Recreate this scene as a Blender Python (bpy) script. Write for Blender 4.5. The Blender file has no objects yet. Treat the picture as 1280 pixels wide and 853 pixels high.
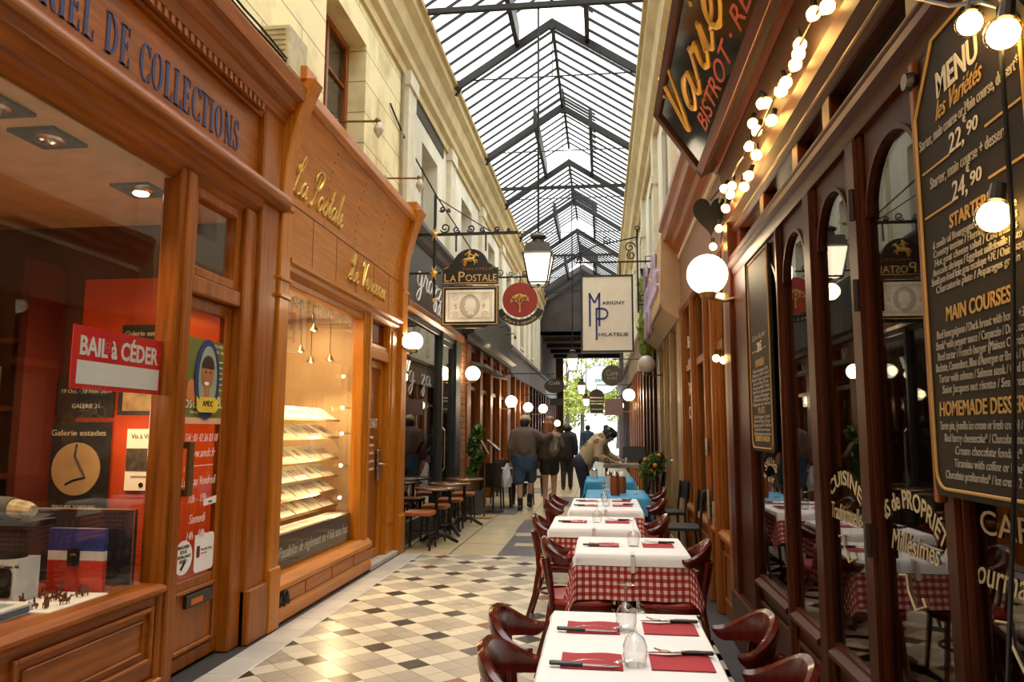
import bpy, bmesh, math, random
from math import sin, cos, pi, radians, atan2, sqrt, hypot
from mathutils import Vector, Matrix
random.seed(11)
sc = bpy.context.scene
col = sc.collection

# ------------------------------------------------------------------ camera
YAW, PITCH, ROLL, F = -.1188, .1188, .004, 937.0
fwd = Vector((sin(YAW) * cos(PITCH), cos(YAW) * cos(PITCH), sin(PITCH)))
rgt0 = Vector((cos(YAW), -sin(YAW), 0))
up0 = rgt0.cross(fwd)
rgt = cos(ROLL) * rgt0 + sin(ROLL) * up0
upv = -sin(ROLL) * rgt0 + cos(ROLL) * up0
cd = bpy.data.cameras.new('camera')
cd.sensor_width = 36
cd.lens = F / 1280 * 36
cd.clip_start = .05
cam = bpy.data.objects.new('camera', cd)
col.objects.link(cam)
mw = Matrix((rgt, upv, -fwd)).transposed().to_4x4()
mw.translation = (0, 0, 1.5)
cam.matrix_world = mw
sc.camera = cam

# ------------------------------------------------------------------ colour management, sky, sun
sc.view_settings.view_transform = 'Standard'
sc.view_settings.look = 'None'
sc.view_settings.exposure = 0.0
sc.view_settings.gamma = 1
sc.view_settings.use_curve_mapping = False
sc.cycles.use_denoising = True
sc.cycles.max_bounces = 10
sc.cycles.transparent_max_bounces = 24
sc.cycles.diffuse_bounces = 4
sc.cycles.caustics_reflective = False
sc.cycles.caustics_refractive = False
sc.cycles.sample_clamp_indirect = 6

SKY = 2.5
w = bpy.data.worlds.new('overcast_sky')
sc.world = w
w.use_nodes = True
wn, wl = w.node_tree.nodes, w.node_tree.links
bg = wn['Background']
tc = wn.new('ShaderNodeTexCoord')
sx = wn.new('ShaderNodeSeparateXYZ')
wl.new(tc.outputs['Generated'], sx.inputs[0])
mr = wn.new('ShaderNodeMapRange')          # overcast sky: brighter towards the zenith
mr.inputs['To Min'].default_value = .75
mr.inputs['To Max'].default_value = 2.2
wl.new(sx.outputs['Z'], mr.inputs['Value'])
mx = wn.new('ShaderNodeMix')
mx.data_type = 'RGBA'
mx.blend_type = 'MULTIPLY'
mx.inputs['Factor'].default_value = 1
mx.inputs['A'].default_value = (.96, .985, 1, 1)
wl.new(mr.outputs[0], mx.inputs['B'])
wl.new(mx.outputs['Result'], bg.inputs['Color'])
bg.inputs['Strength'].default_value = SKY

sl = bpy.data.lights.new('sun', 'SUN')     # the brightest, very soft part of the overcast sky overhead
sl.energy = 3.0
sl.angle = radians(70)
sl.color = (1, .96, .9)
so = bpy.data.objects.new('sun', sl)
so.location = (-.8, 8, 20)
so.rotation_euler = (radians(-4), radians(14), 0)
col.objects.link(so)

def lamp(name, kind, loc, energy, color=(1, .62, .28), size=.2, rot=None, spot=None, size_y=None):
    l = bpy.data.lights.new(name, kind)
    l.energy = energy
    l.color = color
    if kind == 'AREA':
        l.size = size
        if size_y:
            l.shape = 'RECTANGLE'
            l.size_y = size_y
    else:
        l.shadow_soft_size = size
    if spot:
        l.spot_size = radians(spot)
        l.spot_blend = .6
    o = bpy.data.objects.new(name, l)
    o.location = loc
    if rot:
        o.rotation_euler = rot
    col.objects.link(o)
    return o

# ------------------------------------------------------------------ materials
MATS = {}
def _new(name):
    m = bpy.data.materials.new(name)
    m.use_nodes = True
    n, l = m.node_tree.nodes, m.node_tree.links
    return m, n, l, n['Principled BSDF']

def mat(name, c, rough=.6, metal=0.0, var=.12, scale=6, bump=0.0, coat=0.0, spec=.5, stretch=None):
    if name in MATS:
        return MATS[name]
    m, n, l, b = _new(name)
    b.inputs['Roughness'].default_value = rough
    b.inputs['Metallic'].default_value = metal
    b.inputs['Coat Weight'].default_value = coat
    b.inputs['Coat Roughness'].default_value = .12
    b.inputs['Specular IOR Level'].default_value = spec
    t = n.new('ShaderNodeTexCoord')
    mp = n.new('ShaderNodeMapping')
    mp.inputs['Scale'].default_value = stretch or (1, 1, 1)
    nz = n.new('ShaderNodeTexNoise')
    nz.inputs['Scale'].default_value = scale
    nz.inputs['Detail'].default_value = 5
    l.new(t.outputs['Object'], mp.inputs[0])
    l.new(mp.outputs[0], nz.inputs['Vector'])
    r = n.new('ShaderNodeValToRGB')
    r.color_ramp.elements[0].position = .3
    r.color_ramp.elements[1].position = .7
    r.color_ramp.elements[0].color = tuple(max(0, x * (1 - var)) for x in c) + (1,)
    r.color_ramp.elements[1].color = tuple(min(1, x * (1 + var)) for x in c) + (1,)
    l.new(nz.outputs[0], r.inputs[0])
    l.new(r.outputs[0], b.inputs['Base Color'])
    if bump:
        bp = n.new('ShaderNodeBump')
        bp.inputs['Strength'].default_value = bump
        bp.inputs['Distance'].default_value = .01
        l.new(nz.outputs[0], bp.inputs['Height'])
        l.new(bp.outputs[0], b.inputs['Normal'])
    MATS[name] = m
    return m

def wood(name, c, rough=.35, axis='z', var=.35, coat=.08, spec=.3):
    k = {'z': (14, 14, .9), 'y': (14, .9, 14), 'x': (.9, 14, 14)}[axis]
    return mat(name + '_' + axis, c, rough, 0, var, 2.2, .06, coat, spec, k)

def emis(name, c, s):
    if name in MATS:
        return MATS[name]
    m, n, l, b = _new(name)
    b.inputs['Base Color'].default_value = (*c, 1)
    b.inputs['Emission Color'].default_value = (*c, 1)
    b.inputs['Emission Strength'].default_value = s
    MATS[name] = m
    return m

def glass(name, tint=(.93, .95, .94), boost=1.0, rough=0.0):
    if name in MATS:
        return MATS[name]
    m, n, l, b = _new(name)
    n.remove(b)
    out = n['Material Output']
    tr = n.new('ShaderNodeBsdfTransparent')
    tr.inputs[0].default_value = (*tint, 1)
    gl = n.new('ShaderNodeBsdfGlossy')
    gl.inputs['Roughness'].default_value = rough
    lw = n.new('ShaderNodeLayerWeight')       # Schlick reflectance, the same from both sides of the pane
    lw.inputs['Blend'].default_value = .5
    pw = n.new('ShaderNodeMath')
    pw.operation = 'POWER'
    pw.inputs[1].default_value = 5
    mu = n.new('ShaderNodeMath')
    mu.operation = 'MULTIPLY_ADD'
    mu.use_clamp = True
    mu.inputs[1].default_value = .92 * boost
    mu.inputs[2].default_value = .045 * boost
    l.new(lw.outputs['Facing'], pw.inputs[0])
    l.new(pw.outputs[0], mu.inputs[0])
    mxs = n.new('ShaderNodeMixShader')
    l.new(mu.outputs[0], mxs.inputs[0])
    l.new(tr.outputs[0], mxs.inputs[1])
    l.new(gl.outputs[0], mxs.inputs[2])
    l.new(mxs.outputs[0], out.inputs[0])
    MATS[name] = m
    return m

def roof_glass():
    m, n, l, b = _new('wired_roof_glass')
    n.remove(b)
    out = n['Material Output']
    t = n.new('ShaderNodeTexCoord')
    mp = n.new('ShaderNodeMapping')
    mp.inputs['Scale'].default_value = (.5, 1.3, .5)
    nz = n.new('ShaderNodeTexNoise')
    nz.inputs['Scale'].default_value = .8
    nz.inputs['Detail'].default_value = 4
    l.new(t.outputs['Object'], mp.inputs[0])
    l.new(mp.outputs[0], nz.inputs['Vector'])
    r = n.new('ShaderNodeValToRGB')
    r.color_ramp.elements[0].position = .32
    r.color_ramp.elements[1].position = .62
    r.color_ramp.elements[0].color = (.52, .53, .52, 1)
    r.color_ramp.elements[1].color = (.88, .9, .9, 1)
    l.new(nz.outputs[0], r.inputs[0])
    tr = n.new('ShaderNodeBsdfTransparent')
    l.new(r.outputs[0], tr.inputs[0])
    l.new(tr.outputs[0], out.inputs[0])
    return m

def math_node(n, l, op, a, b=None, clamp=False):
    q = n.new('ShaderNodeMath')
    q.operation = op
    q.use_clamp = clamp
    for i, v in enumerate((a, b)):
        if v is None:
            continue
        if isinstance(v, (int, float)):
            q.inputs[i].default_value = v
        else:
            l.new(v, q.inputs[i])
    return q.outputs[0]

def mixc(n, l, f, a, b, mode='MIX'):
    q = n.new('ShaderNodeMix')
    q.data_type = 'RGBA'
    q.blend_type = mode
    for s, v in (('Factor', f), ('A', a), ('B', b)):
        if isinstance(v, (int, float)):
            q.inputs[s].default_value = v
        elif isinstance(v, tuple):
            q.inputs[s].default_value = (*v, 1) if len(v) == 3 else v
        else:
            l.new(v, q.inputs[s])
    return q.outputs['Result']

def tile_material():
    m, n, l, b = _new('diagonal_tiles')
    t = n.new('ShaderNodeTexCoord')
    s = n.new('ShaderNodeSeparateXYZ')
    l.new(t.outputs['Object'], s.inputs[0])
    M_ = lambda op, a, b_=None, c=False: math_node(n, l, op, a, b_, c)
    A = .1605
    X = M_('SUBTRACT', s.outputs[0], -1.902)
    Y = M_('SUBTRACT', s.outputs[1], 9.022)
    k = 1 / (A * sqrt(2))
    U = M_('ADD', M_('MULTIPLY', M_('ADD', X, Y), k), 30.5)
    V = M_('ADD', M_('MULTIPLY', M_('SUBTRACT', X, Y), k), 300.5)
    iu, iv = M_('FLOOR', U), M_('FLOOR', V)
    mu, mv = M_('MODULO', iu, 3), M_('MODULO', iv, 3)
    u0, v0 = M_('LESS_THAN', mu, .5), M_('LESS_THAN', mv, .5)
    dark = M_('MULTIPLY', u0, v0)
    anyz = M_('MAXIMUM', u0, v0)
    cb = n.new('ShaderNodeCombineXYZ')
    l.new(iu, cb.inputs[0])
    l.new(iv, cb.inputs[1])
    wn_ = n.new('ShaderNodeTexWhiteNoise')
    wn_.noise_dimensions = '2D'
    l.new(cb.outputs[0], wn_.inputs['Vector'])
    grey = (.37, .32, .245)
    cream = (.60, .53, .39)
    c1 = mixc(n, l, anyz, grey, cream)
    rd = M_('GREATER_THAN', wn_.outputs[0], .9)
    dk = mixc(n, l, rd, (.035, .026, .02), (.17, .075, .035))
    c2 = mixc(n, l, dark, c1, dk)
    vv = M_('ADD', M_('MULTIPLY', wn_.outputs[0], .24), .88)
    c3 = mixc(n, l, 1.0, c2, vv, 'MULTIPLY')
    fu, fv = M_('FRACT', U), M_('FRACT', V)
    eu = M_('MINIMUM', fu, M_('SUBTRACT', 1, fu))
    ev = M_('MINIMUM', fv, M_('SUBTRACT', 1, fv))
    g = M_('LESS_THAN', M_('MINIMUM', eu, ev), .014)
    c4 = mixc(n, l, g, c3, (.13, .1, .07))
    l.new(c4, b.inputs['Base Color'])
    nz = n.new('ShaderNodeTexNoise')
    nz.inputs['Scale'].default_value = 2.2
    nz.inputs['Detail'].default_value = 6
    l.new(t.outputs['Object'], nz.inputs['Vector'])
    ro = M_('ADD', M_('MULTIPLY', nz.outputs[0], .3), .17)
    l.new(ro, b.inputs['Roughness'])
    return m

def slab_material():
    m, n, l, b = _new('limestone_slabs')
    t = n.new('ShaderNodeTexCoord')
    mp = n.new('ShaderNodeMapping')
    mp.inputs['Rotation'].default_value = (0, 0, pi / 2)
    l.new(t.outputs['Object'], mp.inputs[0])
    br = n.new('ShaderNodeTexBrick')
    br.inputs['Scale'].default_value = 1
    br.inputs['Brick Width'].default_value = .92
    br.inputs['Row Height'].default_value = .62
    br.inputs['Mortar Size'].default_value = .012
    br.inputs['Color1'].default_value = (.50, .38, .19, 1)
    br.inputs['Color2'].default_value = (.44, .35, .21, 1)
    br.inputs['Mortar'].default_value = (.12, .1, .07, 1)
    l.new(mp.outputs[0], br.inputs['Vector'])
    l.new(br.outputs['Color'], b.inputs['Base Color'])
    b.inputs['Roughness'].default_value = .38
    return m

def cloth_check():
    m, n, l, b = _new('red_gingham')
    uv = n.new('ShaderNodeUVMap')
    s = n.new('ShaderNodeSeparateXYZ')
    l.new(uv.outputs[0], s.inputs[0])
    M_ = lambda op, a, b_=None, c=False: math_node(n, l, op, a, b_, c)
    st = [M_('LESS_THAN', M_('FRACT', M_('DIVIDE', s.outputs[i], .043)), .5) for i in (0, 1)]
    f = M_('MULTIPLY', M_('ADD', st[0], st[1]), .5)
    r = n.new('ShaderNodeValToRGB')
    r.color_ramp.interpolation = 'CONSTANT'
    e = r.color_ramp.elements
    e[0].position = 0
    e[0].color = (.72, .52, .46, 1)
    e[1].position = .25
    e[1].color = (.42, .055, .05, 1)
    e.new(.75).color = (.22, .006, .012, 1)
    l.new(f, r.inputs[0])
    l.new(r.outputs[0], b.inputs['Base Color'])
    b.inputs['Roughness'].default_value = .8
    return m

def stucco():
    m, n, l, b = _new('cream_stucco')
    t = n.new('ShaderNodeTexCoord')
    s = n.new('ShaderNodeSeparateXYZ')
    l.new(t.outputs['Object'], s.inputs[0])
    cb = n.new('ShaderNodeCombineXYZ')
    l.new(s.outputs[1], cb.inputs[0])
    l.new(s.outputs[2], cb.inputs[1])
    br = n.new('ShaderNodeTexBrick')
    br.inputs['Scale'].default_value = 1
    br.inputs['Brick Width'].default_value = 1.5
    br.inputs['Row Height'].default_value = .36
    br.inputs['Mortar Size'].default_value = .006
    br.inputs['Color1'].default_value = (.92, .80, .45, 1)
    br.inputs['Color2'].default_value = (.87, .75, .43, 1)
    br.inputs['Mortar'].default_value = (.30, .24, .14, 1)
    l.new(cb.outputs[0], br.inputs['Vector'])
    nz = n.new('ShaderNodeTexNoise')
    nz.inputs['Scale'].default_value = 2.5
    nz.inputs['Detail'].default_value = 8
    l.new(t.outputs['Object'], nz.inputs['Vector'])
    r = n.new('ShaderNodeValToRGB')
    r.color_ramp.elements[0].position = .3
    r.color_ramp.elements[0].color = (.72, .68, .6, 1)
    r.color_ramp.elements[1].position = .55
    r.color_ramp.elements[1].color = (1, 1, 1, 1)
    l.new(nz.outputs[0], r.inputs[0])
    l.new(mixc(n, l, 1.0, br.outputs[0], r.outputs[0], 'MULTIPLY'), b.inputs['Base Color'])
    b.inputs['Roughness'].default_value = .85
    return m

ORANGE = (.46, .152, .009)
W_OZ = wood('honey_oak', ORANGE, .33, 'z', .22)
W_OY = wood('honey_oak', ORANGE, .33, 'y', .22)
W_BZ = wood('walnut_brown', (.28, .076, .006), .35, 'z')
W_BY = wood('walnut_brown', (.28, .076, .006), .35, 'y')
W_DZ = wood('dark_mahogany', (.052, .0105, .003), .38, 'z', .35, .0, .14)
W_DY = wood('dark_mahogany', (.060, .0115, .003), .42, 'y', .35, .0, .2)
W_RZ = wood('amber_wood', (.24, .072, .010), .38, 'z', .35, 0, .2)
W_RY = wood('amber_wood', (.24, .075, .012), .35, 'y')
W_PZ = wood('pale_wood', (.36, .23, .10), .45, 'z')
W_CH = wood('red_mahogany', (.085, .009, .005), .2, 'z', .25, .3)
GOLD = mat('gilt', (.72, .47, .13), .35, .7, .15)
GOLDP = mat('gold_paint', (.66, .45, .16), .55, 0, .1)
BLACK = mat('black_paint', (.012, .011, .010), .35, 0, .2)
IRON = mat('wrought_iron', (.018, .016, .014), .5, .3, .3, 20)
CHAR = mat('charcoal_paint', (.028, .028, .03), .35, 0, .2)
STEEL = mat('steel', (.62, .6, .57), .22, 1, .05)
BRASS = mat('brass', (.55, .36, .13), .3, 1, .15)
DBRASS = mat('aged_brass', (.20, .12, .04), .4, .7, .2)
WHITE = mat('white_paper', (.86, .84, .82), .8, 0, .02)
CREAMW = mat('cream_paint', (.62, .54, .38), .7, 0, .1)
IVORY = mat('ivory_panel', (.90, .83, .66), .5, 0, .04)
NAVY = mat('navy_paint', (.02, .035, .14), .5, 0, .1)
RED = mat('red_paper', (.40, .025, .035), .75, 0, .06)
VINYL = mat('red_vinyl', (.30, .016, .012), .32, 0, .1)
REDSIGN = mat('sign_red', (.36, .030, .014), .5, 0, .05)
REDPANEL = mat('orange_red_panel', (.50, .052, .007), .6, 0, .25, 1.5)
CURTAIN, _n, _l, _b = _new('orange_red_curtain')      # thin sheet, lit through from the shop behind
_b.inputs['Base Color'].default_value = (.75, .085, .010, 1)
_b.inputs['Roughness'].default_value = .7
_t = _n.new('ShaderNodeBsdfTranslucent')
_t.inputs[0].default_value = (.85, .12, .012, 1)
_m = _n.new('ShaderNodeMixShader')
_m.inputs[0].default_value = .5
_l.new(_b.outputs[0], _m.inputs[1])
_l.new(_t.outputs[0], _m.inputs[2])
_l.new(_m.outputs[0], _n['Material Output'].inputs[0])
GLASS = glass('window_glass')
GLASSR = glass('restaurant_glass', (.75, .75, .73), 1.35)
CRYSTAL = glass('drinking_glass', (.985, .99, .99), 1.5)
GLOBE = emis('globe_light', (1, .88, .66), 7)
BULB = emis('bulb_light', (1, .70, .30), 26)
BULBG = glass('amber_bulb_glass', (1.0, .86, .55), 1.3)
LANT = emis('lantern_pane', (1, .87, .62), 3.2)
GINGHAM = cloth_check()
STUCCO = stucco()
MORTAR = mat('cornice_cream', (.60, .46, .22), .7, 0, .15, 3)
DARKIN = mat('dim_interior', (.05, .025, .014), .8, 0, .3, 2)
# ------------------------------------------------------------------ mesh helpers
ORG = {}

def smoothstep(t):
    return t * t * (3 - 2 * t)

class MB:
    def __init__(s):
        s.v, s.f, s.mi, s.uv, s.m = [], [], [], [], 0
    def add(s, vs, fs, uvs=None):
        o = len(s.v)
        s.v += [tuple(p) for p in vs]
        s.uv += list(uvs) if uvs else [(0, 0)] * len(vs)
        for f in fs:
            s.f.append(tuple(i + o for i in f))
            s.mi.append(s.m)
        return s
    def box(s, x0, x1, y0, y1, z0, z1):
        vs = [(x, y, z) for x in (x0, x1) for y in (y0, y1) for z in (z0, z1)]
        return s.add(vs, [(0, 1, 3, 2), (4, 6, 7, 5), (0, 4, 5, 1), (2, 3, 7, 6), (0, 2, 6, 4), (1, 5, 7, 3)])
    def obox(s, c, u, v, w_):
        c, u, v, w_ = Vector(c), Vector(u), Vector(v), Vector(w_)
        vs = [c + a * u + b * v + d * w_ for a in (-1, 1) for b in (-1, 1) for d in (-1, 1)]
        return s.add(vs, [(0, 1, 3, 2), (4, 6, 7, 5), (0, 4, 5, 1), (2, 3, 7, 6), (0, 2, 6, 4), (1, 5, 7, 3)])
    def prism(s, poly, axis, a, b):
        def P(p, q, t):
            return {'x': (t, p, q), 'y': (p, t, q), 'z': (p, q, t)}[axis]
        n = len(poly)
        vs = [P(p, q, a) for p, q in poly] + [P(p, q, b) for p, q in poly]
        fs = [tuple(range(n)), tuple(range(2 * n - 1, n - 1, -1))]
        fs += [(i, i + n, (i + 1) % n + n, (i + 1) % n) for i in range(n)]
        return s.add(vs, fs)
    def plate(s, poly, org, u, v, t):
        """2-D outline laid on the plane (org,u,v) and given the thickness t along its normal"""
        org, u, v = Vector(org), Vector(u), Vector(v)
        nn = u.cross(v).normalized()
        n = len(poly)
        a = [org + p * u + q * v for p, q in poly]
        vs = a + [p + nn * t for p in a]
        fs = [tuple(range(n)), tuple(range(2 * n - 1, n - 1, -1))]
        fs += [(i, i + n, (i + 1) % n + n, (i + 1) % n) for i in range(n)]
        return s.add(vs, fs)
    def tube(s, pts, r, n=8, closed=False):
        pts = [Vector(p) for p in pts]
        k = len(pts)
        rs = r if isinstance(r, (list, tuple)) else [r] * k
        d0 = (pts[1] - pts[0]).normalized()
        ref = Vector((0, 0, 1)) if abs(d0.z) < .9 else Vector((1, 0, 0))
        nx = d0.cross(ref).normalized()
        vs = []
        for i, p in enumerate(pts):
            if closed:
                d = pts[(i + 1) % k] - pts[i - 1]
            else:
                d = pts[min(i + 1, k - 1)] - pts[max(i - 1, 0)]
            if d.length < 1e-9:
                d = d0
            d = d.normalized()
            nx = nx - d * nx.dot(d)
            nx = nx.normalized() if nx.length > 1e-6 else d.orthogonal().normalized()
            b = d.cross(nx)
            for j in range(n):
                a = 2 * pi * j / n
                vs.append(p + (nx * cos(a) + b * sin(a)) * rs[i])
        fs = []
        for i in range(k if closed else k - 1):
            for j in range(n):
                i2 = (i + 1) % k
                fs.append((i * n + j, i * n + (j + 1) % n, i2 * n + (j + 1) % n, i2 * n + j))
        if not closed:
            fs.append(tuple(range(n - 1, -1, -1)))
            fs.append(tuple(range((k - 1) * n, k * n)))
        return s.add(vs, fs)
    def lathe(s, prof, n=24, c=(0, 0, 0), axis='z'):
        vs = []
        for r, z in prof:
            for j in range(n):
                a = 2 * pi * j / n
                p = (r * cos(a), r * sin(a), z)
                if axis == 'x':
                    p = (p[2], p[0], p[1])
                elif axis == 'y':
                    p = (p[0], p[2], p[1])
                vs.append((c[0] + p[0], c[1] + p[1], c[2] + p[2]))
        fs = []
        k = len(prof)
        for i in range(k - 1):
            for j in range(n):
                fs.append((i * n + j, i * n + (j + 1) % n, (i + 1) * n + (j + 1) % n, (i + 1) * n + j))
        if prof[0][0] > 1e-5:
            fs.append(tuple(range(n - 1, -1, -1)))
        if prof[-1][0] > 1e-5:
            fs.append(tuple(range((k - 1) * n, k * n)))
        return s.add(vs, fs)
    def ball(s, c, r, n=16, m=10):
        rx, ry, rz = r if isinstance(r, (tuple, list)) else (r, r, r)
        vs, fs = [(c[0], c[1], c[2] - rz)], []
        for i in range(1, m):
            t = -pi / 2 + pi * i / m
            for j in range(n):
                a = 2 * pi * j / n
                vs.append((c[0] + rx * cos(t) * cos(a), c[1] + ry * cos(t) * sin(a), c[2] + rz * sin(t)))
        vs.append((c[0], c[1], c[2] + rz))
        for j in range(n):
            fs.append((0, 1 + (j + 1) % n, 1 + j))
            for i in range(m - 2):
                a, b = 1 + i * n + j, 1 + i * n + (j + 1) % n
                fs.append((a, b, b + n, a + n))
            fs.append((1 + (m - 2) * n + j, 1 + (m - 2) * n + (j + 1) % n, len(vs) - 1))
        return s.add(vs, fs)
    def caps(s, a, b, r0, r1, n=14):
        """closed tapered limb with round ends"""
        a, b = Vector(a), Vector(b)
        d = (b - a)
        L = d.length
        d = d / L
        pts, rs = [], []
        for i in range(4):
            t = pi / 2 * i / 4
            pts.append(a - d * r0 * cos(t)); rs.append(max(r0 * sin(t), r0 * .08))
        pts += [a, b]
        rs += [r0, r1]
        for i in range(3, -1, -1):
            t = pi / 2 * i / 4
            pts.append(b + d * r1 * cos(t)); rs.append(max(r1 * sin(t), r1 * .08))
        return s.tube(pts, rs, n)
    def chain(s, pts, rs, n=14):
        for i in range(len(pts) - 1):
            s.caps(pts[i], pts[i + 1], rs[i], rs[i + 1], n)
        return s
    def grid(s, fn, nu, nv, uvfn=None, closed=False):
        vs, uv = [], []
        for i in range(nu + 1):
            for j in range(nv + 1):
                vs.append(fn(i / nu, j / nv))
                uv.append(uvfn(i / nu, j / nv) if uvfn else (i / nu, j / nv))
        fs = [(i * (nv + 1) + j, (i + 1) * (nv + 1) + j, (i + 1) * (nv + 1) + j + 1, i * (nv + 1) + j + 1)
              for i in range(nu) for j in range(nv)]
        return s.add(vs, fs, uv)
    def text(s, body, size, org, u, v, extr=.002, align='CENTER', shear=0, sx=1.0, bold=0.0, space=1.0, fit=None, arc=None):
        """lettering whose middle (or left end) sits at org, running along u with v up"""
        cu = bpy.data.curves.new('t', 'FONT')
        cu.body = body
        cu.size = size
        cu.extrude = 0
        cu.shear = shear
        cu.offset = bold * size
        cu.align_x = 'LEFT'
        cu.align_y = 'BOTTOM_BASELINE'
        cu.resolution_u = 3
        cu.space_character = space
        ob = bpy.data.objects.new('t', cu)
        me = bpy.data.meshes.new_from_object(ob)
        bpy.data.objects.remove(ob)
        if not me.vertices:
            bpy.data.meshes.remove(me)
            bpy.data.curves.remove(cu)
            return s
        xs = [q.co.x for q in me.vertices]
        lo, hi = min(xs), max(xs)
        k = sx
        if fit:
            k = fit / (hi - lo)
        org, u, v = Vector(org), Vector(u), Vector(v)
        nn = u.cross(v)
        vs = []
        for q in me.vertices:
            p, t = (q.co.x - lo) * k, q.co.y
            if align == 'CENTER':
                p -= (hi - lo) * k / 2
            if arc:                       # bend the line of letters over a circle of radius arc
                a = p / arc
                p, t = (arc + t) * sin(a), (arc + t) * cos(a) - arc
            vs.append(org + u * p + v * t + nn * extr)
        fs = [tuple(f.vertices) for f in me.polygons]
        o = len(vs)
        edges = {}
        for f in fs:
            for i in range(len(f)):
                e = (f[i], f[(i + 1) % len(f)])
                edges[e] = 1
        back = [p - nn * (extr + .001) for p in vs]
        side = [(b_, a_, a_ + o, b_ + o) for (a_, b_) in edges if (b_, a_) not in edges]
        bpy.data.meshes.remove(me)
        bpy.data.curves.remove(cu)
        return s.add(vs + back, fs + side)
    def build(s, name, mats, parent=None, loc=None, smooth=False, bevel=0.0, angle=40, seg=1, xf=None):
        if parent is not None:
            o = ORG[parent.name]
        else:
            o = Vector(loc) if loc is not None else Vector((0, 0, 0))
        me = bpy.data.meshes.new(name)
        vs = [Vector(p) - o for p in s.v]
        if xf:
            vs = [xf @ p for p in vs]
        me.from_pydata(vs, [], s.f)
        for m in (mats if isinstance(mats, (list, tuple)) else [mats]):
            me.materials.append(m)
        me.polygons.foreach_set('material_index', s.mi)
        ul = me.uv_layers.new(name='UVMap')
        li = [0] * len(me.loops)
        me.loops.foreach_get('vertex_index', li)
        ul.data.foreach_set('uv', [c for i in li for c in s.uv[i]])
        bm = bmesh.new()
        bm.from_mesh(me)
        bmesh.ops.recalc_face_normals(bm, faces=bm.faces)
        if bevel:
            es = [e for e in bm.edges if len(e.link_faces) == 2 and e.calc_face_angle(0) > radians(30)]
            bmesh.ops.bevel(bm, geom=es, offset=bevel, segments=seg, affect='EDGES', profile=.5, clamp_overlap=True)
        bm.to_mesh(me)
        bm.free()
        if smooth:
            me.polygons.foreach_set('use_smooth', [True] * len(me.polygons))
            me.set_sharp_from_angle(angle=radians(angle))
        ob = bpy.data.objects.new(name, me)
        col.objects.link(ob)
        if parent is not None:
            ob.parent = parent
        else:
            ob.location = o
        ORG[ob.name] = o
        return ob

def tag(o, label, cat, group=None, kind=None):
    if label:
        o['label'] = label
    if cat:
        o['category'] = cat
    if group:
        o['group'] = group
    if kind:
        o['kind'] = kind
    return o

def thing(name, label, cat, loc=(0, 0, 0), group=None, rz=0):
    o = bpy.data.objects.new(name, None)
    o.empty_display_size = .1
    col.objects.link(o)
    o.location = loc
    o.rotation_euler = (0, 0, rz)
    ORG[o.name] = Vector(loc)
    return tag(o, label, cat, group)

def structure(name, loc=(0, 0, 0)):
    o = bpy.data.objects.new(name, None)
    col.objects.link(o)
    o.location = loc
    o['kind'] = 'structure'
    ORG[o.name] = Vector(loc)
    return o

def st(mb, name, mats, **k):
    o = mb.build(name, mats, **k)
    o['kind'] = 'structure'
    return o

def dup(root, loc, rz=0, label=None, group=None, scale=None):
    r = root.copy()
    col.objects.link(r)
    r.location = loc
    r.rotation_euler = (0, 0, rz)
    if scale:
        r.scale = scale
    if label:
        r['label'] = label
    if group:
        r['group'] = group
    for ch in list(root.children):
        c = ch.copy()
        col.objects.link(c)
        c.parent = r
        for g in list(ch.children):
            d = g.copy()
            col.objects.link(d)
            d.parent = c
    return r

def clone(o, loc, rz=0, label=None, group=None):
    c = o.copy()
    col.objects.link(c)
    c.location = loc
    c.rotation_euler = (0, 0, rz)
    if label:
        c['label'] = label
    if group:
        c['group'] = group
    return c

def melt(mb, name, mats, parent, voxel, it=3):
    """fuse overlapping limbs into one continuous skin"""
    ob = mb.build('tmp', mats, parent)
    md = ob.modifiers.new('r', 'REMESH')
    md.mode = 'VOXEL'
    md.voxel_size = voxel
    sm = ob.modifiers.new('s', 'SMOOTH')
    sm.iterations = it
    sm.factor = .5
    dg = bpy.context.evaluated_depsgraph_get()
    me = bpy.data.meshes.new_from_object(ob.evaluated_get(dg))
    me.name = name
    me.polygons.foreach_set('use_smooth', [True] * len(me.polygons))
    if not me.materials:
        me.materials.append(mats)
    r = bpy.data.objects.new(name, me)
    col.objects.link(r)
    r.parent = parent
    ORG[r.name] = ORG[parent.name]
    old = ob.data
    bpy.data.objects.remove(ob)
    bpy.data.meshes.remove(old)
    return r

UY, UZ, UX = (0, 1, 0), (0, 0, 1), (1, 0, 0)
NY = (0, -1, 0)

def circ(r, n=24, cx=0, cy=0, a0=0, a1=2 * pi, ry=None):
    full = abs(a1 - a0 - 2 * pi) < 1e-6
    k = n if full else n + 1
    return [(cx + r * cos(a0 + (a1 - a0) * i / n), cy + (ry or r) * sin(a0 + (a1 - a0) * i / n)) for i in range(k)]

def rect(w_, h, cx=0, cy=0, r=0, n=4):
    if not r:
        return [(cx - w_ / 2, cy - h / 2), (cx + w_ / 2, cy - h / 2), (cx + w_ / 2, cy + h / 2), (cx - w_ / 2, cy + h / 2)]
    o = []
    for k, (sx_, sy_) in enumerate(((1, 1), (-1, 1), (-1, -1), (1, -1))):
        o += circ(r, n, cx + sx_ * (w_ / 2 - r), cy + sy_ * (h / 2 - r), k * pi / 2, (k + 1) * pi / 2)
    return o

def spiral(c, u, v, r0, r1, turns, a0=0, n=22):
    c, u, v = Vector(c), Vector(u), Vector(v)
    o = []
    for i in range(n + 1):
        t = i / n
        a = a0 + turns * 2 * pi * t
        r = r0 + (r1 - r0) * t
        o.append(c + u * (r * cos(a)) + v * (r * sin(a)))
    return o

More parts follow.
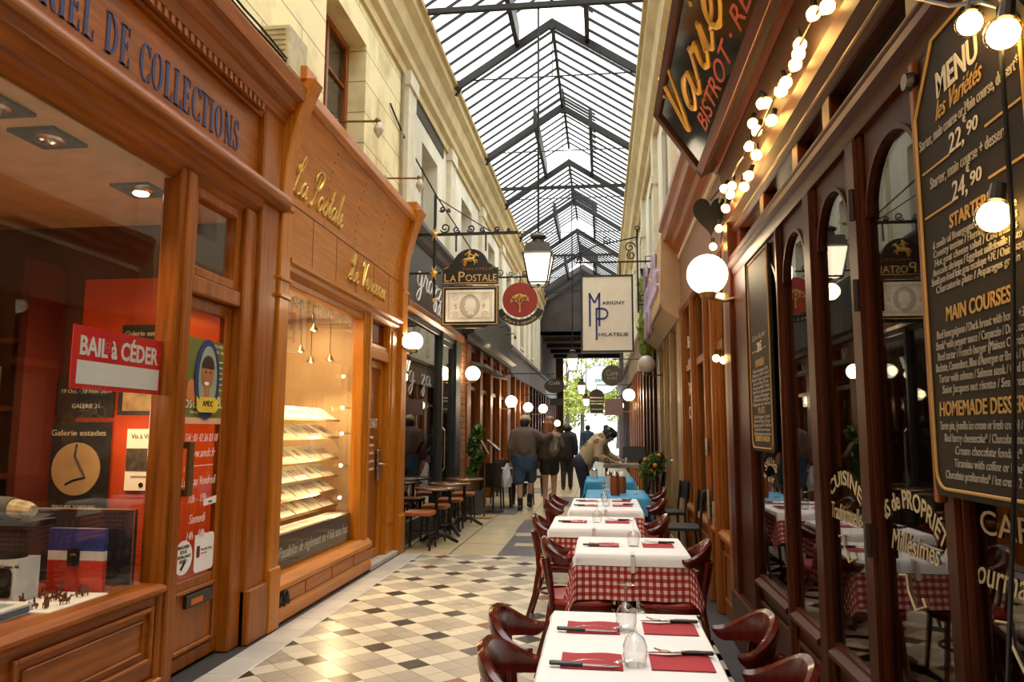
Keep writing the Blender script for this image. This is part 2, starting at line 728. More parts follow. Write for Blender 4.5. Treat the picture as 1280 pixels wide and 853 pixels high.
def frame_mb(mb, plane, p0, p1, q0, q1, wd, t0, t1):
    """rectangular frame: plane 'x' (p=y,q=z) or 'y' (p=x,q=z), depth t0..t1"""
    for a, b, c, d in ((p0, p0 + wd, q0, q1), (p1 - wd, p1, q0, q1), (p0 + wd, p1 - wd, q0, q0 + wd), (p0 + wd, p1 - wd, q1 - wd, q1)):
        if plane == 'x':
            mb.box(t0, t1, a, b, c, d)
        else:
            mb.box(a, b, t0, t1, c, d)
    return mb

CURSIVE = {
 'a': (1.4, [[(1.0, .85), (.7, 1.0), (.3, .85), (.1, .4), (.3, .02), (.65, .15), (.95, .6), (1.02, .95), (.98, .3), (1.15, 0), (1.45, .25)]]),
 'o': (1.25, [[(.75, 1), (.35, .9), (.1, .45), (.3, .02), (.7, .1), (.92, .55), (.75, 1.0), (.85, .8), (1.3, .85)]]),
 's': (1.05, [[(0, .2), (.5, .75), (.6, 1.05), (.62, .8), (.85, .4), (.7, .05), (.35, .05), (.3, .2), (.6, .1), (1.1, .25)]]),
 't': (.95, [[(0, .25), (.4, 1.0), (.6, 2.0), (.5, 1.0), (.45, .3), (.65, 0), (1.0, .25)], [(.15, 1.35), (.95, 1.45)]]),
 'l': (.85, [[(0, .25), (.5, 1.2), (.65, 2.0), (.5, 2.3), (.33, 1.9), (.33, .5), (.5, 0), (.9, .25)]]),
 'e': (1.05, [[(0, .3), (.5, .5), (.72, .8), (.55, 1.02), (.25, .8), (.2, .35), (.45, 0), (.8, .1), (1.1, .35)]]),
 'r': (1.15, [[(0, .25), (.3, .8), (.38, 1.1), (.5, .92), (.8, .9), (.72, .5), (.75, .1), (1.0, 0), (1.25, .25)]]),
 'u': (1.35, [[(0, .6), (.2, 1.0), (.2, .4), (.4, .02), (.7, .2), (.95, .9), (1.0, 1.0), (.95, .3), (1.12, 0), (1.4, .25)]]),
 'i': (.75, [[(0, .25), (.3, 1.0), (.28, .3), (.45, 0), (.8, .25)], [(.4, 1.45), (.44, 1.55)]]),
 'g': (1.4, [[(1.0, .85), (.6, 1.0), (.2, .8), (.1, .35), (.4, .02), (.8, .25), (1.0, .95), (.9, -.4), (.5, -1.0), (.15, -.8), (.5, -.3), (1.45, .25)]]),
 'z': (1.1, [[(0, .8), (.3, 1.0), (.75, .9), (.2, .1), (.6, .1), (.8, -.4), (.5, -1.0), (.2, -.7), (.6, -.2), (1.15, .25)]]),
 'y': (1.3, [[(0, .6), (.2, 1.0), (.2, .4), (.45, .05), (.8, .4), (.95, 1.0), (.85, -.3), (.45, -1.0), (.15, -.8), (.5, -.3), (1.35, .25)]]),
 'b': (1.1, [[(0, .25), (.5, 1.2), (.6, 2.0), (.45, 2.3), (.3, 1.9), (.3, .4), (.55, 0), (.85, .3), (.8, .8), (.6, .95), (1.15, .7)]]),
 'L': (1.7, [[(.5, 1.9), (.3, 1.6), (.55, 1.35), (1.1, 1.7), (1.25, 2.3), (1.0, 2.55), (.75, 2.1), (.6, .9), (.3, .1), (-.1, .1), (-.1, .4), (.3, .35), (.9, .02), (1.5, .1), (1.8, .4)]]),
 'P': (1.65, [[(.3, .25), (.1, 0), (.45, 0), (.75, .8), (.95, 2.3)], [(.3, 1.7), (.2, 2.1), (.7, 2.5), (1.4, 2.4), (1.6, 1.9), (1.3, 1.4), (.8, 1.2), (.6, 1.35)]]),
 'V': (1.5, [[(.1, 1.9), (.2, 2.3), (.55, 2.3), (.6, 1.2), (.65, 0), (1.1, 1.2), (1.5, 2.3), (1.85, 2.45)]]),
 'G': (1.7, [[(1.5, 1.9), (1.2, 2.45), (.5, 2.2), (.15, 1.2), (.4, .2), (1.0, .05), (1.4, .6), (1.45, 1.1), (.9, 1.0), (1.4, 1.1), (1.3, .3), (1.75, .25)]]),
 ' ': (.8, [])}
CURSIVE['\u00e9'] = (1.05, CURSIVE['e'][1] + [[(.55, 1.3), (.85, 1.65)]])

def script_word(mb, word, xh, org, u, v, r, shear=.3, fit=None, flat=None):
    """joined handwriting drawn as rounded strokes"""
    org, u, v = Vector(org), Vector(u), Vector(v)
    tot = sum(CURSIVE[c][0] for c in word)
    kx = fit / tot if fit else xh
    x = 0
    for c in word:
        adv, strokes = CURSIVE[c]
        for sk in strokes:
            pts = []
            n = len(sk)
            for i in range(n - 1):
                p0, p1, p2, p3 = sk[max(i - 1, 0)], sk[i], sk[i + 1], sk[min(i + 2, n - 1)]
                for q in range(4):
                    t = q / 4
                    pts.append(tuple(.5 * (2 * b + (c_ - a) * t + (2 * a - 5 * b + 4 * c_ - d) * t * t + (3 * b - a - 3 * c_ + d) * t ** 3) for a, b, c_, d in zip(p0, p1, p2, p3)))
            pts.append(sk[-1])
            P = [org + u * ((x + p + shear * q) * kx) + v * (q * xh) for p, q in pts]
            rs = [r * (1.25 if (i and P[i].dot(v) < P[i - 1].dot(v)) else .75) for i in range(len(P))]
            mb.tube(P, rs, 6)
        x += adv
    return mb
# ================================================================== THE SETTING
st(MB().add([(-2.21, -3, 0), (.62, -3, 0), (.62, 9.2, 0), (-2.21, 9.2, 0)], [(0, 1, 2, 3)]), 'floor', tile_material())
st(MB().add([(-2.6, 9.2, 0), (1.1, 9.2, 0), (1.1, 43, 0), (-2.6, 43, 0)], [(0, 1, 2, 3)]), 'floor', slab_material())
DSLAB = mat('dark_slate_slab', (.085, .08, .075), .42, 0, .2, 3)
m = MB()
for x0, x1, y0, y1 in ((-1.27, .98, 9.2, 10.35), (-1.27, .98, 10.36, 11.4), (-1.3, .98, 11.41, 12.9), (-2.56, -1.55, 13.6, 15.1), (-1.0, .98, 15.2, 17.4), (-2.56, -1.3, 18.2, 20)):
    m.box(x0, x1, y0, y1, 0, .003)
st(m, 'floor_slabs', DSLAB)
m = MB()
for x0, x1, y0, y1 in ((-1.15, -.9, 9.95, 10.2), (-1.25, -.95, 10.9, 11.2), (-.4, .1, 12.0, 12.4)):
    m.box(x0, x1, y0, y1, .003, .0055)
st(m, 'floor_slabs', mat('yellow_stone_inset', (.5, .38, .2), .4))
MARB = mat('white_marble', (.55, .50, .42), .3, 0, .12, 3)
m = MB()
y = -3
while y < 9.2:
    m.box(-2.44, -2.213, y, min(y + .34, 9.2) - .005, -.01, .002)
    m.box(.622, .78, y, min(y + .5, 9.2) - .005, -.01, .002)
    y += .345
st(m, 'trim_1', MARB)
st(MB().box(-2.75, -2.44, -3, 9.35, -.02, .001).box(.78, 1.1, -3, 9.2, -.02, .001), 'trim_2', mat('grey_stone_kerb', (.05, .047, .044), .5, 0, .2, 4))

# ---- upper walls
WINL = [(6.55, 7.78, 4.3, 5.82), (10.45, 11.5, 3.9, 5.75), (13.6, 14.75, 4.2, 5.9), (17.0, 18.1, 4.2, 5.9), (20.4, 21.5, 4.2, 5.9), (24.0, 25.1, 4.2, 5.9), (27.6, 28.7, 4.2, 5.9)]
def wall_with_windows(xa, xb, y0, y1, z0, z1, wins):
    m = MB()
    y = y0
    for a, b, c, d in wins:
        m.box(xa, xb, y, a, z0, z1)
        m.box(xa, xb, a, b, z0, c)
        m.box(xa, xb, a, b, d, z1)
        y = b
    m.box(xa, xb, y, y1, z0, z1)
    return m
st(wall_with_windows(-3.0, -2.6, -3, 9.3, 3.75, 7.4, WINL[:1]), 'wall_left', STUCCO)
PLAST = mat('pale_plaster', (.80, .74, .58), .85, 0, .16, 1.6, stretch=(1, 1, .35))
st(wall_with_windows(-3.0, -2.6, 9.3, 32.1, 3.5, 7.4, WINL[1:]), 'wall_left', PLAST)
WINR = [(10.2, 11.2, 4.5, 6.0), (13.4, 14.4, 4.5, 6.0), (17, 18, 4.5, 6.0), (20.4, 21.4, 4.5, 6.0), (24, 25, 4.5, 6.0)]
st(wall_with_windows(.95, 1.3, -3, 32.1, 3.6, 7.4, WINR), 'wall_right', PLAST)
PILAS = mat('pilaster_cream', (.74, .67, .50), .8, 0, .1)
m = MB()
for yy in (9.35, 12.2, 15.6, 18.9, 22.3, 25.9, 29.4):
    m.box(-2.6, -2.52, yy, yy + .42, 3.9, 6.3)
    m.box(-2.6, -2.49, yy - .03, yy + .45, 6.1, 6.3)
for yy in (9.0, 12.0, 15.4, 18.8, 22.2, 25.8, 29.2):
    m.box(.87, .95, yy, yy + .42, 4.1, 6.35)
    m.box(.84, .95, yy - .03, yy + .45, 5.5, 5.62)
st(m, 'trim_3', PILAS)
# flat dark strip for the grille openings under the left cornice
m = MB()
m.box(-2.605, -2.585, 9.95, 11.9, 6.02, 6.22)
st(m, 'trim_4', mat('dark_grille', (.06, .05, .03), .8))
# vertical conduits on the walls
m = MB().tube([(-2.57, 9.25, 6.2), (-2.57, 9.22, 5.4), (-2.57, 9.25, 4.2)], .022)
m.tube([(.915, 10.05, 6.3), (.915, 10.0, 5.2), (.915, 10.1, 4.2)], .02)
st(m, 'trim_5', mat('old_pipe', (.3, .25, .15), .6))
# picture-rail cable sagging along the left wall
m = MB().tube([(-2.58, 8.7, 5.55), (-2.57, 9.4, 5.35), (-2.5, 11, 5.1), (-2.45, 13.5, 4.95), (-2.45, 17, 4.9)], .012)
st(m, 'trim_6', IRON)
# cornices carrying the roof
CR = [(-2.62, 6.22), (-2.56, 6.22), (-2.56, 6.34), (-2.50, 6.40), (-2.50, 6.52), (-2.44, 6.62), (-2.42, 6.85), (-2.34, 6.95), (-2.34, 7.08), (-2.29, 7.10), (-2.29, 7.17), (-2.62, 7.2)]
st(MB().prism(CR, 'y', -3, 32.1), 'trim_7', MORTAR)
CRR = [(.97, 6.3), (.88, 6.3), (.86, 6.42), (.78, 6.5), (.76, 6.8), (.66, 6.95), (.65, 7.08), (.60, 7.1), (.60, 7.2), (.97, 7.25)]
st(MB().prism(CRR, 'y', -3, 32.1), 'trim_8', MORTAR)

# windows in the upper walls
WFR = {0: W_BZ}
WHITEF = mat('white_window_paint', (.70, .66, .56), .6, 0, .1)
LEAD = mat('dark_leaded_glass', (.05, .04, .025), .18, 0, .8, 9)
PANED = mat('dusky_pane', (.16, .17, .17), .12, 0, .5, 1.2)
k = 1
for i, (a, b, c, d) in enumerate(WINL):
    w_ = structure('window_%d' % k, (-2.85, (a + b) / 2, c))
    k += 1
    fm = frame_mb(MB(), 'x', a, b, c, d, .07, -2.86, -2.80)
    mid = (a + b) / 2
    fm.box(-2.86, -2.81, mid - .03, mid + .03, c, d)
    for q in (.33, .66):
        fm.box(-2.86, -2.82, a, b, c + (d - c) * q - .015, c + (d - c) * q + .015)
    fm.build('window_frame', W_BZ if i == 0 else WHITEF, w_, bevel=.006)
    MB().box(-2.865, -2.85, a, b, c, d).build('pane', LEAD if i == 0 else PANED, w_)
    MB().box(-2.90, -2.56, a - .03, b + .03, c - .07, c).build('sill', STUCCO if i == 0 else PILAS, w_)
for a, b, c, d in WINR:
    w_ = structure('window_%d' % k, (1.2, (a + b) / 2, c))
    k += 1
    fm = frame_mb(MB(), 'x', a, b, c, d, .07, 1.14, 1.2)
    fm.box(1.15, 1.2, (a + b) / 2 - .03, (a + b) / 2 + .03, c, d)
    fm.build('window_frame', WHITEF, w_)
    MB().box(1.19, 1.205, a, b, c, d).build('pane', PANED, w_)

# ---- the glass roof
roof = structure('ceiling', (-.74, 8, 7.15))
XC, ZR, SL, HW = -.74, 8.17, .654, 1.58
TR = [1.76, 5.02, 8.28, 11.54, 14.8, 17.97, 21.2, 24.4, 27.6, 30.8, 32.0]
ROOFM = roof_glass()
RIRON = mat('roof_iron', (.018, .014, .012), .55, .2, .3, 10)
MONW, MONH = .57, .34
def mon(i):
    return i in (0, 2, 4, 6, 8)      # every second bay carries a raised ridge ventilator
gl, bars, ridge = MB(), MB(), MB()
for i in range(len(TR) - 1):
    y0, y1 = TR[i], TR[i + 1]
    n = max(2, round((y1 - y0) / .33))
    bar = MB()
    for s in (-1, 1):
        xin = MONW if mon(i) else 0
        P = lambda d, y, dz=0: (XC + s * d, y, ZR - SL * d + dz)
        gl.add([P(HW, y0), P(HW, y1), P(xin, y1), P(xin, y0)], [(0, 1, 2, 3)])
        if mon(i):
            Q = lambda d, y, dz=0: (XC + s * d, y, ZR + MONH - SL * d + dz)
            gl.add([Q(MONW + .1, y0), Q(MONW + .1, y1), Q(0, y1), Q(0, y0)], [(0, 1, 2, 3)])
            d = MONW
            ridge.box(XC + s * d - .035, XC + s * d + .035, y0, y1, ZR - SL * d - .06, ZR - SL * d + .30)
        for j in range(1, n):
            yy = y0 + (y1 - y0) * j / n
            a, b = Vector(P(HW, yy, .0)), Vector(P(xin, yy, .0))
            bar.obox((a + b) / 2, (b - a) / 2, (0, .0062, 0), Vector((s * SL, 0, 1)).normalized() * .022)
            if mon(i):
                a, b = Vector(Q(MONW + .1, yy)), Vector(Q(0, yy))
                bar.obox((a + b) / 2, (b - a) / 2, (0, .006, 0), Vector((s * SL, 0, 1)).normalized() * .018)
        # a purlin half-way up each slope
        pm = P(HW * .5, y0)
    rz = ZR + (MONH if mon(i) else 0)
    ridge.box(XC - .025, XC + .025, y0, y1, rz - .06, rz + .03)
    bar.build('glazing_bars', RIRON, roof)
gl.build('glass', ROOFM, roof)
ridge.build('ridge_beam', RIRON, roof)
for i, y in enumerate(TR):
    t = MB()
    for s in (-1, 1):
        a, b = Vector((XC + s * HW, y, ZR - SL * HW - .05)), Vector((XC, y, ZR - .05))
        t.obox((a + b) / 2, (b - a) / 2 * 1.02, (0, .03, 0), Vector((s * SL, 0, 1)).normalized() * .06)
        # curved foot bracket
        t.tube([(XC + s * HW, y, 6.95), (XC + s * (HW - .1), y, 7.1), (XC + s * (HW - .32), y, ZR - SL * (HW - .32) - .08)], .025, 6)
    t.lathe([(.0, -.035), (.07, -.035), (.07, .035), (0, .035)], 12, (XC, y, ZR - .1), 'y')
    t.build('truss', RIRON, roof)
    MB().tube([(XC - HW, y, 7.2), (XC + HW, y, 7.2)], .012, 6).tube([(XC, y, 7.2), (XC, y, ZR - .1)], .01, 6).build('tie_rod', RIRON, roof)
for y in (4.2, 9.4, 17.0, 23.9, 30.2):
    MB().box(XC - HW - .05, XC + HW + .05, y - .03, y + .03, 7.12, 7.19).build('tie_beam', RIRON, roof)
st(MB().prism([(-3, 7.15), (1.3, 7.15), (1.3, 7.4), (XC, 8.6), (-3, 7.4)], 'y', -3.1, -3), 'wall_back', PLAST)
st(MB().box(-3, 1.3, -3.1, -3, 0, 7.2), 'wall_back', PLAST)

# ---- dark covered end of the passage and its exit
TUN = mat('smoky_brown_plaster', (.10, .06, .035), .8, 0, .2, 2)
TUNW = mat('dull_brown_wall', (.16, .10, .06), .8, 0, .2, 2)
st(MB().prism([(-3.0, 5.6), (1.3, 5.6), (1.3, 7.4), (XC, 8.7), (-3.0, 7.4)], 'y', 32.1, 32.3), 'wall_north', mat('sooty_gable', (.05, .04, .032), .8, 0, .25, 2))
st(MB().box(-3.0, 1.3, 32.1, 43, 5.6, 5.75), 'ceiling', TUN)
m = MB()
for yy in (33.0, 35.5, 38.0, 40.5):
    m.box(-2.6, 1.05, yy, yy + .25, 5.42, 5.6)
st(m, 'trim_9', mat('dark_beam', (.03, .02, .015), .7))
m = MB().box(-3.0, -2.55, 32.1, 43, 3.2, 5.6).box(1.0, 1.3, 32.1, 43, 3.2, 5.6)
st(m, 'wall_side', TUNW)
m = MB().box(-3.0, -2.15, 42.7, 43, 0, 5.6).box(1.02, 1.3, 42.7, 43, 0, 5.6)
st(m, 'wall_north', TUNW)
# street outside
st(MB().add([(-40, 43, -.02), (40, 43, -.02), (40, 110, -.02), (-40, 110, -.02)], [(0, 1, 2, 3)]), 'street_ground', mat('pale_asphalt', (.30, .30, .31), .8))
LEAF = mat('yellow_green_leaves', (.30, .34, .05), .7, 0, .5, 3)
LEAF2 = mat('green_leaves', (.09, .17, .03), .6, 0, .4, 8)
BARK = mat('grey_bark', (.09, .07, .05), .9, 0, .3, 12)
def leaf_cloud(n, blobs, size, rnd, up=0.0):
    m = MB()
    for _ in range(n):
        c, r = rnd.choice(blobs)
        while True:
            p = Vector((rnd.uniform(-1, 1), rnd.uniform(-1, 1), rnd.uniform(-1, 1)))
            if p.length < 1:
                break
        p = Vector(c) + Vector((p.x * r[0], p.y * r[1], p.z * r[2]))
        u = Vector((rnd.uniform(-1, 1), rnd.uniform(-1, 1), rnd.uniform(-1, 1) + up)).normalized()
        v = u.orthogonal().normalized()
        v = (v * cos(1) + u.cross(v) * sin(1)).normalized()
        s = size * rnd.uniform(.7, 1.3)
        m.add([p - u * s, p + v * s * .45, p + u * s, p - v * s * .45], [(0, 1, 2, 3)])
    return m
TREES = [(-1.6, 60, 'low yellow green street tree first beyond the middle of the arcade exit'),
         (-2.6, 56, 'street tree with yellowing leaves behind the exit pier on the stamp shop side'),
         (1.4, 66, 'yellow green street tree farther off, seen through the middle of the arcade exit'),
         (-6.5, 72, 'tall street tree in the distance, farther from the arcade exit than the other trees')]
for x, y, lab in TREES:
    t = thing('street_tree', lab, 'tree', (x, y, 0), 'trees on the street')
    rnd = random.Random(int(y))
    bl = [((x + rnd.uniform(-1.8, 1.8), y + rnd.uniform(-1.5, 1.5), 4.0 + rnd.uniform(-1.4, 3.2)), (1.4, 1.2, 1.0)) for _ in range(10)]
    leaf_cloud(2600, bl, .17, rnd).build('foliage', LEAF, t)
    tr = MB().tube([(x, y, 0), (x + .1, y, 2), (x, y, 4.6), (x + .2, y, 6)], [.2, .16, .12, .05])
    for q in range(4):
        bc = bl[q][0]
        tr.tube([(x, y, 3 + q * .4), ((x + bc[0]) / 2, (y + bc[1]) / 2, bc[2] - .6), bc], [.09, .06, .02], 6)
    tr.build('trunk', BARK, t)
# ================================================================== LEFT SIDE SHOPS
ORD = ['first', 'second', 'third', 'fourth', 'fifth', 'sixth', 'seventh', 'eighth', 'ninth', 'tenth', 'eleventh', 'twelfth', 'thirteenth', 'fourteenth', 'fifteenth', 'sixteenth', 'seventeenth', 'eighteenth', 'nineteenth', 'twentieth']

def serif_word(mb, body, h, org, u, v, width, extr=.003, tail=None):
    """condensed roman capitals with thick stems, hairlines and slab serifs"""
    org, u, v = Vector(org), Vector(u), Vector(v)
    T, S = .16, .045          # stem and hairline, in letter heights
    def ell(cx, cy, rx, ry, a0, a1, n=20):
        o, i = [], []
        for q in range(n + 1):
            a = a0 + (a1 - a0) * q / n
            o.append((cx + rx * cos(a), cy + ry * sin(a)))
            i.append((cx + (rx - T * .95) * cos(a), cy + (ry - S) * sin(a)))
        return [o[q:q + 2] + i[q:q + 2][::-1] for q in range(n)]
    def stem(x):
        return [[(x, 0), (x + T, 0), (x + T, 1), (x, 1)], [(x - .06, 0), (x + T + .06, 0), (x + T + .06, S), (x - .06, S)],
                [(x - .06, 1 - S), (x + T + .06, 1 - S), (x + T + .06, 1), (x - .06, 1)]]
    def bar(x0, x1, y):
        return [[(x0, y), (x1, y), (x1, y + S), (x0, y + S)]]
    def tick(x, y0, y1):
        return [[(x - .07, y0), (x, y0), (x, y1), (x - .02, y1)]]
    G = {'I': (.32, stem(.08)),
         'L': (.52, stem(.08) + bar(.2, .5, 0) + [[(.44, 0), (.5, 0), (.5, .26), (.47, .26)]]),
         'E': (.55, stem(.08) + bar(.2, .5, 0) + bar(.2, .48, 1 - S) + bar(.2, .4, .5) + [[(.44, 0), (.5, 0), (.5, .26), (.47, .26)], [(.42, 1), (.48, 1), (.48, .78), (.45, .78)], [(.36, .42), (.4, .42), (.4, .63), (.36, .63)]]),
         'D': (.66, stem(.08) + ell(.2, .5, .42, .5, -pi / 2, pi / 2)),
         'C': (.6, ell(.36, .5, .32, .5, radians(38), radians(322), 28) + [[(.55, .98), (.6, .98), (.6, .7), (.56, .7)], [(.55, .02), (.6, .02), (.6, .3), (.56, .3)]]),
         'O': (.7, ell(.35, .5, .31, .5, 0, 2 * pi, 34)),
         'T': (.58, stem(.21) + bar(.0, .58, 1 - S) + [[(0, 1), (.06, 1), (.03, .74), (0, .74)], [(.58, 1), (.52, 1), (.55, .74), (.58, .74)]]),
         'N': (.7, [[(.1, 0), (.15, 0), (.15, 1), (.1, 1)], [(.55, 0), (.6, 0), (.6, 1), (.55, 1)], [(.04, 1), (.22, 1), (.6, 0), (.44, 0)], [(.02, 0), (.24, 0), (.24, S), (.02, S)], [(.46, 1 - S), (.68, 1 - S), (.68, 1), (.46, 1)]]),
         'S': (.5, ell(.25, .745, .2, .255, radians(30), radians(270), 18) + ell(.25, .255, .21, .255, radians(-150), radians(90), 18) + [[(.4, .98), (.44, .98), (.44, .72), (.41, .72)], [(.03, .02), (.07, .02), (.07, .3), (.03, .3)]]),
         'R': (.64, stem(.08) + ell(.22, .74, .28, .26, -pi / 2, pi / 2, 16) + [[(.26, .5), (.42, .5), (.64, 0), (.47, 0)]]),
         'M': (.86, [[(.08, 0), (.13, 0), (.16, 1), (.11, 1)], [(.68, 0), (.84, 0), (.8, 1), (.66, 1)], [(.1, 1), (.26, 1), (.47, 0), (.41, 0)], [(.66, 1), (.72, 1), (.47, 0), (.41, 0)], [(.0, 0), (.22, 0), (.22, S), (0, S)], [(.6, 0), (.9, 0), (.9, S), (.6, S)]]),
         'A': (.7, [[(.04, 0), (.09, 0), (.36, 1), (.32, 1)], [(.46, 0), (.63, 0), (.40, 1), (.28, 1)], [(.16, .3), (.5, .3), (.49, .345), (.17, .345)], [(-.02, 0), (.18, 0), (.18, S), (-.02, S)], [(.4, 0), (.7, 0), (.7, S), (.4, S)]]),
         ' ': (.36, [])}
    tot = sum(G[c][0] + .05 for c in body)
    k = width / tot
    if tail:                       # scale so that the last words fill the given width
        k = width / sum(G[c][0] + .05 for c in tail)
        org = org - u * (k * tot - width)
    x = 0
    for c in body:
        for poly in G[c][1]:
            mb.plate([((x + p) * k, q * h) for p, q in poly], org, u, v, extr)
        x += G[c][0] + .05

# ------------------------------------------------------------------ shop 1: the collectors' shop
s1 = thing('shopfront', 'brown wooden shopfront with blue serif lettering, its glazed door beside the broad display window', 'shopfront', (-2.55, 3, 0), 'shopfronts along the arcade')
f = MB()
f.box(-2.66, -2.50, -2.9, 4.2, 0, .10)
f.box(-2.64, -2.55, -2.9, 4.2, .10, .56)
f.build('stall_riser', W_BY, s1, bevel=.008)
f = MB()
for a, b in ((-2.7, 1.5), (1.6, 3.0), (3.1, 4.13)):
    frame_mb(f, 'x', a, b, .20, .50, .025, -2.555, -2.525)
    frame_mb(f, 'x', a + .07, b - .07, .26, .44, .012, -2.555, -2.535)
f.build('panel_moulding', W_BY, s1, bevel=.006)
MB().prism([(-2.72, .55), (-2.53, .55), (-2.50, .575), (-2.50, .595), (-2.54, .62), (-2.72, .62)], 'y', -2.9, 4.2).build('window_sill', W_BY, s1)
MB().box(-2.60, -2.592, -2.9, 4.2, .60, 3.06).build('window_glass', GLASS, s1)
f = MB()
f.box(-2.66, -2.53, 4.17, 4.35, 0, 3.1)
f.box(-2.68, -2.51, 4.22, 4.30, 0, 3.1)
f.build('mullion', W_BZ, s1, bevel=.01)
f = MB()
f.box(-2.68, -2.52, 5.0, 5.16, 0, 3.1)
f.box(-2.66, -2.49, 5.16, 5.47, 0, 4.05)
f.box(-2.66, -2.46, 5.16, 5.47, 0, .38)
f.build('pilaster', W_BZ, s1, bevel=.012)
MB().prism([(-2.64, 3.04), (-2.57, 3.04), (-2.54, 3.10), (-2.50, 3.14), (-2.47, 3.2), (-2.64, 3.2)], 'y', -2.9, 5.16).build('architrave', W_BY, s1)
roll = MB().prism([(-2.6 + .0 + q[0], 3.27 + q[1]) for q in [(0, -.07)] + [(.12 + .075 * cos(a), .075 * sin(a)) for a in [radians(d) for d in range(-90, 91, 15)]] + [(0, .07)]], 'y', -2.9, 5.5)
roll.build('roll_moulding', W_BY, s1, smooth=True)
MB().box(-2.62, -2.545, -2.9, 5.3, 3.33, 3.96).build('fascia', W_BY, s1)
L = MB()
serif_word(L, 'MATERIEL DE COLLECTIONS', .225, (-2.543, 3.40, 3.45), UY, UZ, 1.47, .003, 'DE COLLECTIONS')
L.build('lettering', NAVY, s1)
CORN = [(-2.6, 3.84), (-2.52, 3.84), (-2.50, 3.9), (-2.47, 3.92), (-2.45, 3.99), (-2.40, 4.02), (-2.38, 4.08), (-2.33, 4.10), (-2.31, 4.2), (-2.34, 4.24), (-2.6, 4.26)]
MB().prism(CORN, 'y', -2.9, 5.48).build('cornice', W_BY, s1)
f = MB().box(-2.50, -2.478, -2.9, 5.1, 3.86, 3.905)
q = -2.8
while q < 5.1:
    f.box(-2.49, -2.465, q, q + .035, 3.858, 3.907)
    q += .07
f.build('dentil_band', W_BY, s1)
# door
d = MB()
frame_mb(d, 'x', 4.35, 5.0, .02, 2.36, .09, -2.66, -2.60)
d.box(-2.66, -2.60, 4.44, 4.91, .11, .56)
dr = d.build('door', W_BZ, s1, bevel=.008)
frame_mb(MB(), 'x', 4.42, 4.93, .12, .50, .03, -2.60, -2.585).build('door_panel', W_BZ, dr, bevel=.008)
MB().box(-2.615, -2.609, 4.44, 4.91, .56, 2.27).build('door_glass', GLASS, dr)
MB().add([(-2.64, 4.44, .56), (-2.64, 4.91, .56), (-2.64, 4.91, 2.27), (-2.64, 4.44, 2.27)], [(0, 1, 2, 3)]).build('backing_sheet', CURTAIN, dr)
h = MB()
h.box(-2.60, -2.52, 4.375, 4.43, 1.38, 1.425).box(-2.60, -2.52, 4.375, 4.43, 1.09, 1.135).box(-2.53, -2.505, 4.375, 4.43, 1.09, 1.425)
h.build('handle', DBRASS, dr, bevel=.004)
sl_ = MB().box(-2.60, -2.575, 4.55, 4.87, .385, .465).build('letter_slot', BLACK, dr, bevel=.004)
MB().box(-2.576, -2.572, 4.60, 4.74, .40, .435).build('slot_flap', mat('orange_label', (.6, .12, .02), .5), dr)
f = MB().box(-2.66, -2.54, 4.35, 5.0, 2.36, 2.47)
frame_mb(f, 'x', 4.35, 5.0, 2.47, 3.06, .07, -2.65, -2.56)
f.build('transom_frame', W_BZ, s1, bevel=.01)
MB().box(-2.61, -2.603, 4.4, 4.95, 2.5, 3.02).build('transom_glass', GLASS, s1)
L = MB()
WL = mat('white_lettering', (.85, .78, .70), .6)
L.text('Tél : 01 42 36 03 18', .075, (-2.606, 4.69, 1.42), UY, UZ, .001, shear=.35, bold=-.012, fit=.40)
L.text('www.amdc.fr', .085, (-2.606, 4.70, 1.32), UY, UZ, .001, shear=.35, bold=-.012, fit=.33)
L.box(-2.607, -2.605, 4.55, 4.84, 1.262, 1.267)
L.text('Lundi au Vendredi', .085, (-2.606, 4.68, 1.14), UY, UZ, .001, shear=.35, bold=-.012, fit=.42)
L.text('10h - 19h', .075, (-2.606, 4.67, 1.03), UY, UZ, .001, shear=.35, bold=-.012, fit=.22)
L.text('Samedi', .085, (-2.606, 4.68, .90), UY, UZ, .001, shear=.35, bold=-.012, fit=.2)
L.text('14h - 18h', .075, (-2.606, 4.67, .80), UY, UZ, .001, shear=.35, bold=-.012, fit=.22)
L.build('hours_lettering', WL, s1)
# interior of the shop
f = MB()
f.box(-5.25, -2.60, -2.95, 5.2, 3.03, 3.08)
f.build('shop_ceiling', mat('peach_ceiling', (.50, .30, .15), .8), s1)
f = MB().box(-5.3, -5.2, -2.9, 5.2, 0, 3.05).box(-5.2, -2.66, -2.95, -2.9, 0, 3.05).box(-5.2, -2.66, 5.16, 5.2, 2.62, 3.05).box(-5.2, -3.86, 5.16, 5.2, 0, 2.62)
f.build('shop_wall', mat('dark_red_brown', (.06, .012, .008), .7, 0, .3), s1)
MB().box(-3.86, -2.66, 5.15, 5.2, 0, 2.62).build('red_partition', REDPANEL, s1)
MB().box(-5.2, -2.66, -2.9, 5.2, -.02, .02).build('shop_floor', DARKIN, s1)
MB().box(-3.9, -2.72, -2.9, 4.2, .56, .615).build('display_shelf', mat('display_cloth', (.30, .05, .02), .7), s1)
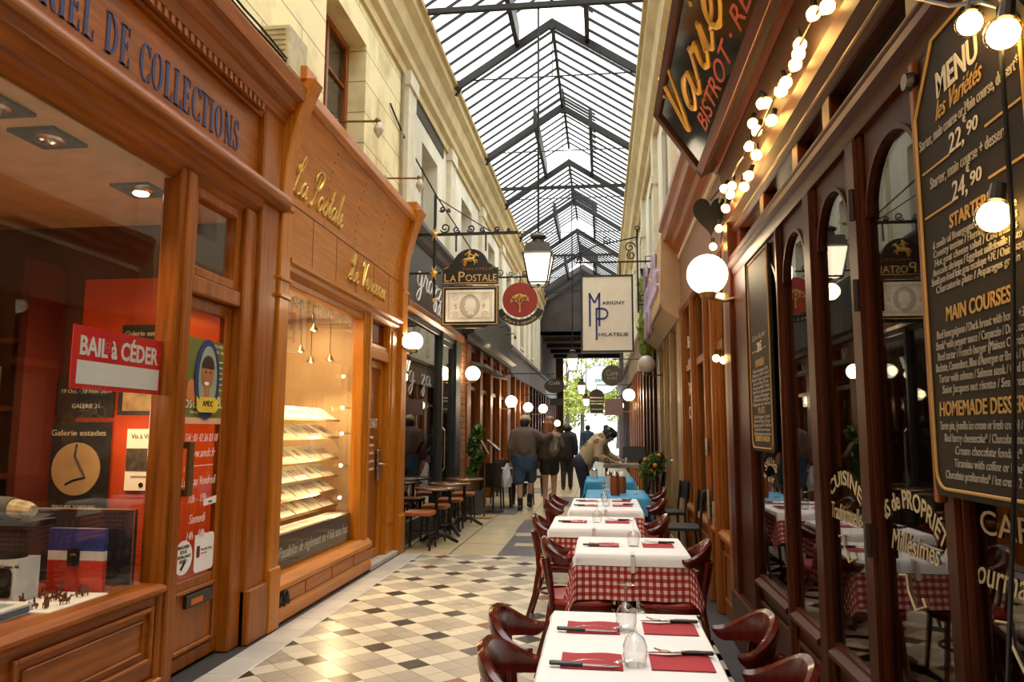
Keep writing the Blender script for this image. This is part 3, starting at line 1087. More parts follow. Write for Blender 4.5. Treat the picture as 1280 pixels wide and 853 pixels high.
# dim shelves with books on the far left side of the shop
cs = thing('wall_shelving', 'dark red shelving holding picture albums, deep inside the collectors shop', 'shelf', (-4.6, 5.0, 0))
f = MB()
for z in (.6, 1.15, 1.62, 2.1):
    f.box(-5.15, -4.02, 4.8, 5.14, z, z + .035)
f.box(-4.06, -4.0, 4.78, 5.14, 0, 2.7)
f.build('shelf_boards', mat('dark_red_wood', (.09, .014, .008), .5), cs)
ALB = [((.16, .15, .09), 'olive'), ((.05, .12, .11), 'green'), ((.22, .12, .04), 'tan'), ((.10, .10, .12), 'grey')]
for i, (z, x) in enumerate(((1.185, -4.45), (1.655, -4.45), (1.655, -4.75), (1.185, -4.78))):
    a = thing('album', '%s picture album on the %s dark red shelf of the collectors shop, %s' % (ALB[i][1], 'upper' if z > 1.5 else 'lower', 'nearer the partition' if x > -4.6 else 'deeper in'), 'album', (x, 4.95, z), 'albums on the dark shelving')
    MB().box(x - .1, x + .1, 4.9, 4.93, z, z + .3).build('cover', mat('album_' + ALB[i][1], ALB[i][0], .5), a)
    MB().box(x - .095, x + .095, 4.93, 4.99, z + .005, z + .295).build('pages', WHITE, a)
    MB().box(x - .06, x + .06, 4.897, 4.9, z + .1, z + .24).build('picture', mat('old_photo', (.25, .2, .12), .6, 0, .6, 20), a)
# ceiling downlights
for i, (x, y, on) in enumerate(((-2.84, 2.72, 0), (-2.86, 3.08, 0), (-2.88, 3.48, 0), (-2.92, 4.35, 1))):
    dl = thing('downlight', 'square recessed downlight in the collectors shop ceiling, ' + ('unlit, fourth from the door', 'unlit, third from the door', 'unlit, second from the door', 'brightly lit, just inside the door')[i], 'ceiling light', (x, y, 3.03), 'shop ceiling downlights')
    fr = MB()
    frame_mb(fr, 'y', x - .13, x + .13, 0, 0, 0, 0, 0) if False else None
    fr.box(x - .13, x + .13, y - .13, y + .13, 3.012, 3.03)
    fr.build('housing', BLACK, dl)
    MB().lathe([(.07, 3.000), (.085, 3.013), (.06, 3.011), (.0, 3.008)], 20, (x, y, 0)).build('reflector', STEEL, dl)
    MB().ball((x, y, 3.0), (.05, .05, .018), 14, 6).build('bulb', emis('down_on', (1, .85, .55), 9) if on == 1 and i == 3 else STEEL, dl)
lamp('shop_fill_light', 'POINT', (-3.35, 4.68, 1.5), 15, (1, .62, .30), .2)  # unseen light added behind the door sheet so that it glows through
lamp('shop_fill_light', 'POINT', (-3.7, 2.3, 1.9), 30, (1, .62, .30), .25)  # unseen light added to lift the shop ceiling
lamp('downlight_and_fill_beam', 'SPOT', (-2.92, 4.35, 2.97), 78, (1, .62, .28), .05, (0, 0, 0), 130)
lamp('downlight_and_fill_beam', 'SPOT', (-2.9, 3.48, 2.97), 66, (1, .62, .28), .05, (0, 0, 0), 140)  # added fill beam; the downlight at this spot is unlit
lamp('downlight_and_fill_beam', 'SPOT', (-3.2, 2.6, 2.97), 48, (1, .62, .28), .05, (0, 0, 0), 140)  # another added beam over the display, with no lit downlight

# things shown in its window
def flat_sheet(mb, plane, c, w_, h_, t=.002):
    x, y, z = c
    if plane == 'x':
        mb.box(x - t, x, y - w_ / 2, y + w_ / 2, z - h_ / 2, z + h_ / 2)
    else:
        mb.box(x - w_ / 2, x + w_ / 2, y, y + t, z - h_ / 2, z + h_ / 2)
    return mb
t = thing('lease_sign', 'red and white sign with big white letters stuck inside the shop window', 'sign', (-2.603, 3.81, 1.7))
MB().box(-2.606, -2.602, 3.41, 4.18, 1.70, 2.02).build('sign_board', mat('sign_scarlet', (.78, .012, .016), .55), t)
MB().box(-2.602, -2.600, 3.45, 4.15, 1.725, 1.845).build('blank_strip', WHITE, t)
MB().text('BAIL à CÉDER', .135, (-2.601, 3.80, 1.875), UY, UZ, .001, bold=.028, fit=.67).build('lettering', WHITE, t)
# posters standing against the red partition
POST = mat('poster_black', (.012, .014, .018), .5)
t = thing('gallery_poster', 'black exhibition poster with a pale round picture, against the red partition', 'poster', (-3.78, 5.1, .9))
MB().box(-4.03, -3.54, 5.10, 5.115, .86, 1.55).build('sheet', POST, t)
MB().lathe([(0, 0), (.19, 0), (.19, .006), (0, .006)], 32, (-3.79, 5.092, 1.21), 'y').build('round_picture', mat('tan_disc', (.36, .24, .13), .6, 0, .2, 4), t)
m = MB().tube([(-3.79, 5.09, 1.39), (-3.80, 5.09, 1.3), (-3.74, 5.09, 1.2), (-3.71, 5.09, 1.15), (-3.80, 5.09, 1.13), (-3.86, 5.09, 1.1)], .008, 6)
m.build('drawn_profile', POST, t)
MB().text('Galerie estades', .06, (-3.79, 5.098, 1.45), UX, UZ, .001, fit=.43).text('PEINTURES  SCULPTURES', .03, (-3.79, 5.098, .93), UX, UZ, .001).text('GALERIE 21', .04, (-3.79, 5.098, .88), UX, UZ, .001).build('lettering', mat('dull_white', (.5, .46, .4), .6), t)
t = thing('gallery_poster', 'black poster with dates in small white print, above the poster with the round picture', 'poster', (-3.75, 5.1, 1.58))
MB().box(-3.98, -3.53, 5.10, 5.112, 1.58, 1.86).build('sheet', POST, t)
MB().text('19 Oct. - 10 Nov. 2024', .042, (-3.75, 5.098, 1.76), UX, UZ, .001).text('GALERIE 21', .045, (-3.75, 5.098, 1.65), UX, UZ, .001).build('lettering', mat('dull_white', (.5, .46, .4), .6), t)
t = thing('gallery_poster', 'dark framed poster with pale heading, partly behind the red and white sign', 'poster', (-3.3, 5.1, 1.6))
MB().box(-3.50, -3.12, 5.10, 5.112, 1.60, 2.26).build('sheet', POST, t)
MB().box(-3.46, -3.16, 5.095, 5.1, 1.63, 1.98).build('picture', mat('sepia_print', (.32, .22, .12), .6, 0, .5, 9), t)
MB().text('Galerie estades', .05, (-3.31, 5.098, 2.18), UX, UZ, .001, fit=.33).build('lettering', mat('dull_white', (.5, .46, .4), .6), t)
t = thing('flyer', 'white flyer with a dark photo, pinned to the red partition', 'flyer', (-3.31, 5.1, 1.06))
MB().box(-3.42, -3.20, 5.115, 5.12, 1.06, 1.50).build('sheet', WHITE, t)
MB().box(-3.415, -3.205, 5.108, 5.115, 1.20, 1.36).build('photo', mat('dark_photo', (.05, .04, .035), .5, 0, .8, 25), t)
MB().text('Vis à Vis', .05, (-3.31, 5.112, 1.43), UX, UZ, .001, fit=.15).text('EXPOSITION', .022, (-3.31, 5.112, 1.15), UX, UZ, .001).build('lettering', BLACK, t)
MB().lathe([(0, 0), (.018, 0), (.018, .003), (0, .003)], 14, (-3.29, 5.11, 1.10), 'y').build('stamp_mark', BLACK, t)
# boards, album and boxes on the display shelf
t = thing('display_board', 'large navy board leaning upright at the back of the window display', 'board', (-2.98, 4.1, .615))
MB().box(-3.42, -2.66, 4.10, 4.125, .615, 1.04).build('board', mat('navy_board', (.018, .022, .035), .5), t)
frame_mb(MB(), 'y', -3.42, -2.66, .615, 1.04, .006, 4.095, 4.10).build('edge_trim', mat('copper_edge', (.3, .12, .05), .5), t)
t = thing('album', 'blue white and red striped album standing in front of the navy board', 'album', (-2.85, 3.9, .615))
for nm, z0, z1, c in (('blue_band', .835, .955, (.03, .05, .25)), ('white_band', .785, .835, (.75, .72, .72)), ('red_band', .615, .785, (.62, .04, .015))):
    MB().box(-3.03, -2.70, 3.90, 3.93, z0, z1).build(nm, mat('album_' + nm, c, .45), t)
MB().box(-2.91, -2.84, 3.892, 3.90, .755, .85).build('label_plate', BLACK, t)
MB().text('1792', .018, (-2.875, 3.891, .81), UX, UZ, .001).build('lettering', mat('dull_white', (.5, .46, .4), .6), t)
BLUEB = mat('box_blue', (.01, .12, .28), .4)
t = thing('product_box', 'tall white and blue carton with a picture of a headset in the shop window', 'box', (-3.02, 3.62, .615))
MB().box(-3.14, -2.93, 3.56, 3.72, .615, .84).build('carton', mat('white_carton', (.72, .74, .76), .5), t)
MB().box(-3.145, -3.07, 3.555, 3.72, .615, .84).build('blue_side', BLUEB, t)
MB().plate(rect(.10, .12, 0, 0, .03), (-3.0, 3.555, .74), UX, UZ, .004).plate(rect(.08, .05, 0, -.06, .02), (-2.99, 3.554, .74), UX, UZ, .004).build('product_picture', BLACK, t)
MB().text('Compa. AK', .022, (-2.966, 3.558, .80), UX, UZ, .001).build('lettering', BLACK, t)
for i, (x0, x1, y0, y1, z0, z1, lab) in enumerate(((-2.98, -2.74, 3.22, 3.46, .615, .665, 'flat blue and white carton on the display shelf below the tall carton'),
                                                   (-2.93, -2.70, 2.92, 3.16, .615, .68, 'flat blue carton lying at the low end of the window display, before the other cartons'),
                                                   (-3.22, -3.0, 3.18, 3.44, .615, .70, 'low pale blue carton lying behind the flat cartons'))):
    b = thing('product_box', lab, 'box', ((x0 + x1) / 2, (y0 + y1) / 2, z0), 'cartons in the shop window')
    MB().box(x0, x1, y0, y1, z0, z1).build('carton', mat('white_carton', (.72, .74, .76), .5), b, bevel=.003)
    MB().box(x0 + .02, x1 + .001, y0 + .03, y1 - .03, z0 + .01, z1 - .012).build('blue_side', BLUEB, b)
    MB().box(x0 + .04, x1 - .05, y0 + .06, y1 - .06, z1, z1 + .001).build('label_print', mat('carton_grey', (.25, .33, .4), .5), b)
t = thing('camera_bag', 'black camera bag lying on top of the tall carton in the window', 'bag', (-3.03, 3.62, .84))
m = MB()
m.grid(lambda u, v: (-3.04 + .10 * (1 - abs(2 * v - 1) ** 3 * .2) * (1 if False else cos(2 * pi * u)) * (1 - .25 * v), 3.64 + .075 * sin(2 * pi * u) * (1 - .25 * v), .84 + .16 * v), 20, 6)
m.box(-3.11, -2.97, 3.59, 3.69, .985, 1.0)
m.build('bag_body', mat('black_nylon', (.015, .014, .013), .6), t, smooth=True)
MB().tube([(-3.10, 3.64, 1.0), (-3.08, 3.62, 1.05), (-3.0, 3.62, 1.05), (-2.98, 3.64, 1.0)], .009, 6).build('strap', BLACK, t)
t = thing('rolled_print', 'rolled print with a pale frayed end, lying across the top of the window display', 'print', (-3.1, 3.55, 1.1))
m = MB().tube([(-3.6, 3.7, 1.10), (-3.02, 3.62, 1.09)], [.07, .055], 14)
m.build('roll', mat('grey_print', (.14, .14, .14), .5), t, smooth=True)
m = MB().tube([(-3.03, 3.622, 1.09), (-2.95, 3.61, 1.085), (-2.90, 3.605, 1.08)], [.05, .045, .03], 12)
m.build('paper_end', mat('yellowed_paper', (.55, .48, .3), .7, 0, .4, 30), t)
MB().box(-3.12, -2.88, 3.53, 3.75, 1.003, 1.03).build('support_pad', BLACK, t)
# tiny figurines on a white tray
t = thing('display_tray', 'low white tray under the tiny figurines in the window', 'tray', (-2.8, 3.66, .615))
MB().box(-2.92, -2.63, 3.42, 3.86, .615, .628).build('tray', WHITE, t, bevel=.004)
rr = random.Random(5)
proto = None
FIGC = mat('figurine_bronze', (.14, .035, .015), .4, .3)
for i in range(14):
    x, y = -2.88 + .22 * rr.random(), 3.46 + .37 * i / 13
    lab = 'tiny bronze horseman figurine on the white tray, %s from the corner of the window' % ORD[13 - i]
    if proto is None:
        m = MB()
        m.caps((-.016, 0, .022), (.014, 0, .022), .007, .008, 8).caps((.014, 0, .024), (.024, 0, .038), .005, .004, 8).caps((.022, 0, .038), (.031, 0, .034), .004, .003, 6)
        for sx_ in (-.015, .013):
            for sy_ in (-.005, .005):
                m.caps((sx_, sy_, .02), (sx_ + .002, sy_, .002), .003, .002, 6)
        m.caps((-.002, 0, .03), (-.002, 0, .045), .006, .005, 8).ball((-.001, 0, .053), .005, 8, 6).caps((-.018, 0, .024), (-.025, 0, .012), .003, .002, 6)
        proto = m.build('figurine', FIGC, None, (0, 0, 0))
        tag(proto, lab, 'figurine', 'tiny figurines on the tray')
        proto.location = (x, y, .6285)
        proto.rotation_euler.z = rr.random() * 6
    else:
        clone(proto, (x, y, .6285), rr.random() * 6, lab)
# door stickers
t = thing('show_poster', 'olive green show poster with cream lettering on the shop door glass', 'poster', (-2.604, 4.7, 1.54))
MB().box(-2.6085, -2.6045, 4.40, 4.94, 1.535, 2.09).build('sheet', mat('olive_poster', (.16, .17, .03), .55, 0, .2, 4), t)
MB().box(-2.6045, -2.6035, 4.41, 4.93, 1.535, 1.575).build('paper_strip', mat('peach_strip', (.75, .45, .3), .6), t)
m = MB().ball((-2.603, 4.56, 1.72), (.003, .10, .05), 16, 8).ball((-2.603, 4.52, 1.76), (.003, .05, .06), 12, 8).ball((-2.603, 4.60, 1.70), (.003, .11, .035), 12, 8)
m.build('orange_ruffle', mat('orange_ruffle', (.6, .2, .04), .6), t)
L = MB().text('José', .115, (-2.6025, 4.50, 1.635), UY, UZ, .001, fit=.17).text('B.', .115, (-2.6025, 4.885, 1.64), UY, UZ, .001, fit=.07)
L.text('TOUS LES SOIRS', .03, (-2.6025, 4.79, 2.05), UY, UZ, .001).text('20h - 21h', .03, (-2.6025, 4.85, 2.01), UY, UZ, .001).text('Une revue en couleurs', .032, (-2.6025, 4.66, 1.60), UY, UZ, .001)
for q in range(6):
    L.text('musique', .022, (-2.6025, 4.87, 1.95 - q * .038), UY, UZ, .001)
L.build('lettering', mat('cream_lettering', (.75, .68, .5), .6), t)
t = thing('oval_emblem', 'oval blue rimmed emblem with a face and a yellow ribbon, on the green poster', 'emblem', (-2.59, 4.69, 1.6))
MB().plate(circ(.155, 36, 0, 0, ry=.265), (-2.602, 4.70, 1.83), UY, UZ, .006).build('blue_rim', NAVY, t)
MB().plate(circ(.115, 36, 0, 0, ry=.22), (-2.596, 4.70, 1.83), UY, UZ, .003).build('centre', mat('emblem_sage', (.30, .36, .25), .5), t)
m = MB().plate(circ(.075, 24, -.01, .03, ry=.10), (-2.593, 4.70, 1.83), UY, UZ, .003).plate(rect(.06, .09, -.01, -.09), (-2.593, 4.70, 1.83), UY, UZ, .002)
m.build('face', mat('emblem_skin', (.42, .16, .06), .5), t)
MB().plate(circ(.08, 20, -.01, .07, 0, pi, ry=.085), (-2.590, 4.70, 1.83), UY, UZ, .002).plate(circ(.009, 8, -.035, .045), (-2.590, 4.7, 1.83), UY, UZ, .001).plate(circ(.009, 8, .02, .045), (-2.590, 4.7, 1.83), UY, UZ, .001).build('hair', mat('emblem_hair', (.04, .015, .012), .5), t)
MB().plate(circ(.03, 12, -.02, -.03, ry=.012), (-2.590, 4.70, 1.83), UY, UZ, .001).build('smile', WHITE, t)
MB().plate([(-.14, -.13), (-.1, -.15), (-.1, -.2), (.1, -.2), (.1, -.15), (.14, -.13), (.13, -.21), (.1, -.23), (-.1, -.23), (-.13, -.21)], (-2.589, 4.70, 1.84), UY, UZ, .003).plate(rect(.2, .08, 0, -.17), (-2.589, 4.70, 1.84), UY, UZ, .004).build('ribbon', mat('emblem_yellow', (.75, .55, .05), .5), t)
MB().text('AMDC', .055, (-2.584, 4.70, 1.65), UY, UZ, .001, fit=.13).build('lettering', BLACK, t)
t = thing('round_sticker', 'white round warning sticker with a small camera drawing, low on the shop door', 'sticker', (-2.6, 4.52, .6))
MB().plate(circ(.105, 28), (-2.607, 4.535, .70), UY, UZ, .002).build('disc', WHITE, t)
L = MB().text('MAGASIN', .03, (-2.604, 4.535, .755), UY, UZ, .0005, bold=.02).text('SOUS', .03, (-2.604, 4.535, .725), UY, UZ, .0005, bold=.02).text('SURVEILLANCE', .026, (-2.604, 4.535, .697), UY, UZ, .0005, bold=.02, fit=.17).text('VIDÉO', .03, (-2.604, 4.535, .667), UY, UZ, .0005, bold=.02)
L.plate([(-.03, -.06), (.02, -.01), (.035, -.03), (-.01, -.075)], (-2.6045, 4.53, .695), UY, UZ, .0005)
L.build('lettering', BLACK, t)
t = thing('parcel_sticker', 'white rounded square parcel point sticker low on the shop door', 'sticker', (-2.6, 4.8, .6))
MB().plate(rect(.24, .24, 0, 0, .03), (-2.607, 4.785, .70), UY, UZ, .002).build('square', WHITE, t)
MB().plate(rect(.04, .075, -.075, .01, .012), (-2.605, 4.785, .70), UY, UZ, .001).build('mark', mat('maroon_mark', (.16, .01, .03), .5), t)
MB().text('Mondial Relay', .026, (-2.6045, 4.745, .71), UY, UZ, .0005, 'LEFT', fit=.14).text('Point Relais', .016, (-2.6045, 4.745, .69), UY, UZ, .0005, 'LEFT').build('lettering', mat('dark_maroon_text', (.12, .02, .04), .5), t)
t = thing('paper_label', 'small white paper label stuck beside the opening hours on the shop door', 'label', (-2.6, 4.8, 1.0))
MB().plate([(-.08, -.022), (.08, -.012), (.08, .035), (-.08, .022)], (-2.607, 4.83, 1.02), UY, UZ, .002).build('label', WHITE, t)
MB().text('FERMÉ', .018, (-2.604, 4.83, 1.015), UY, UZ, .0005).build('lettering', BLACK, t)

# box on the wall and cables over the cornice
t = thing('vent_box', 'pale louvred ventilation box on the stucco wall above the corner of the two shops', 'vent', (-2.5, 5.4, 4.27))
MB().box(-2.6, -2.36, 5.22, 5.58, 4.27, 4.62).build('casing', mat('aged_cream_metal', (.50, .43, .25), .6, 0, .2, 12), t, bevel=.012)
m = MB()
for q in range(7):
    m.obox((-2.48, 5.22, 4.32 + q * .042), (.09, 0, 0), (0, .012, -.008), (0, .002, .003))
m.build('louvres', mat('aged_cream_metal', (.50, .43, .25), .6, 0, .2, 12), t)
t = thing('cable_bundle', 'loose black cables lying along the top of the brown shop cornice', 'cable', (-2.4, 4, 4.26))
rr = random.Random(3)
for q in range(3):
    pts = [(-2.42 + .03 * q + .02 * rr.random(), 2.5 + i * .22, 4.275 + .02 * rr.random() + .012 * q) for i in range(13)]
    pts += [(-2.40, 5.3, 4.28 + .05 * q), (-2.42, 5.42, 4.22), (-2.50, 5.5, 4.30)]
    MB().tube(pts, .009, 6).build('cable', BLACK, t)
# ------------------------------------------------------------------ shop 2: the stamp dealer
s2 = thing('shopfront', 'honey oak shopfront with gilt script lettering on its curved fascia and a brightly lit window', 'shopfront', (-2.55, 7.4, 0), 'shopfronts along the arcade')
# cavetto section of the fascia: vertical below, sweeping outward at the top
def cav(z):
    t = max(0, (z - 3.35) / .95)
    return .20 * t ** 2
sec = [(-2.53 + cav(2.86 + i * .085), 2.86 + i * .085) for i in range(17)]
MB().prism(sec + [(-2.7, sec[-1][1]), (-2.7, 2.86)], 'y', 5.66, 9.1).build('fascia', W_OY, s2, smooth=True)
f = MB()
f.box(-2.6, -2.526 + cav(3.36), 5.66, 9.1, 3.355, 3.365)
for y in (6.25, 6.85, 7.45, 8.05, 8.65):
    f.box(-2.6, -2.5275, y - .003, y + .003, 2.88, 3.355)
for y in (6.5, 7.35, 8.2):
    for q in range(9):
        z = 3.365 + q * .085
        f.box(-2.6, -2.5285 + cav(z + .02), y - .003, y + .003, z, z + .086)
f.build('panel_joint', mat('dark_joint_wood', (.12, .04, .01), .6), s2)  # thin dark strips along the panel joints
MB().prism([(-2.7, 4.14), (-2.36, 4.14), (-2.33, 4.17), (-2.33, 4.26), (-2.36, 4.29), (-2.7, 4.3)], 'y', 5.62, 9.14).build('cornice', W_OY, s2, bevel=.006)
for nm, y0, y1 in (('a', 5.475, 5.66), ('b', 9.1, 9.34)):
    f = MB()
    prof = [(-2.49 + cav(.05 + z), z) for z in [0, .45] + [2.9 + i * .1 for i in range(16)]]
    prof = [(-2.45, 0), (-2.45, .45), (-2.47, .47)] + [(-2.47 + cav(z) * 1.12, z) for z in [2.9 + i * .1 for i in range(15)]] + [(-2.70, 4.34), (-2.70, 0)]
    f.prism(prof, 'y', y0, y1)
    f.box(-2.48, -2.40 + .09, y0 - .02, y1 + .02, 4.28, 4.40)
    for z in (2.52, 2.66, 3.24):
        f.box(-2.5, -2.452, y0 - .01, y1 + .01, z, z + .035)
    f.build('pilaster', W_OZ, s2, bevel=.008)
MB().prism([(-2.7, 2.74), (-2.53, 2.74), (-2.49, 2.78), (-2.49, 2.82), (-2.46, 2.84), (-2.46, 2.88), (-2.7, 2.88)], 'y', 5.66, 9.1).build('architrave', W_OY, s2)
L = MB()
script_word(L, 'La Postale', .135, (-2.525, 5.72, 3.46), UY, UZ, .013, .35, 1.22)
g1 = L.build('lettering', GOLD, s2)
for vv in g1.data.vertices:            # letters follow the sweep of the fascia
    vv.co.x += cav(vv.co.z)
L = script_word(MB(), 'Le Verseau', .12, (-2.522, 7.2, 3.01), UY, UZ, .012, .35, 1.25)
L.build('lettering', GOLD, s2)
# window
f = MB()
f.prism([(-2.72, .24), (-2.5, .24), (-2.46, .27), (-2.46, .30), (-2.52, .36), (-2.72, .36)], 'y', 5.66, 8.02)
f.build('window_sill', W_OY, s2)
f = MB().box(-2.66, -2.52, 5.66, 8.0, .12, .25)
for a, b in ((5.72, 6.3), (6.32, 6.93), (6.95, 7.55), (7.57, 7.97)):
    f.box(-2.53, -2.508, a, b, .13, .235)
f.build('base_panel', W_OY, s2, bevel=.004)
MB().prism([(-2.66, 0), (-2.49, 0), (-2.47, .03), (-2.47, .10), (-2.5, .13), (-2.66, .13)], 'y', 5.66, 8.03).build('plinth', W_OY, s2)
f = MB().box(-2.62, -2.54, 5.66, 5.72, .3, 2.76).box(-2.62, -2.54, 5.7, 7.8, 2.68, 2.76)
f.box(-2.64, -2.52, 7.74, 7.82, .3, 2.76).box(-2.66, -2.51, 7.82, 8.0, .12, 2.8).box(-2.66, -2.495, 7.87, 7.93, .24, 2.8)
f.build('window_frame', W_OZ, s2, bevel=.008)
MB().box(-2.594, -2.586, 5.7, 7.78, .34, 2.7).build('window_glass', GLASS, s2)
vg = MB().lathe([(0, -.012), (.075, -.012), (.095, -.006), (.095, .012), (.075, .012), (.06, .004), (0, .004)], 28, (-2.503, 5.85, .15), 'x')
for a in range(6):
    vg.tube([(-2.492, 5.85 + .015 * cos(a), .15 + .015 * sin(a)), (-2.488, 5.85 + .085 * cos(a * 1.047), .15 + .085 * sin(a * 1.047))], .006, 6)
vg.build('vent_grille', IRON, s2, smooth=True)
# ornament strip at the head of the window
m = MB()
for q in range(7):
    yy = 5.85 + q * .26
    for s_ in (-1, 1):
        m.tube(spiral((-2.60, yy + s_ * .06, 2.60), (0, s_, 0), (0, 0, 1), .055, .012, 1.2, 2.2), .007, 5)
m.build('scroll_ornament', mat('gilt_dull', (.55, .4, .2), .5, .3), s2)
# door
d = MB()
frame_mb(d, 'x', 8.05, 8.76, .06, 2.30, .09, -2.66, -2.60)
dr = d.build('door', W_OZ, s2, bevel=.008)
MB().box(-2.65, -2.625, 8.12, 8.70, .14, 2.22).build('door_panel', W_BZ, dr)
MB().box(-2.61, -2.575, 8.57, 8.68, .92, 1.27).build('lock_plate', STEEL, dr, bevel=.01)
MB().tube([(-2.59, 8.62, 1.1), (-2.545, 8.62, 1.1), (-2.545, 8.72, 1.1)], .012, 8).build('handle', STEEL, dr)
L = MB().text('ACHAT', .16, (-2.623, 8.42, 1.52), UY, UZ, .001, fit=.40)
for q, wd in enumerate(('vente', 'timbres', 'lettres', 'expertise', 'monnaies')):
    L.text(wd, .06, (-2.623, 8.42, 1.40 - q * .09), UY, UZ, .001)
L.build('lettering', WL, s2)
f = MB()
frame_mb(f, 'x', 8.0, 8.80, 2.42, 2.80, .055, -2.66, -2.55)
f.box(-2.68, -2.54, 8.0, 8.80, 2.30, 2.42)
f.box(-2.68, -2.56, 8.0, 8.05, 0, 2.4).box(-2.7, -2.53, 8.76, 9.1, 0, 2.82).box(-2.7, -2.515, 8.84, 9.02, .4, 2.7)
f.build('door_frame', W_OZ, s2, bevel=.008)
MB().box(-2.61, -2.604, 8.05, 8.75, 2.47, 2.75).build('transom_glass', glass('amber_transom', (.5, .25, .06), 1), s2)
MB().box(-2.68, -2.47, 8.03, 9.1, 0, .05).build('threshold', MARB, s2)
# inside of the window
CRI = mat('warm_cream_lining', (.50, .33, .16), .7, 0, .08)
f = MB()
f.box(-3.9, -3.86, 5.6, 8.25, .3, 2.8).box(-3.9, -2.62, 5.56, 5.6, .3, 2.8).box(-3.9, -2.62, 8.2, 8.24, .3, 2.8)
f.box(-3.9, -2.62, 5.6, 8.25, 2.76, 2.80)
f.build('window_lining', CRI, s2)
MB().box(-3.9, -2.62, 5.6, 8.2, .30, .62).build('display_plinth', W_BY, s2)
MB().box(-4.2, -2.80, 8.25, 9.1, -.02, .0).box(-4.2, -4.15, 8.25, 9.1, 0, 2.8).box(-4.2, -2.78, 9.1, 9.14, 0, 2.8).build('doorway_lining', W_BZ, s2)
bd = MB().box(-2.64, -2.618, 5.72, 7.74, .36, .64).build('notice_board', mat('brown_board', (.13, .055, .022), .5), s2)
MB().text('Possibilité de règlement en 4 fois sans frais', .13, (-2.616, 5.98, .45), UY, UZ, .001, 'LEFT', shear=.4, fit=1.68).build('lettering', WL, bd)
# framed print at the back of the window
t = thing('framed_print', 'large pale framed print hanging at the back of the lit stamp window', 'picture', (-3.84, 7.0, 2.0))
MB().box(-3.855, -3.84, 6.5, 7.9, 1.95, 2.6).build('print', mat('cream_print', (.72, .6, .4), .7, 0, .08, 5), t)
frame_mb(MB(), 'x', 6.5, 7.9, 1.95, 2.6, .045, -3.86, -3.82).build('frame', W_OY, t, bevel=.006)
# tiers of stamp cards
CARD = [mat('stamp_card_a', (.80, .70, .50), .55, 0, .08, 18), mat('stamp_card_b', (.74, .62, .42), .55, 0, .2, 22), mat('stamp_card_c', (.84, .76, .60), .5, 0, .05)]
STAMPM = [mat('stamp_brown', (.35, .22, .12), .7, 0, .3, 30), mat('stamp_grey', (.42, .40, .36), .7, 0, .3, 30), mat('stamp_rose', (.5, .28, .2), .7, 0, .3, 30)]
rk = thing('display_rack', 'slim brass rack holding the sloping tiers of stamp cards in the lit window', 'rack', (-3.0, 7.0, .62))
TZ = (1.60, 1.42, 1.20, 1.01, .86, .70)
for z in TZ:
    lamp('shelf_fill_light', 'AREA', (-2.72, 7.1, z + .20), 2.6, (1, .76, .46), .05, (0, radians(40), 0), None, 1.6)  # unseen strip light added to brighten each tier of cards
    MB().box(-3.10, -2.86, 6.2, 7.98, z - .012, z - .006).build('shelf', glass('shelf_glass', (.85, .9, .85), 1), rk)
    MB().box(-2.86, -2.85, 6.2, 7.98, z - .014, z + .010).build('lip', BRASS, rk)
m = MB()
for yy in (6.7, 7.3, 7.95):
    m.tube([(-3.11, yy, .62), (-3.11, yy, 1.85)], .006, 6)
m.build('upright', BRASS, rk)
tn = ['top', 'second', 'third', 'fourth', 'fifth', 'lowest']
protos = []
sl_v = Vector((-.19, 0, .13)).normalized()
for r_, z in enumerate(TZ):
    n = 5
    for c_ in range(n):
        y = 6.42 + c_ * .345
        lab = 'stamp card on the %s tier of the lit oak window, %s from the door' % (tn[r_], ORD[n - 1 - c_])
        kind = (r_ * 2 + c_) % 3
        if len(protos) < 3 and kind == len(protos):
            o3 = Vector((0, 0, 0))
            cr = thing('stamp_card', lab, 'card', (0, 0, 0), 'stamp cards on the sloping tiers')
            b_ = MB()
            w2 = .155
            b_.obox(sl_v * .115, sl_v * .115, (0, w2, 0), sl_v.cross(Vector(UY)) * .002)
            b_.build('card', CARD[kind], cr)
            nrm = sl_v.cross(Vector(UY))
            if nrm.z < 0:
                nrm = -nrm
            s_ = MB()
            for q in range(1 + kind):
                yy = (q - kind / 2) * .1
                s_.obox(sl_v * .125 + Vector((0, yy, 0)) + nrm * .003, sl_v * .045, (0, .035, 0), nrm * .0012)
            s_.build('stamp', STAMPM[kind], cr)
            protos.append(cr)
            cr.location = (-2.87, y, z)
        else:
            kk = kind if kind < len(protos) else 0
            dup(protos[kk], (-2.87, y, z), 0, lab)
for c_ in range(6):
    y = 5.95 + c_ * .33
    lab = 'flat album page lying on the display ledge of the lit window, %s from the door' % ORD[5 - c_]
    t = thing('album_page', lab, 'card', (-2.76, y, .62), 'flat pages on the display ledge')
    MB().obox((-2.77, y, .632), (.1, .0, .0), (0, .15, .0), (0, 0, .006)).build('page', CARD[c_ % 3], t)
    s_ = MB()
    for q in range(3):
        s_.box(-2.82, -2.73, y - .12 + q * .09, y - .06 + q * .09, .638, .6392)
    s_.build('stamp', STAMPM[c_ % 3], t)
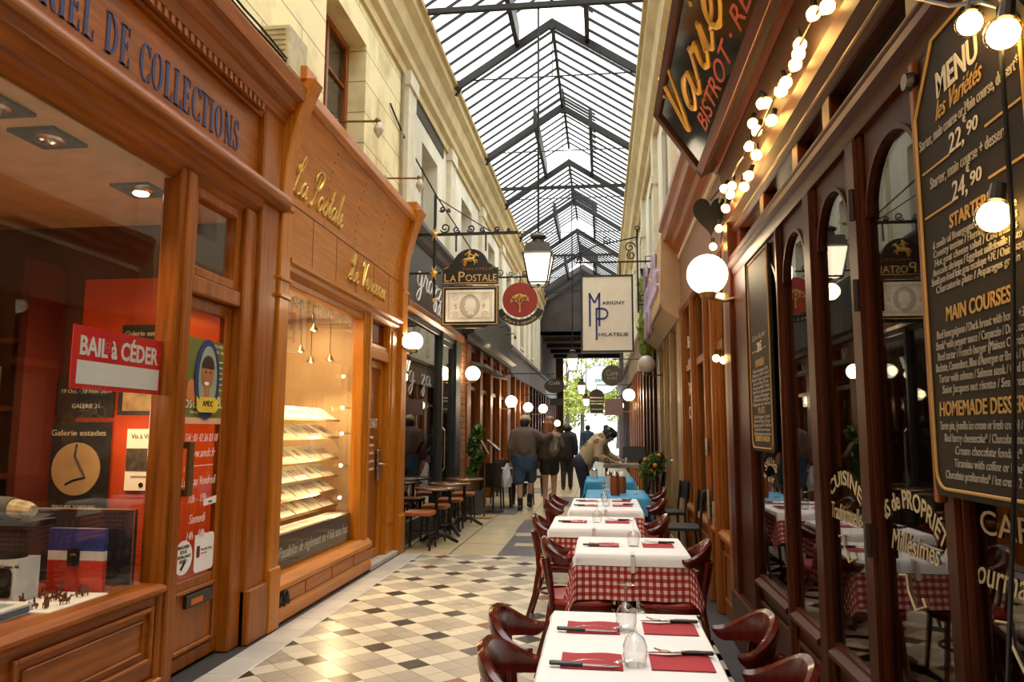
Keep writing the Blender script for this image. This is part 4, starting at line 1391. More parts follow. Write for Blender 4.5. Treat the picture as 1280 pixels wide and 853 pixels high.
# pendant spots
spots = ((-2.9, 6.55, 2.25), (-2.9, 6.96, 2.25), (-2.9, 7.28, 2.5), (-3.1, 7.72, 2.22), (-2.9, 7.75, 2.24), (-3.1, 6.2, 2.25))
HALO = emis('halogen_bulb', (1, .82, .5), 22)
for i, (x, y, z) in enumerate(spots):
    t = thing('pendant_spotlight', 'small brass cone spotlight in the lit stamp window, ' + ('lowest beside the near pilaster', 'second from the near pilaster', 'hung highest on a short cord', 'farther back, door side', 'at the glass, door side', 'deep behind the near pilaster')[i], 'spotlight', (x, y, z), 'pendant spotlights in the stamp window')
    MB().tube([(x, y, 2.76), (x, y, z + .06)], .004, 5).build('cord', BLACK, t)
    MB().lathe([(.012, .07), (.016, .05), (.045, .0), (.042, .0), (.012, .045)], 16, (x, y, z)).build('shade', BRASS, t, smooth=True)
    MB().ball((x, y, z + .008), .014, 10, 6).build('bulb', HALO, t)
    lamp('spot_beam', 'SPOT', (x, y, z - .015), 28, (1, .72, .42), .03, (0, 0, 0), 120)
for i, (y, z) in enumerate(((7.70, 2.06), (7.70, 1.73), (7.70, 1.46), (7.70, 1.13), (7.70, .80))):
    t = thing('side_spotlight', 'small clip spotlight on the door side frame of the stamp window, %s from the top' % ORD[i], 'spotlight', (-2.68, y, z), 'clip spotlights on the window frame')
    MB().tube([(-2.64, y + .05, z), (-2.70, y, z)], .008, 6).build('arm', BRASS, t)
    MB().lathe([(.012, .03), (.026, -.03), (.022, -.03), (.008, .02)], 14, (-2.71, y - .01, z), 'y').build('shade', BRASS, t)
    MB().ball((-2.71, y - .035, z), .016, 10, 6).build('bulb', HALO, t)
    lamp('spot_beam', 'SPOT', (-2.73, y - .07, z), 16, (1, .68, .32), .03, (radians(-90), 0, radians(30)), 140)
lamp('window_fill_light', 'AREA', (-3.1, 6.9, 2.74), 60, (1, .72, .42), .3, (0, 0, 0), None, 2.0)  # unseen area light added to brighten the whole window

# brass arms of the fascia lights
for i, (y, lab) in enumerate(((6.9, 'thin brass wall arm with a glass shade, above the gilt script on the oak fascia'), (8.6, 'thin brass wall arm with a glass shade, above the far end of the oak fascia'))):
    t = thing('wall_arm_lamp', lab, 'wall lamp', (-2.6, y, 4.55), 'brass fascia lights')
    MB().tube([(-2.6, y, 4.55), (-2.17, y, 4.535)], .012, 8).lathe([(.035, 0), (.035, .015), (0, .015)], 12, (-2.6, y, 4.55), 'x').build('arm', DBRASS, t)
    MB().ball((-2.17, y, 4.54), .03, 12, 8).build('joint', DBRASS, t)
    MB().lathe([(.02, 0), (.05, -.06), (.048, -.09), (.0, -.17), ], 14, (-2.16, y, 4.52)).build('shade', mat('frosted_shade', (.55, .48, .36), .3, 0, .1), t, smooth=True)

# ------------------------------------------------------------------ shop 3: the charcoal restaurant front
s3 = thing('shopfront', 'charcoal shopfront with white looping letters on its fascia, bistro tables standing before it', 'shopfront', (-2.55, 11.4, 0), 'shopfronts along the arcade')
MB().box(-2.7, -2.52, 9.36, 13.4, 3.2, 4.1).build('fascia', CHAR, s3)
MB().prism([(-2.7, 4.08), (-2.5, 4.08), (-2.47, 4.14), (-2.42, 4.18), (-2.38, 4.26), (-2.38, 4.32), (-2.7, 4.34)], 'y', 9.36, 13.4).build('cornice', CHAR, s3)
MB().prism([(-2.7, 3.08), (-2.52, 3.08), (-2.47, 3.12), (-2.47, 3.19), (-2.50, 3.22), (-2.7, 3.22)], 'y', 9.4, 13.4).build('architrave', W_BY, s3)
f = MB()
for a, b in ((9.36, 9.5), (11.78, 11.86), (12.95, 13.4)):
    f.box(-2.66, -2.53, a, b, 0, 3.1)
f.box(-2.66, -2.56, 9.5, 13.0, 0, .3)
f.box(-2.62, -2.56, 9.5, 13.0, 3.0, 3.1)
f.build('window_frame', CHAR, s3, bevel=.008)
MB().box(-2.605, -2.598, 9.5, 11.78, .3, 3.0).build('window_glass', glass('charcoal_front_glass', (.6, .6, .6), 1.6), s3)
d = frame_mb(MB(), 'x', 11.86, 12.95, .02, 3.0, .09, -2.64, -2.58).build('door', CHAR, s3)
MB().box(-2.612, -2.604, 11.92, 12.9, .1, 2.92).build('door_glass', glass('charcoal_front_glass'), d)
MB().tube([(-2.58, 12.02, .85), (-2.53, 12.02, .9), (-2.53, 12.02, 1.5), (-2.58, 12.02, 1.55)], .016, 8).build('handle', STEEL, d)
L = script_word(MB(), 'grazza', .21, (-2.517, 9.95, 3.50), UY, UZ, .013, .15, 2.0).text('RESTAURANT', .10, (-2.517, 11.2, 3.27), UY, UZ, .002, 'LEFT', fit=1.0)
L.build('lettering', WL, s3)
script_word(MB(), 'g  za', .16, (-2.592, 9.9, 2.15), UY, UZ, .008, .1, 1.35).build('window_lettering', mat('faded_white', (.4, .39, .37), .6), s3)
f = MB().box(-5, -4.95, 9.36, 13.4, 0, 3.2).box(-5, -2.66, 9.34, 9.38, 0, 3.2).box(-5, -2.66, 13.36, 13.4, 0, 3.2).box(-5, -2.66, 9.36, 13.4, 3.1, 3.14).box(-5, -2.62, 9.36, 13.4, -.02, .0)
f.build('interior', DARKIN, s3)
MB().box(-4.94, -4.9, 10.2, 12.4, 1.7, 2.4).build('interior_shelf', W_BZ, s3)

def globe_lamp(x, y, z, r, lab, side, mt=None, group='white globe lamps along the arcade', lit=14):
    t = thing('globe_lamp', lab, 'wall lamp', (x, y, z), group)
    MB().ball((x, y, z), r, 24, 16).build('globe', mt or GLOBE, t, smooth=True)
    xw = x + side * .32 if False else side
    m = MB().lathe([(.0, -r - .03), (.05, -r - .03), (.06, -r + .012), (.03, -r + .03)], 16, (x, y, z))
    m.tube([(x, y, z - r - .02), ((x + xw) / 2, y, z - r - .05), (xw, y, z - r - .02)], .013, 8)
    m.lathe([(.05, -.012), (.05, .012), (0, .012)], 14, (xw, y, z - r - .02), 'x')
    m.build('bracket', DBRASS, t)
    if lit:
        lamp('globe_glow', 'POINT', (x, y - r - .06, z), lit, (1, .72, .4), r * .6)
    return t

globe_lamp(-2.43, 9.52, 2.655, .12, 'glowing white globe lamp where the oak front meets the charcoal front', -2.55)
globe_lamp(-2.33, 13.5, 2.53, .135, 'glowing white globe lamp on the brick pier beyond the charcoal front', -2.58)

# bistro tables and stools in front
def bistro_table(x, y):
    t = thing('bistro_table', '', 'table', (x, y, 0), 'bistro tables before the charcoal front')
    MB().lathe([(0, .715), (.29, .715), (.30, .725), (.30, .738), (.29, .745), (0, .745)], 36, (x, y, 0)).build('tabletop', mat('bistro_wood', (.10, .04, .018), .2, 0, .2, 4), t, smooth=True)
    MB().lathe([(.302, .722), (.305, .73), (.302, .74), (.299, .74), (.299, .722)], 36, (x, y, 0)).build('edge_band', BRASS, t)
    MB().lathe([(.02, .72), (.09, .71), (.03, .68), (.022, .6), (.028, .3), (.04, .16), (.06, .10), (.03, .06), (0, .06)], 16, (x, y, 0)).build('column', IRON, t, smooth=True)
    m = MB()
    for k_ in range(3):
        a = k_ * 2 * pi / 3 + .4
        m.tube([(x, y, .12), (x + .12 * cos(a), y + .12 * sin(a), .12), (x + .24 * cos(a), y + .24 * sin(a), .045), (x + .30 * cos(a), y + .30 * sin(a), .018)], [.035, .03, .026, .018], 8)
    m.build('foot', IRON, t)
    return t
pt = bistro_table(-2.20, 10.0)
pt['label'] = 'round bistro table next to the oak shopfront, first of three'
dup(pt, (-2.20, 10.9, 0), .8, 'round bistro table in the middle of the three by the charcoal front')
dup(pt, (-2.18, 11.95, 0), 1.7, 'round bistro table near the brass menu stand, last of three')
LEATH = mat('tan_leather', (.40, .12, .03), .35, 0, .12)
def stool(x, y):
    t = thing('stool', '', 'stool', (x, y, 0), 'tan leather stools before the charcoal front')
    m = MB().prism(rect(.36, .36, x, y, .05), 'z', .42, .475)
    m.build('seat', LEATH, t, smooth=True, bevel=.018, seg=2)
    for sx_ in (-1, 1):
        for sy_ in (-1, 1):
            MB().tube([(x + sx_ * .15, y + sy_ * .15, .42), (x + sx_ * .17, y + sy_ * .17, 0)], .014, 8).build('leg', IRON, t)
    MB().tube([(x - .16, y - .16, .2), (x + .16, y - .16, .2), (x + .16, y + .16, .2), (x - .16, y + .16, .2)], .009, 6, True).build('stretcher', IRON, t)
    return t
ps = stool(-2.32, 9.58)
ps['label'] = 'tan leather stool beside the oak shopfront, first in the row'
for y, lab in ((10.42, 'tan leather stool between the first two bistro tables'), (11.42, 'tan leather stool between the second and third bistro tables'), (12.5, 'tan leather stool at the far end of the bistro tables')):
    dup(ps, (-2.30, y, 0), 0, lab)

# ------------------------------------------------------------------ shop 4 and the rest of the left side
BRICK = mat('brick_orange', (.32, .13, .045), .8, 0, .35, 9)
s4 = thing('shopfront', 'amber wood restaurant front under a black fascia with small spotlights, dark tables outside', 'shopfront', (-2.55, 17, 0), 'shopfronts along the arcade')
m = MB()
z = 0
while z < 3.25:
    off = .09 if int(z / .11) % 2 else 0
    for a, b in ((13.42, 13.58 + off), (13.59 + off, 13.88)):
        m.box(-2.7, -2.53, a, b - .008, z, z + .10)
    z += .11
m.build('brick_pier', BRICK, s4)
MB().prism([(-2.7, 3.15), (-2.42, 3.15), (-2.42, 3.24), (-2.30, 3.28), (-2.30, 3.36), (-2.44, 3.40), (-2.46, 4.3), (-2.7, 4.3)], 'y', 13.42, 20.4).build('fascia', BLACK, s4)
MB().box(-2.47, -2.415, 13.42, 20.4, 3.22, 3.26).build('gilt_edge', W_BY, s4)
for a, b in ((13.9, 14.3), (15.4, 15.75), (16.9, 17.25), (18.4, 18.7), (20.0, 20.4)):
    MB().box(-2.68, -2.50, a, b, 0, 3.15).box(-2.68, -2.47, a - .02, b + .02, 0, .3).build('pilaster', W_RZ, s4, bevel=.01)
for a, b in ((14.3, 15.4), (15.75, 16.9), (17.25, 18.4), (18.7, 20.0)):
    f = MB().box(-2.66, -2.6, a, b, 0, .7)
    frame_mb(f, 'x', a, b, .7, 3.15, .07, -2.64, -2.58)
    f.box(-2.64, -2.58, a, b, 2.3, 2.38)
    wf = f.build('window_frame', W_RZ, s4)
    MB().box(-2.615, -2.607, a + .05, b - .05, .75, 3.1).build('window_glass', glass('brown_glass', (.55, .42, .3), 1), wf)
for a in (14.32, 15.78, 17.28):
    MB().prism([(-2.60, 2.86), (-2.22, 2.78), (-2.22, 2.72), (-2.60, 2.78)], 'y', a, a + 1.05).build('awning_box', mat('grey_awning', (.12, .11, .10), .6), s4)
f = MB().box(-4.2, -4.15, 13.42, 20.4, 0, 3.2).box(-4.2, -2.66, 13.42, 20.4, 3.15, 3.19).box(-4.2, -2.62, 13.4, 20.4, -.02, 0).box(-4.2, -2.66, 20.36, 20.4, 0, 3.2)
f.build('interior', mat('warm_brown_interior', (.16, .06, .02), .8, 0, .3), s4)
for y in (14.9, 16.4, 17.9, 19.3):
    sp = MB().tube([(-2.45, y, 3.98), (-2.25, y, 4.02), (-2.22, y, 3.95)], .012, 6).build('spot_arm', IRON, s4)
    MB().lathe([(.02, .03), (.045, -.04), (.0, -.04)], 12, (-2.22, y, 3.92)).build('spot_head', IRON, sp)
    lamp('fascia_spot', 'SPOT', (-2.24, y, 3.86), 10, (1, .72, .36), .03, (0, radians(-24), 0), 75)
lamp('interior_lamp', 'POINT', (-3.3, 15.2, 2.5), 30, (1, .5, .16), .12)  # unseen warm lights added inside this front, here and next line
lamp('interior_lamp', 'POINT', (-3.3, 18.2, 2.5), 30, (1, .5, .16), .12)

def far_front(y0, y1, side, mw_, mf, lab, letters=None):
    """a shopfront farther down the arcade: pilasters, fascia, glazed bays"""
    s = -1 if side == 'l' else 1
    xf = -2.55 if s < 0 else 1.0
    X = lambda d: xf - s * d         # d metres out from the front plane
    def bx(m, d0, d1, *r):
        a, b = sorted((X(d0), X(d1)))
        m.box(a, b, *r)
    t = thing('shopfront', lab, 'shopfront', (xf, (y0 + y1) / 2, 0), 'shopfronts along the arcade')
    m = MB()
    bx(m, -.1, .06, y0, y1, 3.1, 3.75)
    bx(m, -.1, .13, y0, y1, 3.75, 3.85)
    bx(m, -.1, .10, y0, y1, 3.05, 3.12)
    m.build('fascia', mf, t)
    n = max(2, round((y1 - y0) / 1.3))
    for i in range(n + 1):
        yy = y0 + (y1 - y0 - .24) * i / n
        m = MB()
        bx(m, -.1, .05, yy, yy + .24, 0, 3.08)
        bx(m, -.1, .07, yy - .01, yy + .25, 0, .35)
        m.build('pilaster', mw_, t, bevel=.008)
    for i in range(n):
        a = y0 + (y1 - y0 - .24) * i / n + .24
        b = y0 + (y1 - y0 - .24) * (i + 1) / n
        m, g = MB(), MB()
        bx(m, -.08, 0, a, b, 0, .55)
        bx(m, -.06, -.01, a, b, 2.35, 2.43)
        bx(m, -.06, -.01, (a + b) / 2 - .025, (a + b) / 2 + .025, .55, 3.06)
        bx(g, -.045, -.04, a, b, .55, 3.06)
        wf = m.build('window_frame', mw_, t)
        g.build('window_glass', glass('far_glass', (.6, .55, .48), 1.1), wf)
    m = MB()
    bx(m, -1.6, -1.55, y0, y1, 0, 3.1)
    bx(m, -1.6, -.1, y0, y1, 3.1, 3.14)
    bx(m, -1.6, -.1, y0, y1, -.02, 0)
    bx(m, -1.6, -.1, y1 - .04, y1, 0, 3.1)
    m.build('interior', mat('warm_brown_interior', (.16, .06, .02), .8, 0, .3), t)
    lamp('interior_lamp', 'POINT', (X(-.9), (y0 + y1) / 2, 2.5), 22, (1, .6, .28), .12)  # unseen point light added to warm the interior
    return t
far_front(20.4, 26, 'l', W_RZ, mat('grey_violet_fascia', (.12, .11, .115), .5), 'brown shopfront with a grey fascia following the one with the black fascia')
far_front(26, 34, 'l', W_DZ, mat('dull_brown_fascia', (.10, .05, .03), .5), 'dark brown shopfront beyond the grey fascia, past the couple walking away')
far_front(34, 42.6, 'l', W_RZ, BLACK, 'last amber shopfront before the street, on the stamp shop side')
# ================================================================== RIGHT SIDE
r1 = thing('shopfront', 'dark mahogany restaurant front with arched panes, painted lettering and a tilted sign above', 'shopfront', (1.0, 3, 0), 'shopfronts along the arcade')
posts = [(5.05, 5.72), (4.15, 4.25), (3.49, 3.66), (2.86, 3.02), (2.20, 2.33), (1.1, 1.25), (.1, .25), (-1, -.85)]
for i, (a, b) in enumerate(posts):
    f = MB().box(.975, 1.08, a, b, 0, 2.62).box(.962, 1.08, a + .025, b - .025, .02, 2.62)
    if i == 0:
        f.box(.93, 1.08, 5.52, 5.72, 0, 3.1).box(.92, 1.08, 5.02, 5.74, 0, .38)
    f.build('post', W_DZ, r1, bevel=.01)
for i in range(len(posts) - 1):
    f, pn, sil, g = MB(), MB(), MB(), MB()
    a, b = posts[i + 1][1], posts[i][0]
    f.box(1.0, 1.06, a, b, 0, .53)
    pn = frame_mb(pn, 'x', a + .03, b - .03, .10, .45, .03, .982, 1.0)
    sil.prism([(1.06, .52), (.99, .52), (.955, .545), (.955, .565), (.985, .585), (.985, .60), (1.06, .61)], 'y', a, b)
    g.box(1.001, 1.007, a, b, .6, 2.62)
    # arched head of the pane
    c_, hw, zs = (a + b) / 2, (b - a) / 2 - .015, 2.53 - min((b - a) / 2 - .015, .24)
    rz = 2.53 - zs
    top = [(c_ + hw * cos(pi * q / 16), zs + rz * sin(pi * q / 16)) for q in range(17)]
    for q in range(16):
        (p0, q0), (p1, q1) = top[q], top[q + 1]
        f.prism([(p0, q0), (p0, 2.64), (p1, 2.64), (p1, q1)], 'x', .99, 1.05)
        f.prism([(p0 * 1, q0), (c_ + (p0 - c_) * .93, zs + (q0 - zs) * .93), (c_ + (p1 - c_) * .93, zs + (q1 - zs) * .93), (p1, q1)], 'x', .98, 1.04)
    af = f.build('arched_frame', W_DZ, r1)
    pn.build('panel_moulding', W_DY, af, bevel=.005)
    sil.build('window_sill', W_DY, af)
    g.build('window_glass', GLASSR, af)
for z in (1.05, 1.95, 2.3):
    MB().tube([(.958, 2.915, z), (.958, 2.915, z + .12)], .012, 8).build('hinge', IRON, r1)
# entablature: moulding, transom band, bulb board, soffit
MB().prism([(1.06, 2.62), (.97, 2.62), (.955, 2.64), (.95, 2.67), (.925, 2.685), (.925, 2.715), (.945, 2.725), (.935, 2.745), (.935, 2.76), (1.06, 2.765)], 'y', -2, 5.55).build('main_moulding', W_DY, r1, smooth=True, angle=30)
f = MB()
for a in (5.35, 4.55, 3.75, 3.22, 2.3, 1.3, .2):
    f.box(.985, 1.05, a, a + .11, 2.76, 2.96)
f.prism([(1.06, 2.94), (.985, 2.94), (.96, 2.965), (.96, 2.985), (1.06, 2.99)], 'y', -2, 5.55)
f.build('transom_frame', W_DY, r1, bevel=.006)
MB().box(1.03, 1.036, -2, 5.5, 2.76, 2.95).build('transom_glass', GLASSR, r1)
MB().prism([(1.06, 2.985), (.975, 2.985), (.93, 3.03), (.915, 3.10), (.93, 3.11), (1.06, 3.0)], 'y', -2, 5.6).build('bulb_board', W_DY, r1)
MB().prism([(.97, 3.05), (.885, 3.46), (.93, 3.5), (1.06, 3.1)], 'y', -2, 5.6).build('soffit', mat('dark_soffit', (.035, .011, .005), .6, 0, .2), r1)
MB().prism([(.90, 3.44), (.875, 3.42), (.855, 3.45), (.84, 3.44), (.825, 3.47), (.805, 3.45), (.79, 3.42), (.775, 3.44), (.80, 3.50), (.93, 3.52)], 'y', -2, 5.62).build('upper_moulding', W_DY, r1, smooth=True, angle=30)
# tilted sign panel
p0, p1 = Vector((.79, 0, 3.43)), Vector((.44, 0, 3.95))
dv = (p1 - p0)
Lp = dv.length
du = dv / Lp
nrm = Vector((-du.z, 0, du.x))          # facing the passage, downwards
if nrm.x > 0:
    nrm = -nrm
MB().prism([(p0.x, p0.z), (p1.x, p1.z), (p1.x + .06, p1.z + .04), (.95, 4.0), (.95, 3.5)], 'y', -2, 5.66).build('sign_box', BLACK, r1)
sgn = structure('x', (0, 0, 0)) if False else None
fr = MB()
for a, b in ((0, .07), (Lp - .06, Lp)):
    c_ = p0 + du * ((a + b) / 2) + nrm * .012
    fr.obox((c_.x, 1.83, c_.z), du * ((b - a) / 2), (0, 3.83, 0), nrm * .014)
c_ = p0 + du * (Lp / 2) + nrm * .012
fr.obox((c_.x, 5.62, c_.z), du * Lp / 2, (0, .045, 0), nrm * .014)
fr.build('sign_frame', W_DY, r1, bevel=.004)
c_ = p0 + du * (Lp / 2) + nrm * .003
MB().obox((c_.x, 1.83, c_.z), du * (Lp / 2 - .06), (0, 3.75, 0), nrm * .002).build('sign_glass', mat('black_sign_glass', (.02, .022, .022), .08, 0, .3, 2), r1)
def on_sign(s, y):
    q = p0 + du * s + nrm * .006
    return Vector((q.x, y, q.z))
L = script_word(MB(), 'Variétés', .155, on_sign(.26, 5.45), NY, tuple(du), .017, .3, 2.7)
L.build('gilt_lettering', mat('sign_gold', (.62, .36, .06), .4, .2, .2), r1)
L = MB().text('BISTROT · RESTAURANT', .16, on_sign(.11, 5.0), NY, tuple(du), .003, 'LEFT', shear=.2, fit=3.0)
L.build('red_lettering', mat('sign_red_letter', (.42, .06, .03), .5), r1)
# lettering painted on the panes
PL = mat('pane_lettering', (.50, .40, .22), .6)
L = MB()
L.text('CUISINE', .085, (.998, 3.30, 1.28), NY, UZ, .001, arc=.30, fit=.40, bold=.01)
L.text('Traditionnelle', .10, (.998, 3.30, 1.13), NY, UZ, .001, shear=.4, fit=.38)
L.text('VINS de PROPRIÉTÉ', .085, (.998, 2.65, 1.25), NY, UZ, .001, arc=.36, fit=.62, bold=.01)
L.text('Millésimes', .10, (.998, 2.62, 1.10), NY, UZ, .001, shear=.4, fit=.38)
L.text('SALLES', .07, (.998, 4.68, 1.30), NY, UZ, .001, arc=.25, fit=.3, bold=.01)
L.text('au 1er', .06, (.998, 4.68, 1.20), NY, UZ, .001, shear=.4)
L.text('CAFÉ', .09, (.998, 2.02, 1.235), NY, UZ, .001, fit=.30)
L.text('gourmand', .10, (.998, 2.06, 1.10), NY, UZ, .001, shear=.4, fit=.4)
for yy, zz in ((3.30, 1.0), (2.65, .96), (2.02, .96)):
    L.tube([(.996, yy + .1, zz + .06), (.996, yy + .04, zz + .07), (.996, yy + .03, zz + .02), (.996, yy - .02, zz - .03), (.996, yy - .1, zz - .0), (.996, yy - .08, zz + .02)], .004, 5)
L.build('pane_lettering', PL, r1)
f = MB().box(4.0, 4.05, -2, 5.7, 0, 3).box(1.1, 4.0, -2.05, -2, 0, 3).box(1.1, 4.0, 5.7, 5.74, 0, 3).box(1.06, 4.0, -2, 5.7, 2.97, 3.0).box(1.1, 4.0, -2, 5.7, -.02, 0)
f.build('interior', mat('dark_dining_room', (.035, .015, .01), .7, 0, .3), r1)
for i, (x, y, z) in enumerate(((2.2, 4.6, 1.75), (3.2, 3.9, 1.9), (2.9, 5.2, 1.6))):
    t = thing('table_lamp', 'small glowing lamp inside the dark dining room, ' + ('beside the panes', 'deepest in the room', 'behind the narrow menu board')[i], 'lamp', (x, y, z), 'lamps inside the mahogany restaurant')
    MB().lathe([(.05, .10), (.09, 0), (.085, 0), (.045, .10)], 16, (x, y, z)).build('lamp_shade', emis('amber_shade', (1, .62, .25), 3), t)
    MB().lathe([(.01, -.25), (.012, .02), (0, .02)], 10, (x, y, z)).lathe([(.06, -.27), (.06, -.25), (0, -.25)], 14, (x, y, z)).build('base', BRASS, t)
    MB().box(x - .25, x + .25, y - .25, y + .25, z - .30, z - .27).box(x - .2, x + .2, y - .2, y + .2, 0, z - .30).build('stand_cabinet', W_DZ, t)

# the two menu boards
BOARD = mat('slate_brown_board', (.020, .014, .009), .6, 0, .25, 3, spec=.15)
CHALK = mat('chalk_lettering', (.36, .32, .26), .8)
CHALKY = mat('orange_chalk', (.48, .28, .08), .8)
CHALKW = mat('bright_chalk', (.62, .56, .44), .8)
def menu_board(t, xf, yl, wd, z0, z1, lines, rows, cut=.18):
    """board facing the passage: left edge (as read) at y=yl, running towards the camera"""
    yr = yl - wd
    h2 = (z1 - z0) / 2
    def outline(d, r):
        c_ = cut
        o_ = [q for q in rect(wd - d, z1 - z0 - d, 0, 0, r) if q[1] < 0]
        o_ = sorted([q for q in o_ if q[0] < 0], key=lambda q: (-q[1], q[0])) + sorted([q for q in o_ if q[0] > 0], key=lambda q: (q[1], q[0]))
        return o_ + [(wd / 2 - d / 2, h2 - d / 2 - c_), (wd / 2 - d / 2 - c_ * .75, h2 - d / 2), (-wd / 2 + d / 2 + c_ * .75, h2 - d / 2), (-wd / 2 + d / 2, h2 - d / 2 - c_)]
    MB().plate(outline(0, .03), (xf, (yl + yr) / 2, (z0 + z1) / 2), NY, UZ, .016).build('board', BOARD, t)
    m = MB()
    o = [(xf - .019, (yl + yr) / 2 - p, (z0 + z1) / 2 + q) for p, q in outline(.04, .05)]
    m.tube(o, .0045, 6, True)
    m.build('painted_border', CHALKY, t)
    mats = {'w': CHALKW, 'c': CHALK, 'o': CHALKY}
    bl = {k_: MB() for k_ in mats}
    for key, txt, z, h, fit, off, kw in lines:
        bl[key].text(txt, h, (xf - .018, (yl + yr) / 2 - off, z), NY, UZ, .001, fit=fit, **kw)
    for y0, y1, z in rows:
        bl['o'].box(xf - .019, xf - .017, min(y0, y1), max(y0, y1), z - .003, z + .003)
    for k_, nm in (('w', 'price_lettering'), ('c', 'dish_lettering'), ('o', 'heading_lettering')):
        if bl[k_].v:
            bl[k_].build(nm, mats[k_], t)
bg_ = thing('menu_board', 'big chalk menu board with MENU in bold white letters, its lower corner rounded', 'menu board', (.94, 1.95, 1.31), 'chalk menus on the mahogany restaurant')
S_ = dict(shear=.12)
rowz = [('w', 'MENU', 2.425, .10, .23, -.02, dict(bold=.02)), ('o', 'les Variétés', 2.365, .075, .26, -.02, dict(shear=.5)),
        ('c', 'Starter, main course or Main course, dessert*', 2.315, .046, .53, 0, S_), ('w', '22,', 2.245, .075, .085, -.045, dict(shear=.15)), ('w', '90', 2.255, .05, .055, .045, dict(shear=.15)), ('w', '€', 2.295, .03, .02, .008, dict(shear=.15)),
        ('c', 'Starter, main course + dessert*', 2.185, .046, .42, .0, S_), ('w', '24,', 2.112, .075, .085, -.045, dict(shear=.15)), ('w', '90', 2.122, .05, .055, .045, dict(shear=.15)), ('w', '€', 2.162, .03, .02, .008, dict(shear=.15)),
        ('o', 'STARTERS', 2.045, .052, .22, .0, dict(bold=.015, shear=.1))]
for q, s_ in enumerate(('6 snails of Bourgogne / Egg mayonnaise', 'Country terrine / Herring and potatoes', 'Hot goat cheese salad / Cod fritters', 'Avocado shrimps / Eggplant millefeuille pesto', 'Small pan-fried foie gras escalope +7€ / Onion soup', 'Charcuterie plate / Asparagus gratin')):
    rowz.append(('c', s_, 2.012 - q * .0255, .030, .30 + .0035 * len(s_), 0, S_))
rowz.append(('o', 'MAIN COURSES', 1.80, .055, .33, 0, dict(bold=.015, shear=.1)))
for q, s_ in enumerate(('Beef bourguignon / Duck breast with honey +3€', 'Steak* with pepper sauce / Carpaccio / Duck confit', 'Beef tartar / French burger (Maison Charolais)', "Raclette, Camembert, Bleu d'Auvergne or Brebis / Veggie", 'Tartar with salmon / Salmon steak / Cod fillet', 'Saint Jacques nut risotto / Sea bream')):
    rowz.append(('c', s_, 1.758 - q * .0305, .032, .30 + .0035 * len(s_), 0, S_))
rowz.append(('o', 'HOMEMADE DESSERTS', 1.545, .055, .48, 0, dict(bold=.015, shear=.1)))
for q, s_ in enumerate(('Tarte pie, (vanilla ice cream or fresh cream) / Crème', 'Red berry cheesecake* / Chocolate mousse', 'Cream chocolate fondant*', 'Tiramisu with coffee or lime*', 'Chocolate profiteroles* / Ice cream 2 scoops')):
    rowz.append(('c', s_, 1.507 - q * .033, .032, (.30 if len(s_) > 36 else .24) + .0035 * len(s_), 0, S_))
menu_board(bg_, .955, 2.285, .60, 1.325, 2.62, rowz, [(2.24, 2.07, 2.243), (1.88, 1.72, 2.243), (2.24, 2.07, 2.112), (1.88, 1.72, 2.112)])
MB().box(.945, .975, 2.288, 2.318, 1.30, 2.62).build('side_frame', W_RZ, bg_, bevel=.004)
MB().lathe([(0, -.02), (.025, -.02), (.03, 0), (.02, .02), (0, .02)], 14, (.945, 2.303, 2.56), 'x').build('fixing_knob', BLACK, bg_)
sm_ = thing('menu_board', 'narrow chalk menu board with small white lines in the bay beside the corner post', 'menu board', (.98, 4.7, 1.38), 'chalk menus on the mahogany restaurant')
rowz = [('c', 'Carte du jour', 2.07, .05, .4, 0, dict(shear=.3)), ('w', '20€', 1.99, .085, .14, 0, dict(bold=.01)), ('o', 'ENTRÉES', 1.90, .06, .24, 0, dict(bold=.015))]
for q in range(9):
    rowz.append(('c', ('Terrine de campagne / Oeuf', 'Salade de chèvre chaud', 'Soupe à l oignon gratinée', 'Avocat crevettes / Hareng', 'Foie gras poêlé / Pesto', 'Assiette de charcuterie', 'Escargots de Bourgogne', 'Millefeuille aubergine', 'Beignets de morue')[q], 1.865 - q * .026, .032, .44 + .03 * (q % 3), 0, S_))
rowz.append(('o', 'PLATS', 1.61, .055, .18, 0, dict(bold=.015)))
for q in range(5):
    rowz.append(('c', ('Boeuf bourguignon / Canard', 'Tartare de boeuf / Burger', 'Saumon grillé / Risotto', 'Confit de canard maison', 'Steak sauce au poivre')[q], 1.58 - q * .026, .032, .44 + .03 * (q % 3), 0, S_))
rowz.append(('o', 'DESSERTS MAISON', 1.44, .045, .40, 0, dict(bold=.015)))
menu_board(sm_, .985, 5.04, .62, 1.38, 2.6, rowz, [(4.95, 4.83, 2.0), (4.66, 4.54, 2.0)], .02)

